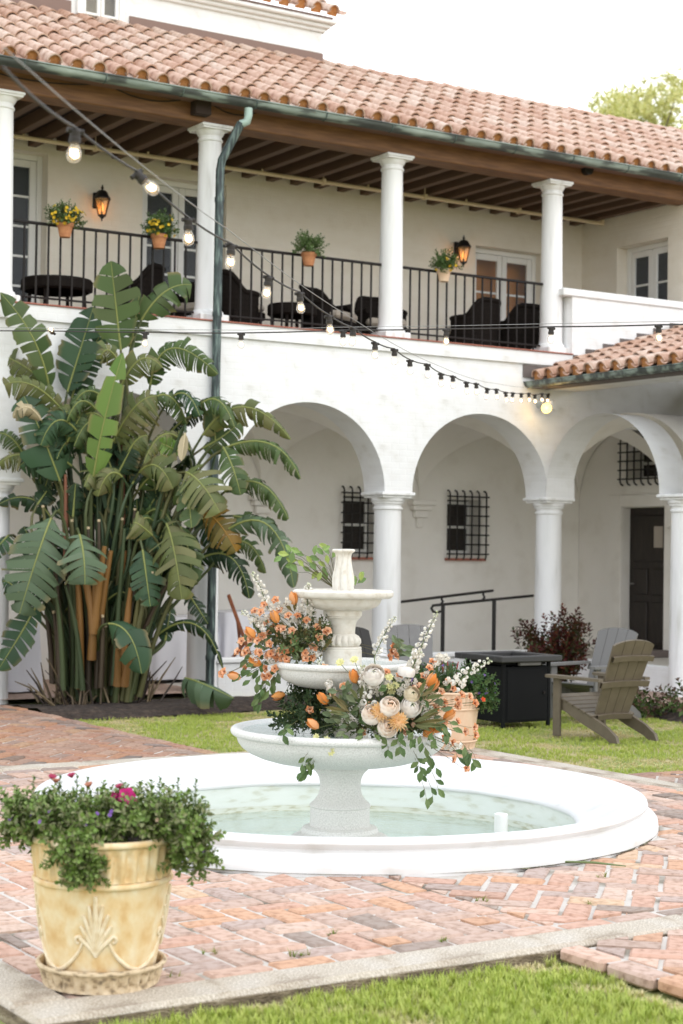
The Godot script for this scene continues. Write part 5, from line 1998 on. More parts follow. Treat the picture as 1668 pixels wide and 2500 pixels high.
func draped_table(label: String, at: Vector3, sx: float, sz: float, turn := 0.0) -> void:
	var mb := MB.new()
	var N := 160
	var rows := []
	for r in 9:
		var row := PackedVector3Array()
		var v := r / 8.0
		for i in N + 1:
			var a := TAU * (i % N) / N
			var c := Vector2(cos(a), sin(a))
			var q := 1.0 / pow(pow(absf(c.x), 7.0) + pow(absf(c.y), 7.0), 1.0 / 7.0)
			var fold := 0.028 * (1 - v) * sin(a * 19.0 + 1.5 * sin(a * 5.0)) + 0.05 * (1 - v)
			row.append(Vector3(c.x * (q * sx * 0.5 + fold), 0.02 + 0.74 * v, c.y * (q * sz * 0.5 + fold)))
		rows.append(row)
	mb.grid(rows, false, true)
	for i in N:
		mb.facing([Vector3(0, 0.765, 0), rows[8][i], rows[8][i + 1]], Vector3.ZERO)
	var o := solo("draped_table", mb.mesh(M["linen"]), label, "table", "tables under white cloths in the lower gallery")
	o.position = at
	o.rotation.y = turn


func gallery_things() -> void:
	var f := 4.2
	wicker_stool("low round wicker table behind the railing by the left balcony door", Vector3(-6.72, f, -0.45), 0.40, 0.40)
	wicker_chair("dark wicker armchair behind the tallest banana-like leaf, turned sideways", Vector3(-5.55, f, -0.95), 0.9)
	wicker_chair("dark wicker armchair behind the column left of the downpipe", Vector3(-4.55, f, -1.15), 2.2)
	wicker_chair("dark wicker armchair with pale cushion just right of the downpipe", Vector3(-4.30, f, -0.75), -1.35)
	wicker_stool("low wicker table in front of the armchair right of the downpipe", Vector3(-3.72, f, -0.35), 0.30, 0.37)
	wicker_chair("dark wicker armchair with pale cushion below the plain green railing pot", Vector3(-2.95, f, -0.75), PI + 0.5)
	wicker_chair("dark wicker armchair partly behind the column in the middle of the balcony", Vector3(-2.02, f, -0.95), PI - 0.3)
	wicker_chair("dark wicker armchair right of the middle balcony column, in front of the wall", Vector3(-0.72, f, -0.75), 0.35)
	wicker_chair("dark wicker armchair behind the rightmost bars of the railing", Vector3(0.10, f, -0.85), 0.1)
	draped_table("table under a long white cloth in the far left bay of the arcade", Vector3(-7.45, 0.0, -0.85), 1.3, 0.8)
	draped_table("table under a white cloth right of the big leafy plant, behind the column", Vector3(-4.75, 0.03, -1.45), 1.0, 0.8)
	draped_table("table under a white cloth behind the wooden folding chair", Vector3(-3.75, 0.08, -1.55), 0.9, 0.7, 0.2)
	# wooden folding chair
	var t := thing("folding_chair", "reddish brown wooden folding chair leaning in the arcade beside the downpipe", "chair", Vector3(-4.42, 0.16, -0.42), -0.5)
	for s in [-1, 1]:
		var mb := MB.new()
		mb.box(Vector3(-0.02, 0.0, -0.016), Vector3(0.02, 0.98, 0.016), 0.005, Transform3D(Basis(Vector3.BACK, 0.36), Vector3(0.28, 0, s * 0.2)))
		part("front_frame", mb.mesh(M["red_wood"]), t)
		mb = MB.new()
		mb.box(Vector3(-0.018, 0.0, -0.014), Vector3(0.018, 0.62, 0.014), 0.005, Transform3D(Basis(Vector3.BACK, 0.12), Vector3(0.12, 0, s * 0.165)))
		part("rear_frame", mb.mesh(M["red_wood"]), t)
	for q in [0.93, 0.86, 0.2]:
		var mb := MB.new()
		mb.box(Vector3(-0.012, q - 0.028, -0.184), Vector3(0.012, q + 0.028, 0.184), 0.004, Transform3D(Basis(Vector3.BACK, 0.36), Vector3(0.28, 0, 0)))
		part("cross_rail", mb.mesh(M["red_wood"] if q < 0.9 else M["rubber"]), t)
	var mb := MB.new()
	mb.box(Vector3(-0.16, 0.40, -0.15), Vector3(0.14, 0.43, 0.15), 0.008, Transform3D(Basis(Vector3.BACK, 0.9), Vector3(0.40, 0.02, 0)))
	part("seat", mb.mesh(M["red_wood"]), t)


# ---------------------------------------------------------------- plants
const FACE := Vector3(-0.53, 0.12, 0.84)      # the open side of the courtyard


func bez(a: Vector3, m: Vector3, b: Vector3, t: float) -> Vector3:     # through m at t = 0.5
	var c := m * 2.0 - (a + b) * 0.5
	return a * (1 - t) * (1 - t) + c * 2 * t * (1 - t) + b * t * t


func bez_d(a: Vector3, m: Vector3, b: Vector3, t: float) -> Vector3:
	var c := m * 2.0 - (a + b) * 0.5
	return ((c - a) * (1 - t) + (b - c) * t).normalized()


func paddle(mb: MB, rib: MB, a: Vector3, m: Vector3, b: Vector3, w: float, tears: int, droop: float, cols: Array) -> void:
	# a torn paddle leaf: lobes on either side of an arching midrib
	var face := (FACE + Vector3(rr(-0.5, 0.5), rr(-0.1, 0.5), rr(-0.3, 0.3))).normalized()
	var path := []
	var rad := []
	for i in 13:
		path.append(bez(a, m, b, i / 12.0))
		rad.append(lerpf(0.013, 0.003, i / 12.0))
	rib.col = Color(0.20, 0.22, 0.06) if cols[0].g >= cols[0].r else cols[0] * 1.3
	rib.tube(path, rad, 5, false)
	for sg in [-1.0, 1.0]:
		var cuts := [0.0]
		tears += rng.randi() % 4 if tears > 0 else 0
		for k in tears:
			cuts.append((k + rr(0.55, 1.35)) / (tears + 1.0) * 0.97)
		cuts.append(1.0)
		cuts.sort()
		for k in cuts.size() - 1:
			var t0: float = cuts[k]
			var t1: float = cuts[k + 1]
			if t1 - t0 < 0.012:
				continue
			var tint: Color = pick(cols) * rr(0.82, 1.15)
			mb.col = tint
			var dr := droop * rr(0.5, 1.5) + rr(-0.2, 0.3)
			var lift := rr(0.05, 0.42)
			var len := rr(0.85, 1.08) if tears > 3 else rr(0.97, 1.03)
			var n := maxi(2, int(ceil((t1 - t0) * 16)))
			var narrow := 0.12 if tears > 3 else 0.05
			var rows := []
			for r in 5:
				rows.append(PackedVector3Array())
			for i in n + 1:
				var s := float(i) / n
				var t := lerpf(t0, t1, s)
				var prof := pow(maxf(sin(PI * pow(lerpf(0.015, 0.99, t), 0.82)), 0.0), 0.52)
				var W := w * 0.5 * prof * len * rr(0.94, 1.05)
				for r in 5:
					var q := r / 4.0
					var tq := clampf(lerpf(t, lerpf(t0, t1, lerpf(narrow, 1 - narrow, s)), q), 0.0, 1.0)
					var p := bez(a, m, b, tq)
					var tg := bez_d(a, m, b, tq)
					var sd: Vector3 = tg.cross(face).normalized() * sg
					var up: Vector3 = sd.cross(tg).normalized() * sg
					if up.dot(face) < 0:
						up = -up
					var ang := lift - dr * q * 1.25
					var dirv: Vector3 = sd * cos(ang) + up * sin(ang) + Vector3.DOWN * (dr * q * 0.55)
					rows[r].append(p + dirv * (W * q) + tg * (W * q * 0.30))
			mb.grid(rows, sg > 0)
			var brown := rr(-0.5, 0.7)
			if brown > 0.0:
				for e in n + 1:
					var at := mb.c.size() - 1 - e
					mb.c[at] = mb.c[at].lerp(Color(0.24, 0.17, 0.08), brown)


func palm_clump() -> void:
	var base := Vector3(-6.712, 0.0, 0.73)
	var T := thing("bird_of_paradise_plant", "giant bird of paradise clump with torn paddle leaves before the left arches", "plant", base)
	var pal := {
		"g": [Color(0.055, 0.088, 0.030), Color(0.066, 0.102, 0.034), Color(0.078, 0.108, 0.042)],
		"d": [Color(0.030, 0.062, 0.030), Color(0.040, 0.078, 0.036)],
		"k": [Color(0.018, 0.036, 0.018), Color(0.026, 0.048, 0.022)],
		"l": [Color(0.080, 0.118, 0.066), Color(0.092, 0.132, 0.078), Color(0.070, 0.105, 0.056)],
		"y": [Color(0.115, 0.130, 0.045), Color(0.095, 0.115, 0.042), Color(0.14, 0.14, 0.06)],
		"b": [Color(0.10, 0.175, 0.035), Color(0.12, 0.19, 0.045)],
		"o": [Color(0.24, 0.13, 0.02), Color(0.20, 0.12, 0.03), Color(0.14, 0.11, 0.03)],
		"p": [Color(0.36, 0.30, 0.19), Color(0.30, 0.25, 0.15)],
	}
	var stalks := MB.new()
	for l in LEAVES:
		var a := Vector3(l[1], l[2], l[3]) - base
		var m := Vector3(l[4], l[5], l[6]) - base
		var b := Vector3(l[7], l[8], l[9]) - base
		var mb := MB.new()
		var rib := MB.new()
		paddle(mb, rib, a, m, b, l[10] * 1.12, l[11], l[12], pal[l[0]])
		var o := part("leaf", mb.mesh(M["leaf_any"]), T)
		part("midrib", rib.mesh(M["stem_any"]), o)
		# petiole down to the clump
		if a.y > 0.5:
			var foot := Vector3(clampf(a.x * 0.3, -0.42, 0.5) + rr(-0.1, 0.1), rr(0.0, 0.1), clampf(a.z * 0.3, -0.3, 0.3) + rr(-0.12, 0.12))
			var dirv := bez_d(a, m, b, 0.0)
			var c1 := foot + Vector3(a.x * 0.15, a.y * 0.55, a.z * 0.15)
			var c2 := a - dirv * minf(0.5, a.y * 0.3)
			var path := []
			var rad := []
			for i in 11:
				var t := i / 10.0
				path.append(foot.bezier_interpolate(c1, c2, a, t))
				rad.append(lerpf(0.034, 0.013, pow(t, 0.7)))
			stalks.col = pick([Color(0.06, 0.075, 0.024), Color(0.09, 0.09, 0.03), Color(0.035, 0.055, 0.02)])
			stalks.tube(path, rad, 6, false)
	part("petioles", stalks.mesh(M["stem_any"]), T, null, Transform3D(), "stuff")
	var sc := {"y": Color(0.09, 0.085, 0.028), "g": Color(0.04, 0.058, 0.02), "o": Color(0.20, 0.095, 0.022), "b": Color(0.06, 0.042, 0.025), "r": Color(0.20, 0.075, 0.04)}
	for s in STALKS:
		var a := Vector3(s[1], maxf(s[2], -0.02), s[3]) - base
		var b := Vector3(s[4], s[5], s[6]) - base
		var mb := MB.new()
		mb.col = sc[s[0]] * rr(0.7, 1.2)
		var k := (b - a).length()
		var mid := (a + b) * 0.5 + Vector3(-(b.x - a.x) * 0.15, k * 0.03, 0)
		var r: float = 0.042 if s[0] == "o" else 0.027
		mb.tube([a, bez(a, mid, b, 0.25), mid, bez(a, mid, b, 0.75), b], [r * 1.2, r, r * 0.95, r * 0.8, r * 0.55], 7)
		var o := part("stalk", mb.mesh(M["stem_any"]), T)
		if s[0] == "y" or s[0] == "b":
			mb = MB.new()
			mb.col = Color(0.45, 0.36, 0.22)
			mb.tube([b - (b - a).normalized() * 0.012, b + (b - a).normalized() * 0.012], r * 0.62, 7)
			part("cut_end", mb.mesh(M["stem_any"]), o)
	# dry fibres and litter at the foot
	var mb := MB.new()
	for i in 90:
		var a := Vector3(rr(-0.55, 0.6), -0.02, rr(-0.35, 0.4))
		var b := a + Vector3(rr(-0.18, 0.18) + a.x * 0.3, rr(0.1, 0.5), rr(-0.1, 0.15))
		mb.col = pick([Color(0.09, 0.06, 0.035), Color(0.16, 0.115, 0.07), Color(0.04, 0.03, 0.02), Color(0.22, 0.17, 0.1)])
		mb.tube([a, (a + b) * 0.5 + Vector3(rr(-0.04, 0.04), 0.04, 0), b], [0.013, 0.011, 0.004], 4, false)
	part("dry_litter", mb.mesh(M["stem_any"]), T, null, Transform3D(), "stuff")


func shrubs() -> void:
	var t := thing("red_shrub", "dark red leaved shrub between the arcade column and the garden chairs", "shrub", Vector3(-0.92, -0.03, 1.32))
	var mb := MB.new()
	mb.col = Color(0.06, 0.035, 0.025)
	var tips := []
	for i in 46:
		var a := rr(0, TAU)
		var sp := rr(0.1, 0.52)
		var h := rr(0.45, 1.0) * (1.0 - 0.35 * sp)
		var tip := Vector3(sp * cos(a), h, sp * sin(a))
		tips.append(tip)
		mb.tube([Vector3(cos(a) * 0.05, 0, sin(a) * 0.05), Vector3(cos(a) * sp * 0.45, h * 0.55, sin(a) * sp * 0.45), tip], [0.012, 0.008, 0.003], 5, false)
	part("branches", mb.mesh(M["stem_any"]), t, null, Transform3D(), "stuff")
	var reds := [Color(0.10, 0.018, 0.014), Color(0.07, 0.014, 0.012), Color(0.14, 0.04, 0.018), Color(0.075, 0.045, 0.018), Color(0.045, 0.055, 0.02)]
	var ms := [sprig(301, 10, 0.085, 0.16, reds).mesh(M["leaf_any"]), sprig(302, 9, 0.078, 0.15, reds).mesh(M["leaf_any"])]
	var lists := [[], []]
	for tip in tips:
		for k in 9:
			var s := rr(0.3, 1.05)
			var p: Vector3 = tip * s + Vector3(rr(-0.09, 0.09), rr(-0.06, 0.06), rr(-0.09, 0.09))
			var d: Vector3 = (tip + Vector3(rr(-0.5, 0.5), rr(-0.1, 0.6), rr(-0.5, 0.5))).normalized()
			lists[k % 2].append(Transform3D(Basis(Quaternion(Vector3.UP, d)) * Basis(Vector3.UP, rr(0, TAU)), p - d * 0.08))
	for k in 2:
		many("foliage", ms[k], lists[k], [], t)
	t = thing("low_plant", "low green and brown plant in the mulch by the right column", "plant", Vector3(-1.72, -0.03, 4.35))
	foliage(t, [[Vector3(0, 0.13, 0), Vector3(0.28, 0.17, 0.24), 0.1], [Vector3(-0.3, 0.08, -0.35), Vector3(0.2, 0.13, 0.2), 0.2]], 110, [sprig(310, 8, 0.07, 0.13, [Color(0.07, 0.11, 0.03), Color(0.12, 0.15, 0.05), Color(0.12, 0.07, 0.05)]).mesh(M["leaf_any"])])
	# a snapped green stalk on the bricks
	mb = MB.new()
	mb.col = Color(0.13, 0.17, 0.06)
	mb.tube([Vector3(-0.17, 0, 0.02), Vector3(0, 0.002, 0), Vector3(0.17, 0, 0.03)], [0.005, 0.007, 0.003], 6)
	var o := solo("fallen_stalk", mb.mesh(M["stem_any"]), "short green stalk lying on the bricks at the right foot of the pool", "stalk")
	o.position = Vector3(-8.22, 0.011, 10.46)
	o.rotation.y = -0.85


func pine() -> void:
	var at := Vector3(26.45, -1.0, -27.5)
	var t := thing("pine_tree", "tall pine crown in pale green tinted as if sunlit, rising behind the tiled roof at right", "tree", at)
	var mb := MB.new()
	mb.tube([Vector3(0, 0, 0), Vector3(0.2, 6, 0), Vector3(-0.1, 12, 0.1), Vector3(0.3, 15.2, 0), Vector3(0.4, 18.4, 0)], [0.4, 0.33, 0.24, 0.16, 0.04], 9)
	var trunk := part("trunk", mb.mesh(M["bark"]), t)
	var cl := []
	for i in 26:
		var a := rr(0, TAU)
		var h := rr(13.4, 16.4)
		var sp := rr(0.7, 3.9) * (1.0 - 0.05 * (h - 13.4))
		var s := Vector3(0.1, h, 0)
		var e := Vector3(sp * cos(a), h + rr(1.0, 2.3), sp * sin(a))
		mb = MB.new()
		mb.tube([s, s.lerp(e, 0.5) + Vector3(0, -0.15, 0), e], [0.07, 0.05, 0.02], 5, false)
		part("limb", mb.mesh(M["bark"]), trunk)
		cl.append([e, rr(0.5, 0.85)])
		cl.append([s.lerp(e, 0.65) + Vector3(rr(-0.4, 0.4), 0.35, rr(-0.4, 0.4)), rr(0.35, 0.55)])
	for i in 8:
		cl.append([Vector3(rr(-1.2, 1.4), rr(17.6, 18.9), rr(-1, 1)), rr(0.5, 0.8)])
	var nb := MB.new()
	for i in 16:
		var d := Vector3(rr(-1, 1), rr(-0.5, 1.2), rr(-1, 1)).normalized()
		var sd := d.cross(Vector3(rr(-1, 1), rr(-1, 1), rr(-1, 1))).normalized() * 0.022
		nb.col = pick([Color(0.70, 0.65, 0.30), Color(0.78, 0.70, 0.36), Color(0.56, 0.55, 0.24)])  # sunlight painted into the pale needle colours
		nb.tri(sd, -sd, d * 0.30)
	var nm := nb.mesh(M["blade_any"])
	var places := []
	for c in cl:
		for k in int(64 * c[1]):
			var d := Vector3(rr(-1, 1), rr(-0.55, 0.8), rr(-1, 1))
			places.append(Transform3D(Basis(Vector3(rr(-1, 1), rr(-1, 1), rr(-1, 1)).normalized(), rr(0, TAU)), c[0] + d * c[1]))
	many("crown", nm, places, [], t)


func tuft(sd: int, n: int, h: float, w: float) -> ArrayMesh:
	var mb := MB.new()
	var r := RandomNumberGenerator.new()
	r.seed = sd
	for i in n:
		var a := r.randf() * TAU
		var p := Vector3(r.randf_range(-0.02, 0.02), 0, r.randf_range(-0.02, 0.02))
		var lean := Vector3(cos(a), 0, sin(a)) * h * r.randf_range(0.2, 0.75)
		var sdv := Vector3(-sin(a), 0, cos(a)) * w
		var hh := h * r.randf_range(0.6, 1.15)
		mb.col = Color(1, 1, 1) * r.randf_range(0.75, 1.15)
		var mid := p + lean * 0.35 + Vector3(0, hh * 0.6, 0)
		mb.quad(p - sdv, p + sdv, mid + sdv * 0.8, mid - sdv * 0.8)
		mb.tri(mid - sdv * 0.8, mid + sdv * 0.8, p + lean + Vector3(0, hh, 0))
	return mb.mesh(M["blade_any"])


func grass() -> void:
	var f := FastNoiseLite.new()
	f.seed = 7
	f.frequency = 0.8
	f.fractal_octaves = 3
	# weeds in the joints of the pavement near the kerb
	var weeds := []
	for q in [[-10.62, 11.42], [-10.58, 11.40], [-11.2, 11.5], [-9.95, 11.5], [-10.3, 11.15], [-8.9, 11.2], [-9.3, 10.9], [-10.9, 11.2], [-11.62, 10.7], [-8.4, 10.75]]:
		for k in 3:
			weeds.append(Transform3D(Basis(Vector3.UP, rr(0, TAU)) * Basis.from_scale(Vector3(0.04, rr(0.015, 0.05), 0.04)), Vector3(q[0] + rr(-0.03, 0.03), -0.012, q[1] + rr(-0.02, 0.02))))
	many("weeds", tuft(9, 8, 1.0, 0.06), weeds, [Color(0.2, 0.26, 0.05), Color(0.3, 0.3, 0.1)], get_node("brick_pavement"))
	var beds := [
		["grass", [Rect2(-13.0, 11.83, 3.37, 1.9)], 2100.0, 0.052, 0.0021, 0.0],
		["grass", [Rect2(-7.63, 1.95, 2.1, 3.36), Rect2(-5.56, 1.95, 3.5, 5.75)], 900.0, 0.034, 0.0030, 0.24],
		["grass", [Rect2(-14.5, 1.0, 4.65, 4.3), Rect2(-14.5, 5.3, 2.57, 6.5)], 120.0, 0.05, 0.005, 0.0],
	]
	var ms := [tuft(1, 9, 1.0, 0.05), tuft(2, 9, 1.0, 0.05), tuft(3, 8, 1.0, 0.05)]
	for b in beds:
		var lists := [[], [], []]
		var tints := [[], [], []]
		var h: float = b[3]
		for r in b[1]:
			var n := int(r.size.x * r.size.y * b[2])
			for i in n:
				var x: float = r.position.x + rng.randf() * r.size.x
				var z: float = r.position.y + rng.randf() * r.size.y
				var v := f.get_noise_2d(x, z) + f.get_noise_2d(x * 3.1 + 40, z * 3.1) * 0.6
				var dry := clampf((v - 0.16 + b[5] + rr(-0.12, 0.12)) * 3.2, 0, 1)
				var c := Color(0.34, 0.43, 0.065).lerp(Color(0.50, 0.54, 0.13), rng.randf()).lerp(Color(0.66, 0.54, 0.31), dry * 0.9)
				var s := h * rr(0.7, 1.25) * (1.0 - 0.45 * dry)
				var k := rng.randi() % 3
				lists[k].append(Transform3D(Basis(Vector3.UP, rr(0, TAU)) * Basis.from_scale(Vector3(h * 0.9, s, h * 0.9)), Vector3(x, -0.072, z)))
				tints[k].append(c)
		var g := Node3D.new()
		g.name = numbered(b[0])
		add_child(g)
		g.set_meta("kind", "stuff")
		for k in 3:
			many("blades", ms[k], lists[k], tints[k], g)


# ---------------------------------------------------------------- flowers
func cup_petal(mb: MB, q: Basis, c: Vector3, ang: float, half: float, r0: float, r1: float, h0: float, h1: float, curl: float) -> void:
	# a curved petal round the axis q.y
	var rows := []
	for i in 4:
		var t := i / 3.0
		var row := PackedVector3Array()
		for j in 5:
			var s := j / 4.0 * 2 - 1
			var w := half * sqrt(maxf(0.0, 1 - pow(maxf(t - 0.35, 0) / 0.72, 2)))
			var a := ang + s * w
			var r := lerpf(r0, r1, pow(t, 0.8)) + curl * t * t * t
			var h := lerpf(h0, h1, t) - absf(curl) * 0.6 * t * t * t * t - 0.1 * (h1 - h0) * s * s * t
			row.append(c + q * Vector3(r * cos(a), h, r * sin(a)))
		rows.append(row)
	mb.grid(rows)


func shell_petal(mb: MB, q: Basis, c: Vector3, ang: float, half: float, R: float, th0: float, th1: float, flare: float) -> void:
	# a petal lying on a ball round c: from polar angle th0 (low) up to th1, its lip bent out by flare
	var rows := []
	for i in 5:
		var t := i / 4.0
		var th := lerpf(th0, th1, t)
		var row := PackedVector3Array()
		for j in 5:
			var s := j / 4.0 * 2 - 1
			var w := half * (0.55 + 0.45 * sin(PI * minf(t * 0.9 + 0.1, 1.0))) * sqrt(maxf(0.05, 1 - pow(maxf(t - 0.5, 0) / 0.56, 2)))
			var r := R * (1 + flare * t * t * t + 0.03 * s)
			row.append(c + q * Vector3(r * sin(th) * cos(ang + s * w), r * cos(th) * 0.8, r * sin(th) * sin(ang + s * w)))
		rows.append(row)
	mb.grid(rows)


func bloom(mb: MB, kind: String, c: Vector3, d: Vector3, r: float) -> void:
	var q := Basis(Quaternion(Vector3.UP, d.normalized())) * Basis(Vector3.UP, rr(0, TAU))
	match kind:
		"rose":
			var cols := [Color(0.84, 0.62, 0.44), Color(0.86, 0.70, 0.54), Color(0.87, 0.76, 0.63), Color(0.88, 0.80, 0.69), Color(0.88, 0.82, 0.73), Color(0.89, 0.84, 0.76)]
			for k in 6:
				var n: int = [2, 3, 3, 4, 5, 6][k]
				var f := (k + 1.0) / 6
				for i in n:
					mb.col = cols[k] * rr(0.92, 1.05)
					var up := (1 - f) * r * 0.5
					shell_petal(mb, q, c + q.y * up, TAU * (i + k * 0.43) / n + rr(-0.15, 0.15), 1.3 if k < 3 else 1.05, r * (0.18 + 0.74 * f), 2.0, lerpf(0.3, 0.78, f) + rr(-0.08, 0.08), 0.05 + 0.1 * f)
			mb.col = cols[0] * 0.9
			shell_petal(mb, q, c + q.y * r * 0.47, 0.0, 3.1, r * 0.17, 1.8, 0.1, 0.0)
		"ranunculus", "cream_ranunculus", "ranunculus_side":
			var tint := Color(0.86, 0.845, 0.80) if kind != "cream_ranunculus" else Color(0.80, 0.74, 0.57)
			for k in 7:
				var n: int = [4, 5, 6, 7, 8, 8, 8][k]
				var f := (k + 1.0) / 7
				for i in n:
					mb.col = tint * rr(0.9, 1.04) * (Color(0.92, 0.97, 0.78) if k == 0 else Color(1, 1, 1))
					shell_petal(mb, q, c + q.y * (1 - f) * r * 0.5, TAU * (i + k * 0.41) / n + rr(-0.15, 0.15), 0.8, r * (0.20 + 0.66 * f), 2.0, lerpf(0.2, 0.85, f) + rr(-0.1, 0.1), 0.05 + 0.2 * f)
		"mum":
			for k in 4:
				for i in 16:
					mb.col = Color(0.82, 0.53, 0.22).lerp(Color(0.86, 0.66, 0.40), rng.randf()) * (0.88 + 0.05 * k)
					var a := TAU * (i + 0.5 * k) / 16 + rr(-0.08, 0.08)
					var o := (q * Vector3(cos(a), 0.12 + 0.42 * k, sin(a))).normalized()
					leaflet(mb, c - q.y * r * 0.1, o, q.y, r * (1.0 - 0.14 * k), r * 0.25, 0.3)
		"tulip":
			for k in 2:
				for i in 3:
					mb.col = pick([Color(0.76, 0.27, 0.05), Color(0.76, 0.33, 0.09), Color(0.80, 0.41, 0.18)]) * (1.0 if k else 0.85)
					shell_petal(mb, Basis(q.x, q.y * 1.95, q.z), c, TAU * (i + 0.5 * k) / 3, 0.98, r * (0.68 + 0.08 * k), 3.0, 0.40, 0.02 + 0.1 * k)
		"butterfly":
			for k in 2:
				for i in 5:
					mb.col = pick([Color(0.80, 0.43, 0.23), Color(0.84, 0.53, 0.33), Color(0.78, 0.36, 0.16), Color(0.86, 0.62, 0.44)]) * rr(0.85, 1.1)
					var a := TAU * (i + 0.5 * k) / 5 + rr(-0.2, 0.2)
					var o := (q * Vector3(cos(a), 0.45 + 0.6 * k, sin(a))).normalized()
					leaflet(mb, c, o, q * Vector3(-cos(a) * 0.5, 1, -sin(a) * 0.5), r * (1.05 - 0.2 * k), r * 0.95, 0.25)
			mb.col = Color(0.28, 0.08, 0.03)
			mb.box(Vector3.ONE * -r * 0.16, Vector3.ONE * r * 0.16, r * 0.06, Transform3D(q, c + q.y * r * 0.18))
		"red_bud":
			for i in 5:
				mb.col = Color(0.62, 0.09, 0.02)
				var a := TAU * i / 5
				leaflet(mb, c, (q * Vector3(cos(a), 0.9, sin(a))).normalized(), q.y, r, r * 0.8, 0.2)
		"bud":
			mb.col = Color(0.76, 0.52, 0.36)
			mb.lathe([Vector2(0.001, -r), Vector2(r * 0.7, -r * 0.4), Vector2(r * 0.8, r * 0.2), Vector2(r * 0.3, r * 0.9), Vector2(0.001, r)], 9, c)
		"yellow_scabious":
			for k in 2:
				for i in 8:
					mb.col = Color(0.80, 0.80, 0.42) * rr(0.9, 1.05)
					var a := TAU * (i + 0.5 * k) / 8 + rr(-0.1, 0.1)
					leaflet(mb, c, (q * Vector3(cos(a), 0.25 + 0.5 * k, sin(a))).normalized(), q.y, r * (1.0 - 0.3 * k), r * 0.6, 0.15)
		"cluster":
			for k in 8:
				var o := c + Vector3(rr(-1, 1), rr(-1, 1), rr(-1, 1)).normalized() * r * rr(0.4, 1.0)
				mb.col = Color(0.84, 0.84, 0.79) * rr(0.9, 1.03)
				var od := (o - c + d * r).normalized()
				var oq := Basis(Quaternion(Vector3.UP, od))
				for i in 4:
					shell_petal(mb, oq, o, TAU * i / 4 + rr(-0.3, 0.3), 0.85, r * 0.36, 2.4, 0.5, 0.4)


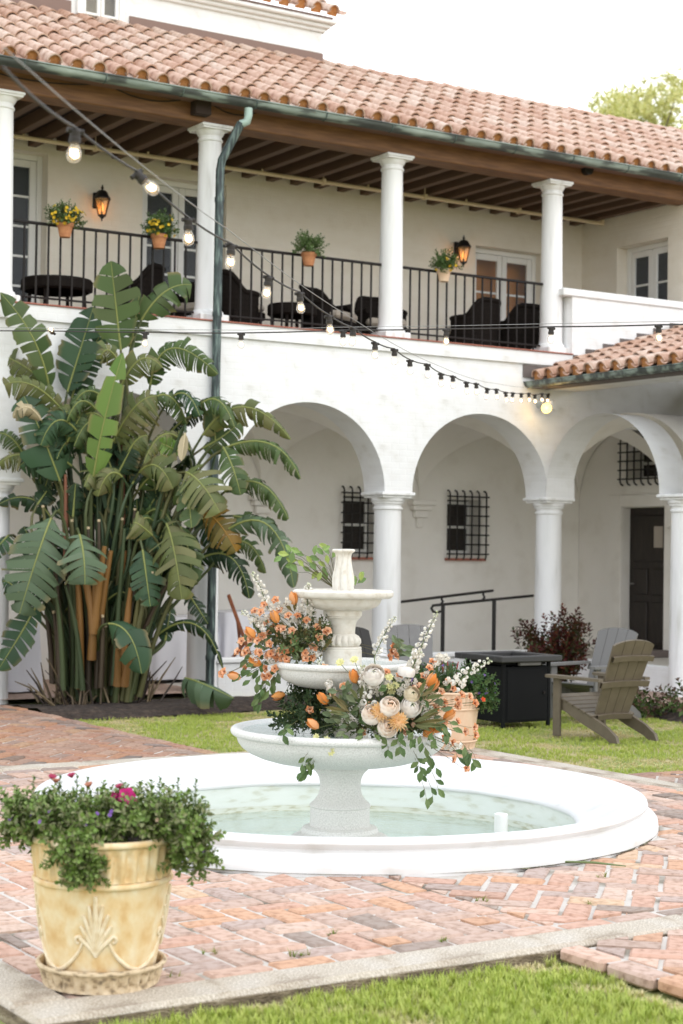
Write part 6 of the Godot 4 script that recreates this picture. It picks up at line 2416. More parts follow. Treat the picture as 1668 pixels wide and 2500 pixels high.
func bouquets() -> void:
	var view := FACE.normalized()
	var anchors := [Vector3(-0.22, 0.97, -0.06), Vector3(-0.02, 0.55, 0.50), Vector3(0.02, 1.36, -0.10)]
	var T := [thing("flower_arrangement", "orange and white flower arrangement spilling over the left of the middle bowl", "flower arrangement", FC, 0.0, "flower arrangements on the fountain"),
		thing("flower_arrangement", "large arrangement of cream roses, orange blooms and white spikes on the lower bowl", "flower arrangement", FC, 0.0, "flower arrangements on the fountain"),
		thing("leafy_sprig", "sprig of fresh green leaves behind the finial in the top bowl", "greenery", FC)]
	var which := func(p: Vector3) -> int:
		return 0 if p.distance_to(anchors[0]) * 1.05 < p.distance_to(anchors[1]) else 1
	for f in FLOWERS:
		var p := Vector3(f[1], f[2], f[3])
		var w: int = which.call(p)
		var an: Vector3 = anchors[w] + Vector3(rr(-0.05, 0.05), rr(-0.02, 0.04), rr(-0.05, 0.05))
		var d := ((p - an).normalized() * 0.8 + view * (1.0 if f[0] in ["rose", "ranunculus", "mum", "cream_ranunculus"] else 0.8) + Vector3(0, 0.25 if f[0] == "tulip" else 0.1, 0) + Vector3(rr(-0.25, 0.25), rr(-0.2, 0.2), rr(-0.25, 0.25))).normalized()
		if f[0] == "ranunculus_side":
			d = Vector3(0.1, 1, 0.1).normalized()
		if f[0] == "tulip":
			d = ((p - an).normalized() + Vector3(0, 0.55, 0)).normalized()
		var mb := MB.new()
		mb.col = Color(0.12, 0.15, 0.05) if f[0] != "butterfly" else Color(0.15, 0.13, 0.05)
		var back: Vector3 = p - d * f[4] * 0.5
		var mid := an.lerp(back, 0.55) + Vector3(0, 0.05, 0)
		var sr := 0.0012 if f[0] == "butterfly" else 0.0022
		mb.tube([an, mid, back - d * 0.02, back], [sr, sr, sr * 0.9, sr * 0.8], 4, false)
		bloom(mb, f[0], p, d, f[4])
		var nm: String = {"butterfly": "orange_blossom", "cluster": "white_blossom", "mum": "chrysanthemum", "yellow_scabious": "yellow_blossom", "cream_ranunculus": "ranunculus", "ranunculus_side": "ranunculus", "red_bud": "flower_bud", "bud": "flower_bud"}.get(f[0], f[0])
		part(nm, mb.mesh(M["petal_any"]), T[w])
	for s in SPIKES:
		var a := Vector3(s[1], s[2], s[3])
		var b := Vector3(s[4], s[5], s[6])
		var w: int = which.call(a)
		var mb := MB.new()
		mb.col = Color(0.17, 0.22, 0.09)
		var bend := Vector3(0, 0.02, 0)
		mb.tube([anchors[w], a, a.lerp(b, 0.5) + bend, b], [0.004, 0.0035, 0.003, 0.0015], 5, false)
		var n := int(s[7] * 1.25)
		var ax := (b - a).normalized()
		for i in n:
			var t := pow((i + rr(0.0, 0.9)) / n, 0.9)
			var p := a.lerp(b, t) + bend * (1 - pow(2 * t - 1, 2))
			var sd := ax.cross(view).normalized()
			var ang := i * 2.4 + rr(-0.5, 0.5)
			var o: Vector3 = (sd * cos(ang) + view * sin(ang) + ax * rr(-0.2, 0.5)).normalized()
			var sz: float = s[8] * lerpf(1.3, 0.5, t) * rr(0.8, 1.2)
			var c: Vector3 = p + o * sz * rr(0.9, 1.5)
			var green := clampf((t - 0.75) * 3.2, 0, 1) * rr(0.5, 1.0)
			mb.col = Color(0.2, 0.25, 0.11)
			mb.tube([p, c], 0.0013, 3, false)
			var qb := Basis(Quaternion(Vector3.UP, (o + Vector3(rr(-0.5, 0.5), rr(-0.6, 0.3), rr(-0.5, 0.5))).normalized()))
			for k in 5:
				mb.col = (Color(0.85, 0.85, 0.80) * rr(0.88, 1.03)).lerp(Color(0.50, 0.58, 0.30), green)
				var pa := TAU * k / 5 + rr(-0.2, 0.2)
				shell_petal(mb, qb, c, pa, 0.75, sz * 0.62, 2.6, 0.6, 0.45)
		part("white_flower_spike", mb.mesh(M["petal_any"]), T[w])
	var lc := {"m": [Color(0.085, 0.135, 0.045), Color(0.07, 0.115, 0.04), Color(0.12, 0.165, 0.06)], "e": [Color(0.135, 0.175, 0.095), Color(0.11, 0.145, 0.075), Color(0.17, 0.20, 0.11)], "k": [Color(0.20, 0.28, 0.095), Color(0.26, 0.32, 0.09), Color(0.15, 0.23, 0.08)], "o": [Color(0.17, 0.145, 0.06), Color(0.20, 0.165, 0.075), Color(0.13, 0.14, 0.06)]}
	for s in SPRAY:
		var p := Vector3(s[1], s[2], s[3])
		var w: int = 2 if s[0] == "k" else which.call(p)
		var an: Vector3 = anchors[w]
		var out := p - an
		var d := (out.normalized() * 0.6 + (view.cross(Vector3.UP) * rr(-0.9, 0.9) + Vector3(0, -0.6 if s[0] == "m" else rr(-0.5, 0.6), 0))).normalized()
		var mb := MB.new()
		mb.col = Color(0.13, 0.12, 0.05)
		var inw: Vector3 = (an - p).normalized()
		if s[0] == "k":
			mb.tube([an.lerp(p, 0.1) + Vector3(0, 0.03, 0), an.lerp(p, 0.75) + Vector3(0, 0.035, 0), p], [0.0018, 0.0014, 0.0012], 4, false)
		else:
			mb.tube([p + inw * 0.05 + Vector3(0, 0.06, 0), p + inw * 0.012 + Vector3(0, 0.03, 0), p], [0.0014, 0.0012, 0.001], 4, false)
			mb.col = pick(lc[s[0]]) * rr(0.85, 1.2)
			leaflet(mb, p + inw * 0.02 + Vector3(0, 0.035, 0), (d + view.cross(Vector3.UP) * rr(-1.2, 1.2)).normalized(), (view + Vector3(rr(-0.5, 0.5), rr(-0.2, 0.7), 0)).normalized(), s[4] * 0.95, s[4] * 0.5, 0.12)
		mb.col = pick(lc[s[0]]) * rr(0.85, 1.2)
		leaflet(mb, p, d, (view + Vector3(rr(-0.5, 0.5), rr(-0.2, 0.7), rr(-0.5, 0.5))).normalized(), s[4] * (1.3 if s[0] == "k" else 1.12), s[4] * (0.72 if s[0] == "k" else 0.58), 0.12)
		part("leaf", mb.mesh(M["leaf_any"]), T[w])
	for s in LONGS:
		var a := Vector3(s[1], s[2], s[3])
		var b := Vector3(s[4], s[5], s[6])
		var mb := MB.new()
		for k in 2:
			mb.col = pick(lc["o"]) * rr(0.9, 1.25)
			var side := (b - a).cross(view).normalized()
			leaflet(mb, a + side * 0.012 * k, (b - a + side * 0.04 * (k * 2 - 1)).normalized(), (view + Vector3(rr(-0.4, 0.4), rr(0, 0.5), 0)).normalized(), (b - a).length() * rr(0.8, 1.0), s[7] * 0.7, 0.25)
		part("long_leaf", mb.mesh(M["leaf_any"]), T[which.call(a)])
	var gm := [sprig(401, 9, 0.034, 0.10, [Color(0.09, 0.135, 0.045), Color(0.13, 0.175, 0.065), Color(0.17, 0.21, 0.10)]).mesh(M["leaf_any"]), sprig(402, 10, 0.028, 0.09, [Color(0.15, 0.16, 0.065), Color(0.20, 0.17, 0.08), Color(0.08, 0.11, 0.04)]).mesh(M["leaf_any"])]
	foliage(T[0], [[Vector3(-0.24, 1.07, -0.07), Vector3(0.15, 0.12, 0.13), 0.0], [Vector3(-0.32, 1.04, -0.10), Vector3(0.15, 0.09, 0.12), 0.3], [Vector3(-0.20, 1.14, -0.02), Vector3(0.12, 0.12, 0.10), -0.1]], 150, gm)
	foliage(T[1], [[Vector3(-0.03, 0.62, 0.50), Vector3(0.22, 0.09, 0.14), 0.1], [Vector3(0.08, 0.68, 0.52), Vector3(0.18, 0.13, 0.12), -0.1], [Vector3(-0.14, 0.66, 0.40), Vector3(0.13, 0.11, 0.12), 0.0], [Vector3(0.2, 0.62, 0.56), Vector3(0.12, 0.07, 0.1), 0.3]], 240, gm)
	# dark greenery under the middle bowl at left
	var g := thing("greenery_bunch", "bunch of dark green ruscus resting in the lower bowl left of the stem", "greenery", FC)
	var dg := [sprig(411, 12, 0.04, 0.13, [Color(0.018, 0.035, 0.014), Color(0.03, 0.055, 0.02), Color(0.045, 0.075, 0.03)]).mesh(M["leaf_any"])]
	foliage(g, [[Vector3(-0.26, 0.68, 0.02), Vector3(0.12, 0.12, 0.12), 0.1], [Vector3(-0.33, 0.62, 0.02), Vector3(0.14, 0.07, 0.12), 0.4], [Vector3(-0.22, 0.76, -0.02), Vector3(0.09, 0.07, 0.09), 0.0], [Vector3(-0.25, 0.58, 0.12), Vector3(0.16, 0.04, 0.12), 0.5]], 150, dg)


# ---------------------------------------------------------------- string lights
func bulb_unit(parent: Node, at: Vector3, hang: Vector3, glow: bool) -> void:
	var q := Basis(Quaternion(Vector3.DOWN, hang.normalized()))
	var mb := MB.new()
	mb.lathe([Vector2(0.001, -0.038), Vector2(0.019, -0.038), Vector2(0.0195, -0.022), Vector2(0.0165, -0.018), Vector2(0.018, 0.0), Vector2(0.012, 0.010), Vector2(0.001, 0.012)], 12)
	mb.tube([Vector3(-0.028, 0.002, 0), Vector3(0.028, 0.002, 0)], 0.009, 6)
	part("socket", mb.mesh(M["rubber"]), parent, null, Transform3D(q, at))
	var gb := MB.new()
	gb.lathe([Vector2(0.001, -0.102), Vector2(0.010, -0.100), Vector2(0.019, -0.093), Vector2(0.0235, -0.080), Vector2(0.023, -0.068), Vector2(0.0175, -0.052), Vector2(0.013, -0.042), Vector2(0.013, -0.036)], 14)
	var b := part("light_bulb", gb.mesh(M["bulb_glass"]), parent, null, Transform3D(q, at))
	mb = MB.new()
	if glow:
		mb.tube([Vector3(-0.007, -0.058, 0), Vector3(-0.010, -0.078, 0.004), Vector3(0, -0.084, 0.007), Vector3(0.010, -0.078, 0.004), Vector3(0.007, -0.058, 0)], 0.0058, 5)
	part("filament", mb.mesh(M["filament"]), b)


func cable(parent: Node, called: String, pts: Array, sag: float, r: float, m: String) -> void:
	var path := []
	for i in pts.size() - 1:
		for k in 5:
			var t := k / 5.0
			path.append(pts[i].lerp(pts[i + 1], t) + Vector3.DOWN * sag * 4 * t * (1 - t) * pts[i].distance_to(pts[i + 1]))
	path.append(pts[-1])
	var mb := MB.new()
	mb.tube(path, r, 6)
	part(called, mb.mesh(M[m]), parent)


func string_lights() -> void:
	var T := thing("string_lights", "string of clear bulbs running from the top left down to the corner of the arcade", "string lights", Vector3.ZERO, 0.0, "strings of bulbs across the courtyard")
	cable(T, "cable", Array(STRAND1), 0.012, 0.0045, "cable")
	var wire := []
	for i in [0, 4, 8, 13, 18, 27]:
		wire.append(STRAND1[i] + Vector3(0, 0.05, 0))
	cable(T, "support_wire", wire, 0.006, 0.002, "steel_wire")
	for i in range(1, STRAND1.size()):
		var h := Vector3(rr(-0.12, 0.12), -1, rr(-0.12, 0.12))
		if i == 2:
			h = Vector3(0.55, -0.6, 0.35)
		bulb_unit(T, STRAND1[i] + Vector3(0, -0.012, 0), h, true)
	T = thing("string_lights", "level string of clear bulbs crossing the whole view below the balcony", "string lights", Vector3.ZERO, 0.0, "strings of bulbs across the courtyard")
	cable(T, "cable", Array(STRAND2), 0.004, 0.005, "cable")
	var up := []
	for p in STRAND2:
		up.append(p + Vector3(0, 0.02, 0))
	cable(T, "support_wire", up, 0.0, 0.002, "steel_wire")
	for i in range(1, STRAND2.size() - 1):
		bulb_unit(T, STRAND2[i] + Vector3(0, -0.012, 0), Vector3(rr(-0.06, 0.06), -1, 0.0) if i != 1 else Vector3(-0.5, 0.15, 0.8), true)


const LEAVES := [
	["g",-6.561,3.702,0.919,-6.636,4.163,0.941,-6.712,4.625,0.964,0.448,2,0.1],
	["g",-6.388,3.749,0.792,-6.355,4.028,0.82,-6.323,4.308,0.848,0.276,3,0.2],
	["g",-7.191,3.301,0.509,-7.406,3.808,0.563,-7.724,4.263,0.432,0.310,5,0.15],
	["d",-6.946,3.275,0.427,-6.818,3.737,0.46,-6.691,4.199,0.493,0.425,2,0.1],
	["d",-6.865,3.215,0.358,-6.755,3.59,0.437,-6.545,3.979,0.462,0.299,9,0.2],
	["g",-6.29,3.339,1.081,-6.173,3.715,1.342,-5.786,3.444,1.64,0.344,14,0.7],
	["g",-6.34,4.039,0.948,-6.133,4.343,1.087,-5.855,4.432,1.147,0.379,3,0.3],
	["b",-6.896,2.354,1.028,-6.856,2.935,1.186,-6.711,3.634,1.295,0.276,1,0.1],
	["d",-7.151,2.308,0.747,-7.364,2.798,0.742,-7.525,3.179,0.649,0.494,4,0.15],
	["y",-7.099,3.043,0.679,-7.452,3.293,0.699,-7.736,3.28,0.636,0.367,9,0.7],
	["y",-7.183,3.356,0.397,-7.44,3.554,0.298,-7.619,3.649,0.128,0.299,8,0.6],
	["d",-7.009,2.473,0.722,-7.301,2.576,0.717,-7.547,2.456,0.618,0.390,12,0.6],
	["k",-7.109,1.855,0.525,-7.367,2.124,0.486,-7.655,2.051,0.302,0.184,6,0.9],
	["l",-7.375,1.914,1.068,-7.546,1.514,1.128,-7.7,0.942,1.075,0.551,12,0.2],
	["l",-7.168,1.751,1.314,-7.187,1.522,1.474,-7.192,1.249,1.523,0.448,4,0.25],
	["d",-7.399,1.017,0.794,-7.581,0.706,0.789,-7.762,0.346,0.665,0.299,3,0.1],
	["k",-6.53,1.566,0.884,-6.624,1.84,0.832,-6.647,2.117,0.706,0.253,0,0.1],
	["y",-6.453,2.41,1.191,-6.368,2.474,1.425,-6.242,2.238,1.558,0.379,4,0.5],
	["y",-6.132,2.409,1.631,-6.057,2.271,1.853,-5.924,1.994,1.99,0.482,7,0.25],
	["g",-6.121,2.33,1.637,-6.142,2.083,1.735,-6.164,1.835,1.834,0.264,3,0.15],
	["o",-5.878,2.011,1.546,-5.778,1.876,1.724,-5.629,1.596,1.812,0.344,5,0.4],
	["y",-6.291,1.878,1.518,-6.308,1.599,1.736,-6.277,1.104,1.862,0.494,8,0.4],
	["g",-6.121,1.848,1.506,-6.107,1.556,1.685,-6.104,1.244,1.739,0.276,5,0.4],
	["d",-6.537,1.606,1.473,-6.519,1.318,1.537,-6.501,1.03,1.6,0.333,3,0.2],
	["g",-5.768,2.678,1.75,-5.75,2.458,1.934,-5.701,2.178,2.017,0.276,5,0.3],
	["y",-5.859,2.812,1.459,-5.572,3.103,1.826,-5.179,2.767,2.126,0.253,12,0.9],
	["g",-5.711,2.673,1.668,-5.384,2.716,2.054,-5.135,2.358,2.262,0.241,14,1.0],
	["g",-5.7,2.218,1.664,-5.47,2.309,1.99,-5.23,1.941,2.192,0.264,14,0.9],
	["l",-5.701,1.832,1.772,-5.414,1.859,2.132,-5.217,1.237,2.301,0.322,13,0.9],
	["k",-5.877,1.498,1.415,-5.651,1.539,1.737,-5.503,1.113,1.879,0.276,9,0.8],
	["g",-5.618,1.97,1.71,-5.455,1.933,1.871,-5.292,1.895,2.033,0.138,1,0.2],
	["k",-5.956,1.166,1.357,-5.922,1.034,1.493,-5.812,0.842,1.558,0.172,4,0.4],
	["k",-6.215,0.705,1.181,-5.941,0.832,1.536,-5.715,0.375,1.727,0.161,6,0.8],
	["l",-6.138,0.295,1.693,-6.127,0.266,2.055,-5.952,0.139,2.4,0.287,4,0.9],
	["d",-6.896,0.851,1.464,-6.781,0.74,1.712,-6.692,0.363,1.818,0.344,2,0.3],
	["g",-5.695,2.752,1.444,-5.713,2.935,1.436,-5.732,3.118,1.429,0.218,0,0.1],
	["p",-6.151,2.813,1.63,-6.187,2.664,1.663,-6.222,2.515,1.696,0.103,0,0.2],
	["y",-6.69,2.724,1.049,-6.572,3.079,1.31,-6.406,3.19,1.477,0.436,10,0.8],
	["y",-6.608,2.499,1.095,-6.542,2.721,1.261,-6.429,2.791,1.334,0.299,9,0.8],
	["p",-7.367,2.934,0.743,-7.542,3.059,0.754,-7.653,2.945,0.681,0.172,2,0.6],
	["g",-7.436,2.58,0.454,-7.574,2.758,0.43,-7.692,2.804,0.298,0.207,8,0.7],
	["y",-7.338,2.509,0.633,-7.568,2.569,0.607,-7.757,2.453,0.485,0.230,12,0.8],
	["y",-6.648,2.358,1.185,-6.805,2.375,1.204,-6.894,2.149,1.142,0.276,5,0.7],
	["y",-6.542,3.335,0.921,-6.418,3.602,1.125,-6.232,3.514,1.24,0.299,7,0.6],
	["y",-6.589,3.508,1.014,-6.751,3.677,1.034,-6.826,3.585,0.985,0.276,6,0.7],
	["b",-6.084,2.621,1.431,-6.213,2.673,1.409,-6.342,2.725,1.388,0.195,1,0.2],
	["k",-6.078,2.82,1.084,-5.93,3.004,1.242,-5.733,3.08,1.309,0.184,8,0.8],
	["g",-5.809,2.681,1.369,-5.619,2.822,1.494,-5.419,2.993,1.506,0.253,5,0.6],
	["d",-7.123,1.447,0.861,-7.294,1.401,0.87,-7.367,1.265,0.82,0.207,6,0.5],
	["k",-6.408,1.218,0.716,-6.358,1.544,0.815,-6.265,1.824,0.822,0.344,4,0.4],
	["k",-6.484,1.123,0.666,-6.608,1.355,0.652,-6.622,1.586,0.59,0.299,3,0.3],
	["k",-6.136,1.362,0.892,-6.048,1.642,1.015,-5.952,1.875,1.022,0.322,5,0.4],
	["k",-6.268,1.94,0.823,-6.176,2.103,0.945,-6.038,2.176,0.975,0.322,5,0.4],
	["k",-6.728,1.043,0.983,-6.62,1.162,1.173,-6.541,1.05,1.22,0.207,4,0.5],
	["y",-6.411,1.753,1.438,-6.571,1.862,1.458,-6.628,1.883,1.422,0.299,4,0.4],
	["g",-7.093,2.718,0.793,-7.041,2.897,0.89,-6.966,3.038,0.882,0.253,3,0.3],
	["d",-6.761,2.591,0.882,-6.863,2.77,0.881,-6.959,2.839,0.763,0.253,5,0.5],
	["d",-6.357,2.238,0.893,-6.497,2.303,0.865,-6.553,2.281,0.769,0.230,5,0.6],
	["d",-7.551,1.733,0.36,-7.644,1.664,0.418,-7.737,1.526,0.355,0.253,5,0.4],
	["d",-7.418,1.031,0.545,-7.556,1.212,0.521,-7.635,1.255,0.413,0.207,4,0.4],
	["d",-5.892,2.059,1.301,-5.715,1.764,1.465,-5.646,1.489,1.443,0.276,4,0.4],
	["k",-5.8,1.762,1.234,-5.912,1.415,1.213,-5.883,1.16,1.166,0.276,4,0.4],
	["k",-6.854,1.371,0.326,-6.977,1.562,0.482,-7.1,1.752,0.638,0.247,7,0.20658399577743708],
	["k",-6.828,0.422,0.295,-6.88,0.652,0.383,-6.933,0.882,0.472,0.226,2,0.5174303291425941],
	["k",-6.403,1.125,1.043,-6.493,1.254,0.84,-6.584,1.382,0.638,0.242,2,0.6117852556166321],
	["d",-6.245,1.712,1.262,-6.127,1.856,1.248,-6.009,2,1.235,0.261,4,0.6820468758627277],
	["k",-7.213,1.474,0.448,-7.301,1.652,0.409,-7.39,1.83,0.369,0.268,4,0.4536214919145297],
	["k",-6.62,1.303,0.991,-6.376,1.434,0.834,-6.131,1.566,0.677,0.289,7,0.5356367710812591],
	["d",-6.189,0.657,1.325,-6.031,0.85,1.08,-5.873,1.044,0.834,0.190,4,0.34247873099310255],
	["k",-5.962,2.344,0.888,-6.008,2.47,1.207,-6.054,2.597,1.525,0.182,4,0.5843959436386723],
	["k",-6.647,2.405,1.1,-6.601,2.548,1.172,-6.556,2.691,1.245,0.282,7,0.31797577887218054],
	["k",-6.974,1.385,0.14,-6.894,1.527,0.44,-6.814,1.668,0.741,0.201,2,0.5448665367157601],
	["d",-6.768,2.223,0.522,-6.755,2.337,0.776,-6.742,2.451,1.03,0.281,7,0.6334162682132803],
	["k",-6.05,0.834,1.066,-6.118,1.011,0.997,-6.186,1.189,0.929,0.259,4,0.6888986582243176],
	["k",-7.259,1.638,0.464,-7.239,1.764,0.471,-7.218,1.891,0.478,0.246,2,0.5167664245789538],
	["k",-6.144,1.254,1.066,-6.186,1.418,0.968,-6.229,1.582,0.87,0.242,4,0.3255611390917351],
	["k",-6.77,1.751,0.407,-6.787,1.912,0.283,-6.804,2.073,0.159,0.243,4,0.2524358629147463],
	["k",-6.39,2.243,0.786,-6.476,2.435,0.97,-6.562,2.628,1.154,0.198,2,0.5390318059743728],
	["k",-6.45,0.536,0.705,-6.353,0.673,0.631,-6.257,0.811,0.556,0.272,2,0.3683551175224403],
	["d",-6.747,2.039,0.793,-6.782,2.177,0.543,-6.817,2.316,0.292,0.187,2,0.6318638007290368],
	["k",-7.14,1.217,0.464,-7.111,1.388,0.478,-7.081,1.56,0.493,0.232,4,0.37317714033342675],
	["d",-6.599,0.58,0.381,-6.657,0.676,0.303,-6.714,0.772,0.225,0.291,7,0.41717615633782557],
	["k",-7.022,0.963,0.679,-6.942,1.117,0.818,-6.862,1.271,0.958,0.232,7,0.37053435701766646],
	["d",-6.427,1.919,0.562,-6.397,2.023,0.686,-6.366,2.126,0.811,0.285,2,0.6482835824920242],
	["d",-7.089,0.942,0.088,-7.21,1.071,0.116,-7.331,1.2,0.143,0.252,7,0.4068752238647886],
	["k",-6.824,1.982,0.593,-6.665,2.118,0.546,-6.506,2.253,0.498,0.269,2,0.29866683603160465],
	["k",-6.915,0.849,0.255,-6.888,0.997,0.613,-6.862,1.145,0.972,0.274,4,0.5143036051500414],
	["k",-7.034,1.942,0.835,-7.035,2.114,0.863,-7.036,2.285,0.89,0.226,2,0.5876227592187497],
	["k",-6.706,2.437,0.794,-6.637,2.604,0.835,-6.568,2.771,0.877,0.228,4,0.23588757049772724],
	["k",-6.799,1.959,0.408,-6.695,2.048,0.543,-6.59,2.138,0.679,0.178,7,0.5615197329977082],
	["k",-7.29,1.545,0.657,-7.16,1.725,0.497,-7.03,1.904,0.337,0.248,7,0.6432684981509804],
	["k",-6.307,1.861,0.875,-6.141,1.965,0.859,-5.974,2.07,0.844,0.163,7,0.33504538198996014],
	["d",-6.928,2.237,0.413,-6.997,2.334,0.223,-7.066,2.431,0.032,0.294,4,0.26072548577242793],
	["k",-6.253,0.74,0.711,-6.245,0.912,0.722,-6.238,1.084,0.734,0.176,7,0.46598566436444677],
	["d",-6.72,2.017,0.809,-6.673,2.207,0.601,-6.626,2.397,0.392,0.239,2,0.6097232335190749],
	["k",-7.148,2.266,0.216,-7.183,2.472,0.282,-7.217,2.677,0.348,0.200,2,0.2181346349278293],
	["k",-6.515,2.282,1.149,-6.264,2.501,0.9,-6.013,2.721,0.651,0.169,7,0.29021110023580243],
	["d",-6.446,1.569,0.806,-6.287,1.788,0.698,-6.128,2.006,0.59,0.196,4,0.669382391684817],
	["d",-6.772,2.019,0.592,-6.558,2.163,0.547,-6.343,2.307,0.502,0.294,7,0.4842024555657655],
	["d",-6.373,2.192,0.758,-6.36,2.425,0.62,-6.347,2.659,0.482,0.183,7,0.4417506162696122],
	["d",-6.416,0.719,0.577,-6.578,0.879,0.58,-6.741,1.039,0.583,0.181,4,0.6673945949685021],
	["k",-6.358,1.126,1.072,-6.154,1.264,0.957,-5.949,1.403,0.842,0.241,2,0.35361366057069876],
	["d",-6.959,1.319,0.441,-7.053,1.476,0.424,-7.148,1.633,0.407,0.280,7,0.43979493119377155],
	["d",-6.35,0.824,1.241,-6.189,0.994,0.963,-6.028,1.163,0.685,0.260,7,0.6409255085895168],
	["k",-6.081,1.167,0.858,-6.119,1.283,1.1,-6.157,1.399,1.342,0.191,2,0.6450861706943183],
	["k",-6.593,1.118,1.06,-6.647,1.246,0.715,-6.7,1.373,0.37,0.184,4,0.2916335412237618],
	["k",-7.141,1.951,0.548,-7.05,2.035,0.585,-6.958,2.119,0.622,0.223,2,0.21469208424837116],
	["k",-7.235,1.171,0.665,-7.112,1.327,0.601,-6.989,1.483,0.537,0.178,2,0.6416753957970487],
	["k",-6.657,1.412,0.576,-6.731,1.576,0.513,-6.805,1.74,0.451,0.257,4,0.34776701354571327],
	["d",-6.282,1.964,0.968,-6.201,2.166,1.077,-6.12,2.368,1.186,0.253,7,0.25664802591086305],
	["k",-6.247,1.097,0.64,-6.292,1.247,0.784,-6.337,1.398,0.928,0.250,2,0.3853896747899027],
	["d",-7.175,1.343,0.622,-7.002,1.468,0.608,-6.829,1.593,0.594,0.250,7,0.35028315278696565],
	["d",-6.401,1.059,1.173,-6.47,1.158,1.071,-6.539,1.256,0.969,0.237,7,0.39592712580867984],
	["d",-7.068,2.226,0.128,-7.134,2.379,0.271,-7.201,2.532,0.414,0.257,4,0.6376241465392061],
	["d",-6.268,2.373,0.933,-6.202,2.626,0.796,-6.136,2.878,0.66,0.182,2,0.5407409046317815],
	["k",-6.992,1.045,0.213,-6.963,1.249,0.219,-6.933,1.453,0.225,0.215,7,0.5039470283183125],
	["k",-6.61,2.155,0.802,-6.734,2.333,0.736,-6.857,2.51,0.67,0.212,2,0.6211485825596617],
	["d",-6.155,1.863,0.736,-6.073,1.969,0.849,-5.991,2.075,0.962,0.229,7,0.5534713622160387],
	["k",-7.174,2.106,0.305,-7.2,2.234,0.467,-7.226,2.363,0.63,0.265,4,0.2865539369122672],
	["k",-6.267,2.077,0.854,-6.226,2.255,1.095,-6.186,2.432,1.335,0.291,7,0.3416265329682151],
	["d",-6.821,2.312,1,-6.694,2.397,0.959,-6.566,2.481,0.918,0.246,2,0.44929910726428035],
	["k",-6.713,1.795,0.305,-6.647,1.923,0.29,-6.58,2.051,0.275,0.276,7,0.23998627789214122],
	["k",-7.028,2.369,0.571,-7.062,2.548,0.34,-7.096,2.726,0.109,0.191,2,0.5934440018337277],
	["k",-6.527,1.7,1.168,-6.469,1.835,1.03,-6.411,1.969,0.892,0.278,7,0.4445093926215541],
	["k",-6.381,1.603,0.817,-6.448,1.732,0.931,-6.515,1.862,1.045,0.196,4,0.46466557518217316],
	["k",-7.32,2.06,0.561,-7.222,2.18,0.53,-7.123,2.3,0.5,0.224,2,0.30464371004040186],
	["k",-7.096,2.44,0.599,-7.231,2.534,0.652,-7.365,2.627,0.706,0.228,2,0.40155385676034916],
	["k",-6.398,2.016,0.91,-6.574,2.118,0.936,-6.749,2.219,0.961,0.286,2,0.247135429043638],
	["k",-6.367,1.795,0.55,-6.508,1.888,0.631,-6.648,1.981,0.712,0.261,4,0.5946325590197699],
	["k",-6.695,2.436,1.029,-6.684,2.674,0.813,-6.673,2.911,0.598,0.204,7,0.41769621956820546],
	["k",-7.136,1.092,0.529,-7.182,1.186,0.233,-7.228,1.28,-0.063,0.227,7,0.4548640292149068],
	["d",-6.297,1.809,0.848,-6.336,1.975,0.913,-6.375,2.141,0.979,0.252,4,0.5757900320251751],
	["d",-6.145,2.134,1.129,-6.095,2.324,0.953,-6.045,2.515,0.778,0.236,7,0.5891679492910183],
	["d",-6.125,1.716,0.841,-6.05,1.817,0.993,-5.976,1.918,1.144,0.186,4,0.31470240892648355],
	["y",-6.725,2.868,1.067,-6.923,3.017,0.927,-7.034,2.74,0.712,0.305,11,0.6170934204873127],
	["g",-5.938,3.034,1.362,-5.833,3.176,1.684,-5.712,2.883,1.887,0.251,14,0.6225769516185933],
	["y",-6.313,1.604,0.944,-6.168,1.791,1.296,-6.015,1.456,1.522,0.207,11,0.9147515683045716],
	["y",-6.522,2.373,0.799,-6.8,2.479,0.95,-6.997,2.248,1.026,0.302,14,0.6572368937300362],
	["g",-6.639,2.807,0.948,-6.905,2.936,0.984,-7.083,2.663,0.946,0.276,11,0.9154564764585725],
	["g",-6.833,3.033,0.964,-7.037,3.132,0.99,-7.165,2.92,0.938,0.210,9,0.9772716578641052],
	["d",-6.484,1.682,1.061,-6.411,1.795,1.308,-6.315,1.591,1.443,0.274,11,0.8412426491411773],
	["y",-5.999,2.109,1.553,-5.865,2.229,1.696,-5.705,2.012,1.728,0.281,11,0.89120348585444],
	["g",-6.44,3.053,1.216,-6.221,3.22,1.338,-5.984,2.93,1.341,0.265,14,0.8074772096102447],
	["y",-6.874,2.76,0.637,-7.093,2.874,0.653,-7.233,2.639,0.591,0.251,14,0.6874937649807968],
	["g",-6.348,1.893,0.997,-6.251,2.027,1.267,-6.134,1.782,1.422,0.233,11,0.7936762836388074],
	["g",-5.737,1.522,1.602,-5.532,1.704,1.802,-5.309,1.377,1.881,0.232,9,0.8889435176571775],
	["d",-6.153,3.129,1.164,-6.076,3.241,1.443,-5.977,3.004,1.609,0.266,11,0.8968356227777534],
	["d",-6.818,2.645,0.67,-7.048,2.741,0.764,-7.202,2.53,0.78,0.228,11,0.9918603354871682],
	["d",-6.81,2.614,0.869,-7.013,2.755,0.762,-7.131,2.486,0.58,0.281,11,0.7140747458619274],
	["y",-5.963,2.656,1.373,-6.268,2.809,1.389,-6.475,2.493,1.338,0.208,14,0.8123452846679485],
	["d",-7.003,2.801,0.883,-7.245,2.929,0.892,-7.403,2.666,0.826,0.342,14,0.614049456984343],
	["d",-6.4,2.579,0.968,-6.675,2.713,1.006,-6.86,2.434,0.973,0.220,11,0.6988931020259088],
	["g",-6.646,3.114,0.853,-6.888,3.258,0.798,-7.041,2.971,0.671,0.300,9,0.981411594556765],
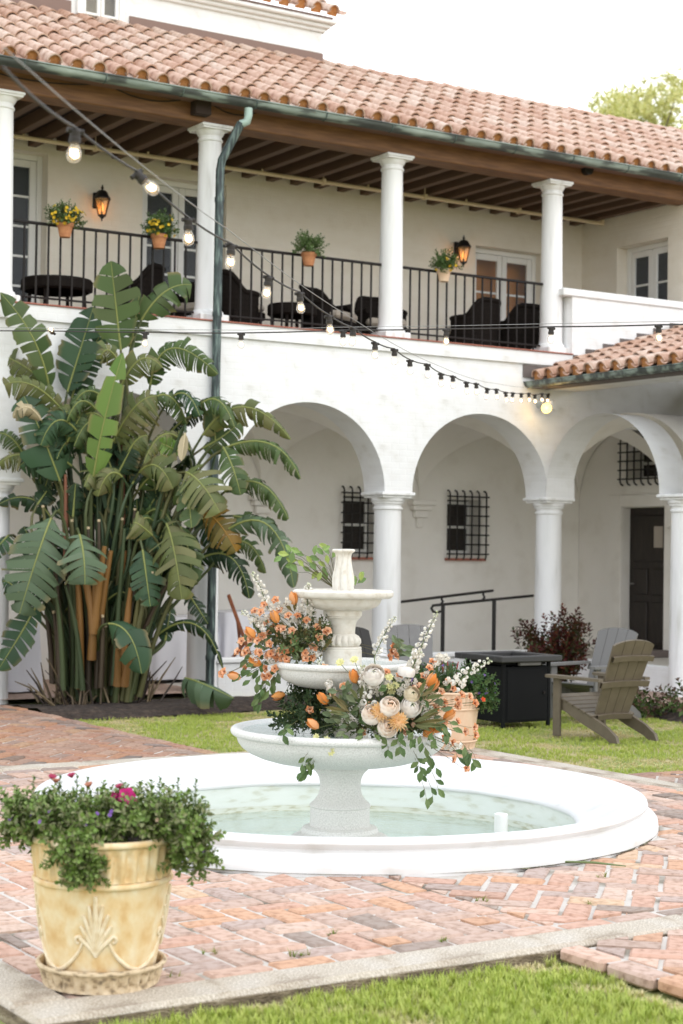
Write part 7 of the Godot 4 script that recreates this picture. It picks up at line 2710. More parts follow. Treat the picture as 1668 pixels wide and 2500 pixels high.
	["g",-6.536,1.817,1.213,-6.366,1.934,1.264,-6.17,1.725,1.204,0.209,9,0.7943284083696999],
	["g",-6.386,2.241,1.049,-6.235,2.41,1.347,-6.072,2.093,1.522,0.341,11,0.7484218851280496],
	["y",-6.964,2.921,0.878,-7.152,3.022,0.873,-7.265,2.815,0.789,0.313,11,0.7113753372518605]
]

const STALKS := [
	["y",-6.827,0.13,0.828,-6.894,1.339,0.934],
	["b",-6.668,0.19,1.053,-6.664,1.024,1.195],
	["g",-7.003,0.163,0.834,-7.093,1.311,0.924],
	["b",-6.819,0.179,1.132,-6.864,0.919,1.24],
	["b",-7.133,0.192,0.603,-7.331,1.447,0.628],
	["b",-6.995,0.162,0.807,-7.127,1.634,0.878],
	["o",-6.932,0.149,0.585,-7.027,0.847,0.66],
	["b",-6.635,0.097,0.444,-6.709,2.048,0.564],
	["y",-7.029,0.171,0.446,-7.19,1.783,0.503],
	["y",-6.933,0.15,0.29,-7.045,1.254,0.365],
	["b",-6.53,0.198,0.973,-6.524,1.195,1.12],
	["b",-6.815,0.125,0.35,-6.914,1.352,0.436],
	["b",-6.994,0.163,0.489,-7.082,0.902,0.57],
	["b",-6.827,0.163,1.038,-6.887,1.899,1.161],
	["y",-7.01,0.166,0.613,-7.132,1.014,0.675],
	["b",-7.074,0.179,0.691,-7.28,1.801,0.72],
	["g",-6.575,0.21,1.093,-6.576,1.727,1.249],
	["g",-7.044,0.171,1.05,-7.117,0.884,1.14],
	["y",-6.946,0.151,0.804,-7.068,1.897,0.888],
	["o",-6.541,0.194,0.956,-6.501,1.463,1.132],
	["b",-6.645,0.153,0.804,-6.653,1.4,0.948],
	["b",-6.855,0.131,0.77,-6.935,1.388,0.87],
	["b",-6.786,0.118,0.465,-6.866,1.095,0.558],
	["g",-7.079,0.18,0.753,-7.182,0.839,0.823],
	["y",-6.632,0.18,0.955,-6.609,1.921,1.131],
	["y",-6.489,0.161,0.703,-6.517,1.945,0.849],
	["o",-6.638,0.223,1.233,-6.622,1.211,1.387],
	["b",-6.88,0.144,0.966,-6.949,1.516,1.075],
	["b",-6.89,0.139,0.835,-6.972,1.356,0.932],
	["b",-6.65,0.114,0.563,-6.694,0.804,0.671],
	["y",-6.924,0.147,0.597,-6.998,0.813,0.685],
	["g",-7.063,0.176,0.794,-7.153,0.799,0.871],
	["b",-6.43,0.177,0.746,-6.404,1.503,0.914],
	["b",-7.161,0.197,0.938,-7.289,1.284,1.002],
	["o",-7.006,0.163,1.028,-7.097,1.377,1.119],
	["o",-6.589,0.176,0.889,-6.545,1.593,1.071],
	["b",-6.994,0.164,0.318,-7.125,1.436,0.385],
	["b",-6.725,0.161,0.929,-6.763,1.62,1.06],
	["y",-6.832,0.127,0.671,-6.901,0.905,0.765],
	["b",-7.195,0.204,0.962,-7.358,1.792,1.017],
	["g",-6.724,0.21,1.234,-6.71,1.817,1.402],
	["b",-6.836,0.134,0.864,-6.892,0.896,0.966],
	["o",-6.621,0.143,0.718,-6.662,1.045,0.833],
	["b",-7.169,0.199,0.855,-7.269,0.951,0.928],
	["g",-6.912,0.145,0.608,-7.007,1.365,0.697],
	["y",-7.087,0.182,0.594,-7.287,2.042,0.633],
	["g",-6.507,0.197,0.943,-6.514,1.479,1.09],
	["b",-6.927,0.147,0.875,-7.012,1.273,0.968],
	["y",-6.748,0.145,0.852,-6.785,1.122,0.971],
	["y",-6.713,0.171,0.978,-6.756,0.809,1.085],
	["b",-6.611,0.196,1.038,-6.635,1.275,1.167],
	["g",-6.825,0.126,0.618,-6.92,1.327,0.707],
	["b",-6.521,0.192,0.924,-6.464,2.026,1.124],
	["b",-6.671,0.11,0.56,-6.742,1.98,0.68],
	["b",-6.502,0.177,0.813,-6.496,1.577,0.97],
	["b",-6.914,0.147,1.021,-6.991,1.821,1.132],
	["b",-6.688,0.101,0.519,-6.754,1.277,0.625],
	["b",-6.555,0.135,0.604,-6.601,1.827,0.736],
	["g",-6.636,0.12,0.584,-6.674,1.445,0.711],
	["b",-6.431,0.169,0.697,-6.335,1.942,0.921],
	["y",-6.504,0.218,0.95,-6.47,0.819,1.105],
	["b",-6.384,0.221,1.038,-6.408,0.741,1.154],
	["y",-6.446,0.202,0.766,-6.341,1.297,0.978],
	["b",-6.552,0.228,1.069,-6.479,1.48,1.265],
	["o",-6.48,0.206,0.804,-6.444,1.093,0.968],
	["b",-6.481,0.207,0.812,-6.433,0.817,0.976],
	["b",-6.404,0.214,0.938,-6.412,1.138,1.074],
	["b",-6.485,0.226,1.077,-6.178,1.325,1.417],
	["b",-6.29,0.202,0.819,-6.284,0.57,0.95],
	["y",-6.499,0.207,0.811,-6.249,1.162,1.112],
	["b",-6.489,0.205,0.784,-6.277,1.049,1.058],
	["y",-6.491,0.208,0.817,-6.472,0.641,0.958],
	["o",-6.334,0.21,0.915,-6.318,1.384,1.073],
	["b",-6.302,0.197,0.756,-6.206,1.294,0.963],
	["o",-6.941,0.739,1.196,-7.152,1.585,1.201],
	["o",-6.941,0.739,1.196,-6.909,1.634,1.356],
	["o",-6.933,0.467,1.135,-6.957,1.365,1.26],
	["o",-6.86,0.69,1.127,-6.81,1.59,1.3],
	["y",-6.571,0.47,1.305,-6.538,1.259,1.464],
	["y",-6.568,0.358,1.304,-6.446,1.373,1.525],
	["o",-6.721,0.207,1.322,-6.772,0.592,1.417],
	["o",-6.664,0.208,1.357,-6.661,0.616,1.489],
	["g",-7.191,0.154,1.022,-7.331,1.227,1.079],
	["g",-7.022,0.157,1.13,-7.237,1.228,1.138],
	["r",-6.498,1.406,0.901,-6.573,2.8,1.007],
	["r",-6.494,1.404,0.785,-6.558,2.737,0.896],
	["r",-7.041,1.353,0.674,-7.104,2.377,0.778]
]

const FLOWERS := [
	["tulip",-0.326,1.34,-0.049,0.036],
	["tulip",-0.433,1.226,-0.087,0.036],
	["tulip",-0.567,1.128,-0.154,0.036],
	["tulip",-0.517,0.949,-0.175,0.036],
	["tulip",-0.621,0.86,-0.247,0.036],
	["tulip",-0.401,0.745,-0.083,0.036],
	["tulip",-0.353,0.762,0.353,0.036],
	["tulip",-0.228,0.897,0.489,0.036],
	["butterfly",-0.437,1.326,-0.072,0.03],
	["butterfly",-0.405,1.262,-0.085,0.03],
	["butterfly",-0.502,1.248,-0.137,0.03],
	["butterfly",-0.367,1.23,-0.04,0.03],
	["butterfly",-0.352,1.141,-0.013,0.03],
	["butterfly",-0.407,1.152,-0.079,0.03],
	["butterfly",-0.391,1.15,-0.052,0.03],
	["butterfly",-0.207,1.162,0.036,0.03],
	["butterfly",-0.211,1.104,0.071,0.03],
	["butterfly",-0.174,1.137,0.08,0.03],
	["butterfly",-0.169,1.144,0.097,0.03],
	["butterfly",-0.33,1.074,-0.022,0.03],
	["butterfly",-0.566,1.016,-0.185,0.03],
	["butterfly",-0.591,1.004,-0.168,0.03],
	["butterfly",-0.514,1.009,-0.115,0.03],
	["butterfly",-0.513,1.01,-0.144,0.03],
	["butterfly",-0.456,0.999,-0.089,0.03],
	["butterfly",-0.436,1.002,-0.097,0.03],
	["butterfly",-0.407,1.017,-0.055,0.03],
	["butterfly",-0.383,1.021,-0.035,0.03],
	["butterfly",-0.386,0.972,-0.069,0.03],
	["butterfly",-0.397,0.974,-0.103,0.03],
	["butterfly",-0.329,1.025,-0.055,0.03],
	["butterfly",-0.616,1.009,-0.212,0.03],
	["butterfly",-0.601,1.073,-0.193,0.03],
	["butterfly",-0.529,1.079,-0.124,0.03],
	["butterfly",-0.461,1.059,-0.096,0.03],
	["butterfly",-0.275,1.005,0.018,0.03],
	["butterfly",-0.222,1.04,0.008,0.03],
	["butterfly",-0.278,0.976,0.03,0.03],
	["butterfly",-0.454,0.909,-0.143,0.03],
	["butterfly",-0.476,0.864,-0.124,0.03],
	["butterfly",-0.454,0.868,-0.108,0.03],
	["butterfly",-0.43,0.913,-0.079,0.03],
	["butterfly",-0.558,0.907,-0.21,0.03],
	["butterfly",-0.69,0.889,-0.239,0.03],
	["butterfly",-0.692,0.873,-0.268,0.03],
	["butterfly",-0.277,0.933,0.238,0.03],
	["butterfly",-0.287,0.787,0.369,0.03],
	["butterfly",-0.265,0.837,0.441,0.03],
	["butterfly",-0.328,0.684,0.165,0.03],
	["butterfly",-0.305,1.23,-0.029,0.03],
	["butterfly",-0.261,1.204,0.002,0.03],
	["butterfly",-0.523,1.256,-0.175,0.03],
	["butterfly",-0.377,0.971,-0.032,0.03],
	["butterfly",-0.415,0.994,-0.099,0.03],
	["butterfly",-0.453,0.987,-0.126,0.03],
	["tulip",-0.228,0.899,0.49,0.036],
	["tulip",0.164,0.885,0.721,0.036],
	["tulip",0.196,0.851,0.704,0.036],
	["tulip",0.254,0.678,0.782,0.036],
	["tulip",0.217,0.6,0.726,0.036],
	["tulip",0.15,0.578,0.725,0.036],
	["tulip",-0.442,0.619,0.387,0.036],
	["rose",-0.184,0.685,0.623,0.068],
	["rose",-0.113,0.733,0.697,0.068],
	["rose",-0.11,0.614,0.679,0.068],
	["ranunculus",-0.169,0.909,0.611,0.072],
	["ranunculus",0.033,0.724,0.699,0.072],
	["ranunculus_side",0.048,0.919,0.628,0.06],
	["cream_ranunculus",0.041,0.797,0.697,0.055],
	["mum",-0.166,0.705,0.681,0.066],
	["mum",-0.086,0.657,0.748,0.066],
	["butterfly",0.197,0.985,0.684,0.029],
	["butterfly",0.162,0.951,0.7,0.029],
	["butterfly",0.143,0.898,0.667,0.029],
	["butterfly",0.268,0.874,0.742,0.029],
	["butterfly",0.227,0.813,0.729,0.029],
	["butterfly",0.272,0.835,0.782,0.029],
	["butterfly",0.323,0.796,0.805,0.029],
	["butterfly",0.379,0.785,0.806,0.029],
	["butterfly",0.304,0.767,0.789,0.029],
	["butterfly",0.258,0.747,0.72,0.029],
	["butterfly",0.402,0.747,0.83,0.029],
	["butterfly",0.331,0.721,0.752,0.029],
	["butterfly",0.267,0.714,0.719,0.029],
	["butterfly",0.214,0.714,0.694,0.029],
	["butterfly",0.312,0.64,0.78,0.029],
	["butterfly",0.233,0.634,0.752,0.029],
	["butterfly",0.404,0.605,0.824,0.029],
	["butterfly",0.365,0.577,0.785,0.029],
	["butterfly",0.424,0.557,0.809,0.029],
	["butterfly",-0.155,0.566,0.493,0.029],
	["butterfly",0.283,0.518,0.773,0.029],
	["butterfly",0.317,0.416,0.734,0.029],
	["butterfly",0.374,0.406,0.787,0.029],
	["butterfly",0.366,0.365,0.799,0.029],
	["butterfly",0.257,0.536,0.716,0.029],
	["butterfly",0.012,0.901,0.612,0.029],
	["butterfly",-0.249,0.833,0.417,0.029],
	["butterfly",-0.036,0.917,0.545,0.029],
	["butterfly",0.111,0.836,0.641,0.029],
	["butterfly",-0.247,0.835,0.445,0.029],
	["red_bud",0.438,0.767,0.856,0.022],
	["bud",0.086,0.619,0.653,0.018],
	["bud",0.091,0.659,0.639,0.018],
	["bud",0.072,0.837,0.685,0.018],
	["bud",0.165,0.634,0.748,0.018],
	["yellow_scabious",-0.302,0.979,0.455,0.03],
	["yellow_scabious",-0.209,0.993,0.464,0.03],
	["yellow_scabious",-0.048,0.895,0.592,0.03],
	["yellow_scabious",-0.042,0.843,0.59,0.03],
	["yellow_scabious",-0.015,0.808,0.568,0.03],
	["yellow_scabious",-0.01,0.846,0.599,0.03],
	["yellow_scabious",-0.387,0.471,0.501,0.03],
	["yellow_scabious",-0.394,0.53,0.474,0.03],
	["yellow_scabious",-0.448,0.548,0.44,0.026],
	["cluster",-0.13,0.823,0.547,0.03],
	["cluster",-0.082,0.806,0.546,0.03],
	["cluster",-0.117,0.838,0.574,0.03],
	["cluster",0.128,0.75,0.708,0.03],
	["cluster",0.154,0.716,0.694,0.03],
	["cluster",0.12,0.699,0.709,0.03],
	["cluster",-0.237,0.669,0.492,0.03],
	["cluster",-0.199,0.64,0.481,0.03],
	["cluster",-0.237,0.641,0.47,0.03],
	["cluster",0.284,0.497,0.751,0.03],
	["cluster",0.291,0.494,0.817,0.03],
	["cluster",0.222,1.017,0.737,0.03],
	["cluster",0.224,1.009,0.767,0.03],
	["cluster",0.207,0.981,0.726,0.03],
	["cluster",0.029,0.838,0.635,0.03],
	["cluster",0.052,0.863,0.635,0.03],
	["cluster",0.263,0.881,0.793,0.03],
	["cluster",0.297,0.869,0.822,0.03],
	["cluster",-0.181,0.712,0.499,0.03],
	["cluster",-0.126,0.724,0.509,0.03],
	["cluster",-0.378,1.262,-0.078,0.028],
	["cluster",-0.459,1.221,-0.123,0.028],
	["cluster",-0.498,1.193,-0.162,0.028],
	["cluster",-0.49,1.168,-0.134,0.028],
	["cluster",-0.288,1.277,-0.019,0.028],
	["cluster",-0.24,1.23,-0.008,0.028],
	["cluster",-0.256,1.177,-0.018,0.028],
	["cluster",-0.223,1.023,-0.004,0.028],
	["cluster",-0.25,1.037,0.001,0.028],
	["cluster",-0.223,1.012,0.036,0.028],
	["cluster",-0.372,1.317,-0.051,0.028],
	["cluster",-0.395,1.289,-0.089,0.028],
	["cluster",-0.433,1.262,-0.103,0.028],
	["cluster",-0.288,0.854,0.308,0.028],
	["cluster",-0.286,0.823,0.33,0.028],
	["cluster",-0.29,1.196,-0.054,0.028],
	["cluster",-0.328,1.189,-0.067,0.028],
	["butterfly",0.261,1.011,0.155,0.034],
	["butterfly",0.284,0.987,0.164,0.034],
	["butterfly",0.242,0.982,0.153,0.034],
	["butterfly",0.258,1.039,0.171,0.034],
	["cluster",-0.385,1.073,-0.119,0.026],
	["butterfly",-0.43,1.119,-0.157,0.03],
	["cluster",-0.527,1.197,-0.181,0.026],
	["butterfly",-0.231,0.982,0.02,0.03],
	["cluster",-0.526,0.97,-0.164,0.026],
	["butterfly",-0.532,1.119,-0.173,0.03],
	["cluster",-0.269,1.184,0.012,0.026],
	["butterfly",-0.383,1.118,-0.111,0.03],
	["cluster",-0.254,1.265,0.021,0.026],
	["butterfly",-0.432,1.219,-0.123,0.03],
	["cluster",-0.421,1.016,-0.097,0.026],
	["butterfly",-0.407,1.162,-0.144,0.03],
	["cluster",-0.181,1.072,0.053,0.026],
	["butterfly",-0.212,1.037,0.008,0.03],
	["cluster",-0.357,1.264,-0.085,0.026],
	["butterfly",-0.22,1.042,0.004,0.03],
	["cluster",-0.372,1.127,-0.059,0.026],
	["butterfly",-0.475,1.293,-0.144,0.03],
	["cluster",-0.421,1.267,-0.109,0.026],
	["butterfly",-0.551,1.086,-0.17,0.03],
	["cluster",-0.442,0.959,-0.12,0.026],
	["butterfly",-0.487,1.103,-0.152,0.03],
	["cluster",-0.474,1.259,-0.183,0.026],
	["butterfly",-0.476,1.107,-0.144,0.03],
	["cluster",-0.274,1.087,-0.034,0.026],
	["butterfly",-0.467,1.184,-0.126,0.03],
	["butterfly",0.107,0.712,0.654,0.027],
	["cluster",-0.015,0.575,0.569,0.026],
	["cluster",-0.143,0.651,0.527,0.026],
	["butterfly",-0.052,0.924,0.569,0.027],
	["cluster",-0.05,0.858,0.578,0.026],
	["cluster",0.015,0.672,0.587,0.026],
	["butterfly",-0.208,0.885,0.487,0.027],
	["cluster",0.005,0.892,0.603,0.026],
	["cluster",-0.243,0.758,0.455,0.026],
	["butterfly",-0.216,0.657,0.432,0.027],
	["cluster",0.13,0.801,0.643,0.026],
	["cluster",0.09,0.912,0.614,0.026],
	["butterfly",0.199,0.628,0.682,0.027],
	["cluster",0.195,0.654,0.677,0.026],
	["cluster",-0.077,0.581,0.506,0.026],
	["butterfly",-0.138,0.728,0.519,0.027],
	["cluster",0.085,0.871,0.657,0.026],
	["cluster",-0.322,0.688,0.399,0.026],
	["butterfly",0.31,0.742,0.797,0.027],
	["cluster",-0.266,0.628,0.431,0.026],
	["cluster",0.256,0.67,0.765,0.026],
	["butterfly",0.042,0.576,0.629,0.027],
	["cluster",0.139,0.826,0.691,0.026],
	["cluster",0.048,0.619,0.61,0.026],
	["butterfly",-0.209,0.673,0.467,0.027],
	["cluster",0.164,0.919,0.678,0.026],
	["cluster",0.017,0.806,0.617,0.026],
	["butterfly",0.045,0.683,0.581,0.027],
	["cluster",0.256,0.866,0.748,0.026],
	["cluster",0.14,0.678,0.706,0.026],
	["butterfly",0.124,0.818,0.682,0.027],
	["cluster",0.146,0.787,0.65,0.026],
	["cluster",-0.124,0.612,0.533,0.026],
	["butterfly",0.153,0.834,0.697,0.027],
	["cluster",-0.17,0.879,0.501,0.026],
	["cluster",0.157,0.66,0.718,0.026],
	["butterfly",0.112,0.844,0.684,0.027],
	["cluster",-0.069,0.7,0.555,0.026],
	["cluster",-0.225,0.788,0.457,0.026],
	["butterfly",-0.058,0.624,0.527,0.027]
]

const SPIKES := [
	["s",-0.442,1.273,-0.154,-0.53,1.493,-0.204,26,0.017],
	["s",-0.251,1.264,-0.009,-0.247,1.435,-0.002,30,0.019],
	["s",-0.455,1.16,-0.141,-0.593,1.248,-0.226,18,0.019],
	["s",-0.219,0.794,0.236,-0.29,0.977,0.196,14,0.019],
	["s",0.152,0.924,0.534,0.276,1.279,0.622,34,0.019],
	["s",0.018,1,0.332,0.121,1.243,0.404,26,0.016],
	["s",0.328,0.848,0.726,0.511,1.001,0.846,20,0.018],
	["s",-0.174,0.742,0.559,-0.204,0.966,0.546,26,0.021],
	["s",0.128,0.947,0.579,0.165,1.039,0.604,14,0.02],
	["s",-0.143,0.822,0.522,-0.192,0.924,0.493,14,0.018],
	["s",-0.18,1.135,-0.026,-0.224,1.316,-0.05,14,0.018]
]

const SPRAY := [
	["m",-0.029,0.585,0.713,0.067],
	["m",-0.094,0.487,0.665,0.055],
	["m",-0.055,0.507,0.72,0.068],
	["m",0.009,0.547,0.732,0.060],
	["m",0.04,0.553,0.748,0.068],
	["m",0.067,0.529,0.778,0.059],
	["m",0.104,0.53,0.802,0.053],
	["m",0.139,0.551,0.808,0.062],
	["m",0.216,0.614,0.863,0.061],
	["m",0.246,0.445,0.88,0.066],
	["m",0.283,0.471,0.931,0.071],
	["m",0.299,0.44,0.947,0.069],
	["m",0.321,0.434,0.955,0.067],
	["m",-0.176,0.577,0.636,0.054],
	["m",-0.134,0.563,0.636,0.068],
	["m",0.087,0.365,0.742,0.069],
	["m",0.088,0.338,0.729,0.054],
	["m",0.113,0.396,0.804,0.055],
	["m",0.153,0.38,0.793,0.061],
	["m",0.113,0.453,0.77,0.068],
	["m",0.083,0.383,0.725,0.065],
	["m",0.18,0.597,0.804,0.063],
	["m",0.165,0.591,0.869,0.069],
	["m",-0.237,0.565,0.613,0.054],
	["m",-0.232,0.552,0.546,0.058],
	["e",-0.273,0.621,0.443,0.053],
	["e",-0.23,0.747,0.516,0.066],
	["e",-0.263,0.671,0.51,0.062],
	["e",-0.2,0.581,0.462,0.057],
	["e",-0.247,0.724,0.458,0.067],
	["e",-0.193,0.603,0.497,0.067],
	["e",-0.294,0.633,0.427,0.053],
	["e",-0.276,0.58,0.484,0.063],
	["e",-0.272,0.689,0.416,0.057],
	["e",-0.231,0.764,0.48,0.055],
	["e",-0.168,0.634,0.493,0.061],
	["e",-0.267,0.796,0.464,0.065],
	["e",-0.322,0.81,0.467,0.066],
	["e",-0.12,0.59,0.526,0.069],
	["e",0.09,0.611,0.709,0.057],
	["e",0.019,0.636,0.676,0.069],
	["e",0.074,0.686,0.686,0.060],
	["m",-0.594,0.874,-0.214,0.066],
	["m",-0.548,0.9,-0.166,0.059],
	["m",-0.491,0.905,-0.172,0.067],
	["m",-0.493,0.794,-0.131,0.054],
	["m",-0.407,0.865,-0.135,0.066],
	["m",-0.471,0.812,-0.145,0.060],
	["m",-0.46,0.75,-0.174,0.061],
	["m",-0.554,0.84,-0.161,0.055],
	["m",-0.514,0.827,-0.149,0.064],
	["m",-0.451,0.781,-0.111,0.070],
	["m",-0.5,0.711,-0.171,0.061],
	["m",-0.477,0.698,-0.158,0.064],
	["m",-0.49,0.725,-0.162,0.062],
	["m",-0.434,0.814,-0.115,0.062],
	["e",-0.509,0.952,-0.271,0.054],
	["e",-0.385,0.935,-0.189,0.056],
	["e",-0.437,1.048,-0.224,0.052],
	["e",-0.413,1.097,-0.173,0.059],
	["e",-0.261,1.112,-0.099,0.055],
	["e",-0.191,1.196,-0.009,0.053],
	["e",-0.3,1.045,-0.111,0.061],
	["e",-0.276,0.981,-0.044,0.054],
	["e",-0.208,1.102,-0.017,0.068],
	["e",-0.146,1.055,-0.002,0.061],
	["e",-0.505,1.083,-0.214,0.063],
	["e",-0.369,1.029,-0.179,0.063],
	["k",-0.295,1.596,-0.242,0.051],
	["k",-0.252,1.576,-0.261,0.045],
	["k",-0.217,1.617,-0.267,0.049],
	["k",-0.189,1.618,-0.202,0.054],
	["k",-0.156,1.598,-0.209,0.052],
	["k",-0.092,1.602,-0.195,0.052],
	["k",-0.074,1.633,-0.133,0.045],
	["k",-0.056,1.606,-0.143,0.050],
	["k",-0.028,1.607,-0.123,0.050],
	["k",-0.138,1.554,-0.144,0.045],
	["k",-0.175,1.529,-0.182,0.046],
	["k",-0.19,1.542,-0.257,0.053],
	["k",-0.105,1.51,-0.146,0.055],
	["k",-0.12,1.499,-0.193,0.045],
	["k",-0.034,1.531,-0.149,0.048],
	["k",-0.02,1.483,-0.165,0.046],
	["k",-0.095,1.442,-0.146,0.048],
	["k",-0.022,1.445,-0.154,0.057],
	["k",-0.115,1.455,-0.186,0.047],
	["k",-0.195,1.495,-0.221,0.055],
	["k",-0.246,1.549,-0.217,0.059],
	["k",-0.063,1.571,-0.175,0.059],
	["k",-0.025,1.641,-0.136,0.054],
	["k",0.006,1.586,-0.144,0.048],
	["k",-0.042,1.549,-0.112,0.046],
	["k",-0.207,1.57,-0.203,0.057],
	["k",-0.257,1.603,-0.226,0.056],
	["k",0.125,1.417,-0.053,0.056],
	["k",0.15,1.43,-0.072,0.053],
	["k",0.167,1.461,-0.068,0.043],
	["k",0.148,1.445,-0.025,0.048],
	["m",0.095,0.206,0.782,0.061],
	["m",0.172,0.258,0.79,0.062],
	["m",0.151,0.212,0.771,0.061],
	["m",-0.522,0.395,0.403,0.058],
	["m",-0.487,0.363,0.387,0.063],
	["m",-0.517,0.35,0.404,0.055],
	["m",-0.474,0.382,0.409,0.053],
	["m",-0.457,0.351,0.393,0.049],
	["m",-0.486,0.33,0.397,0.058],
	["m",-0.11,0.484,0.682,0.059],
	["m",-0.035,0.505,0.703,0.066],
	["m",-0.413,0.506,0.425,0.060],
	["m",-0.569,0.583,0.329,0.065],
	["m",-0.627,0.566,0.359,0.064],
	["m",-0.319,0.531,0.49,0.067],
	["e",0.294,1.051,0.165,0.073],
	["e",0.301,1.044,0.221,0.078],
	["e",0.296,1.007,0.217,0.081],
	["e",0.336,0.988,0.207,0.082],
	["e",0.291,1.026,0.2,0.071],
	["m",0.127,0.77,0.704,0.056],
	["e",-0.292,0.641,0.421,0.051],
	["e",0.226,0.716,0.729,0.051],
	["m",0.037,0.569,0.599,0.058],
	["e",-0.007,0.567,0.6,0.053],
	["e",-0.238,0.745,0.446,0.059],
	["m",0.034,0.701,0.625,0.062],
	["e",-0.185,0.788,0.461,0.047],
	["e",-0.005,0.812,0.601,0.052],
	["m",-0.149,0.73,0.514,0.051],
	["e",0.176,0.757,0.725,0.059],
	["e",-0.248,0.62,0.483,0.061],
	["m",-0.069,0.831,0.609,0.060],
	["e",0.158,0.689,0.711,0.048],
	["e",-0.316,0.62,0.396,0.052],
	["m",0.017,0.777,0.585,0.053],
	["e",0.177,0.631,0.761,0.051],
	["e",-0.056,0.746,0.571,0.061],
	["m",-0.212,0.738,0.452,0.060],
	["e",-0.291,0.75,0.443,0.053],
	["e",0.207,0.711,0.788,0.050],
	["m",-0.038,0.561,0.611,0.050],
	["e",-0.038,0.754,0.542,0.054],
	["e",0.136,0.783,0.726,0.060],
	["m",-0.212,0.658,0.517,0.058],
	["e",-0.212,0.721,0.444,0.050],
	["e",-0.161,0.678,0.521,0.061],
	["m",-0.201,0.694,0.507,0.057],
	["e",-0.135,0.554,0.562,0.061],
	["e",-0.278,0.789,0.45,0.048],
	["m",0.025,0.592,0.667,0.049],
	["e",-0,0.835,0.579,0.061],
	["e",-0.331,0.737,0.382,0.056],
	["m",-0.13,0.686,0.566,0.051],
	["e",-0.152,0.676,0.468,0.056],
	["e",-0.103,0.841,0.574,0.061],
	["m",0.065,0.72,0.687,0.060],
	["e",0.133,0.787,0.705,0.057],
	["e",0.039,0.647,0.641,0.059],
	["m",0.159,0.623,0.753,0.063],
	["e",-0.029,0.552,0.557,0.062],
	["e",-0.328,0.667,0.42,0.060],
	["m",0.159,0.605,0.699,0.048],
	["e",0.069,0.731,0.695,0.051],
	["m",-0.27,1.032,-0.071,0.057],
	["e",-0.504,1.152,-0.227,0.053],
	["e",-0.475,0.993,-0.149,0.051],
	["m",-0.34,0.915,-0.081,0.051],
	["e",-0.555,1.081,-0.198,0.046],
	["e",-0.416,1.114,-0.158,0.057],
	["m",-0.533,0.941,-0.23,0.057],
	["e",-0.554,1.065,-0.247,0.045],
	["e",-0.542,1.057,-0.219,0.052],
	["m",-0.222,1.125,-0.047,0.045],
	["e",-0.419,1.166,-0.183,0.043],
	["e",-0.294,0.908,-0.057,0.053],
	["m",-0.498,1.1,-0.188,0.051],
	["e",-0.226,1.058,-0.049,0.047],
	["e",-0.417,1.166,-0.164,0.056],
	["m",-0.204,0.972,-0.02,0.046],
	["e",-0.458,1.035,-0.145,0.055],
	["e",-0.449,1.192,-0.128,0.044],
	["m",-0.48,0.965,-0.205,0.047],
	["e",-0.41,1.169,-0.116,0.054],
	["e",-0.257,0.995,-0.014,0.043],
	["m",-0.527,1.027,-0.224,0.048],
	["e",-0.239,1.112,0.004,0.043],
	["e",-0.276,1.075,-0.016,0.045],
	["m",-0.419,1.11,-0.131,0.053],
	["e",-0.465,0.938,-0.219,0.054],
	["e",-0.508,1.137,-0.181,0.052],
	["m",-0.482,1.144,-0.181,0.054],
	["e",-0.315,0.914,-0.127,0.043],
	["e",-0.402,0.888,-0.098,0.055]
]

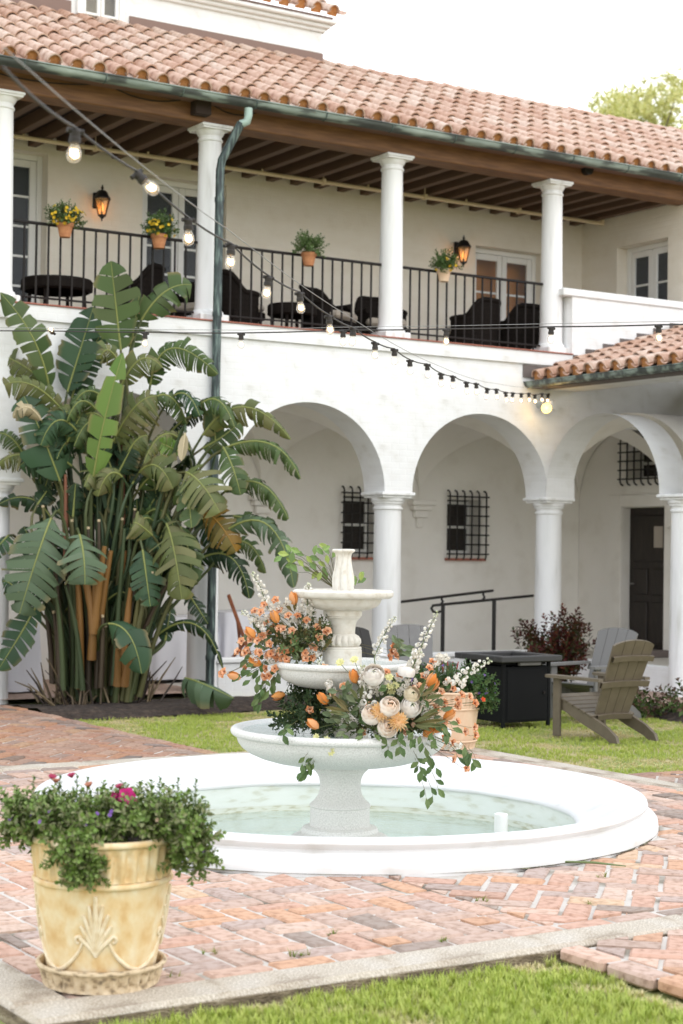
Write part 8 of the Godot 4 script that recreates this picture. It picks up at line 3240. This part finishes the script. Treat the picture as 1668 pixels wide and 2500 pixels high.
const LONGS := [
	["o",-0.347,1.087,-0.098,-0.442,1.196,-0.085,0.035],
	["o",-0.317,1.255,-0.075,-0.37,1.337,-0.035,0.035],
	["o",-0.228,1.082,-0.023,-0.24,1.213,0.044,0.035],
	["o",-0.173,1.157,0.014,-0.178,1.217,0.084,0.035],
	["o",-0.262,1.088,-0.044,-0.318,1.185,-0.006,0.035],
	["o",-0.33,1.067,-0.088,-0.441,1.116,-0.086,0.035],
	["o",-0.17,1.023,0.013,-0.176,1.127,0.083,0.035],
	["o",-0.291,1.088,-0.062,-0.373,1.11,-0.043,0.035],
	["o",0.066,0.644,0.709,0.186,0.716,0.858,0.04],
	["o",0.061,0.637,0.706,0.166,0.678,0.844,0.04],
	["o",0.079,0.798,0.721,0.102,0.874,0.809,0.04],
	["o",0.101,0.786,0.735,0.151,0.853,0.839,0.04],
	["o",-0.276,0.689,0.494,-0.412,0.764,0.48,0.04],
	["o",-0.265,0.677,0.5,-0.396,0.738,0.49,0.04],
	["o",0.05,0.637,0.699,0.123,0.645,0.817,0.04],
	["o",-0.221,0.761,0.53,-0.275,0.868,0.57,0.04],
	["o",-0.247,0.689,0.453,-0.394,0.764,0.432,0.04],
	["o",-0.242,0.702,0.457,-0.361,0.732,0.453,0.04]
]

const STRAND1 := [Vector3(-12.652,2.846,13.301),
	Vector3(-12.016,2.989,12.286),
	Vector3(-11.553,3.001,11.774),
	Vector3(-11.083,2.967,11.266),
	Vector3(-10.611,2.985,10.761),
	Vector3(-10.132,2.954,10.258),
	Vector3(-9.656,2.979,9.756),
	Vector3(-9.167,2.954,9.259),
	Vector3(-8.683,2.973,8.761),
	Vector3(-8.197,2.971,8.264),
	Vector3(-7.712,3.01,7.767),
	Vector3(-7.236,3.012,7.264),
	Vector3(-6.739,3.058,6.774),
	Vector3(-6.252,3.058,6.278),
	Vector3(-5.772,3.109,5.778),
	Vector3(-5.27,3.126,5.291),
	Vector3(-4.789,3.183,4.792),
	Vector3(-4.291,3.2,4.304),
	Vector3(-3.803,3.261,3.809),
	Vector3(-3.305,3.293,3.32),
	Vector3(-2.823,3.353,2.822),
	Vector3(-2.322,3.408,2.336),
	Vector3(-1.827,3.476,1.846),
	Vector3(-1.339,3.52,1.351),
	Vector3(-0.838,3.599,0.865),
	Vector3(-0.342,3.652,0.376),
	Vector3(0.148,3.764,-0.116),
	Vector3(0.671,3.846,-0.588)]

const STRAND2 := [Vector3(-9.666,3.322,4.39),
	Vector3(-9.138,3.269,5.235),
	Vector3(-8.699,3.225,5.939),
	Vector3(-8.274,3.184,6.633),
	Vector3(-7.849,3.169,7.329),
	Vector3(-7.452,3.141,8.006),
	Vector3(-7.083,3.118,8.666),
	Vector3(-6.738,3.093,9.31),
	Vector3(-6.394,3.069,9.954)]
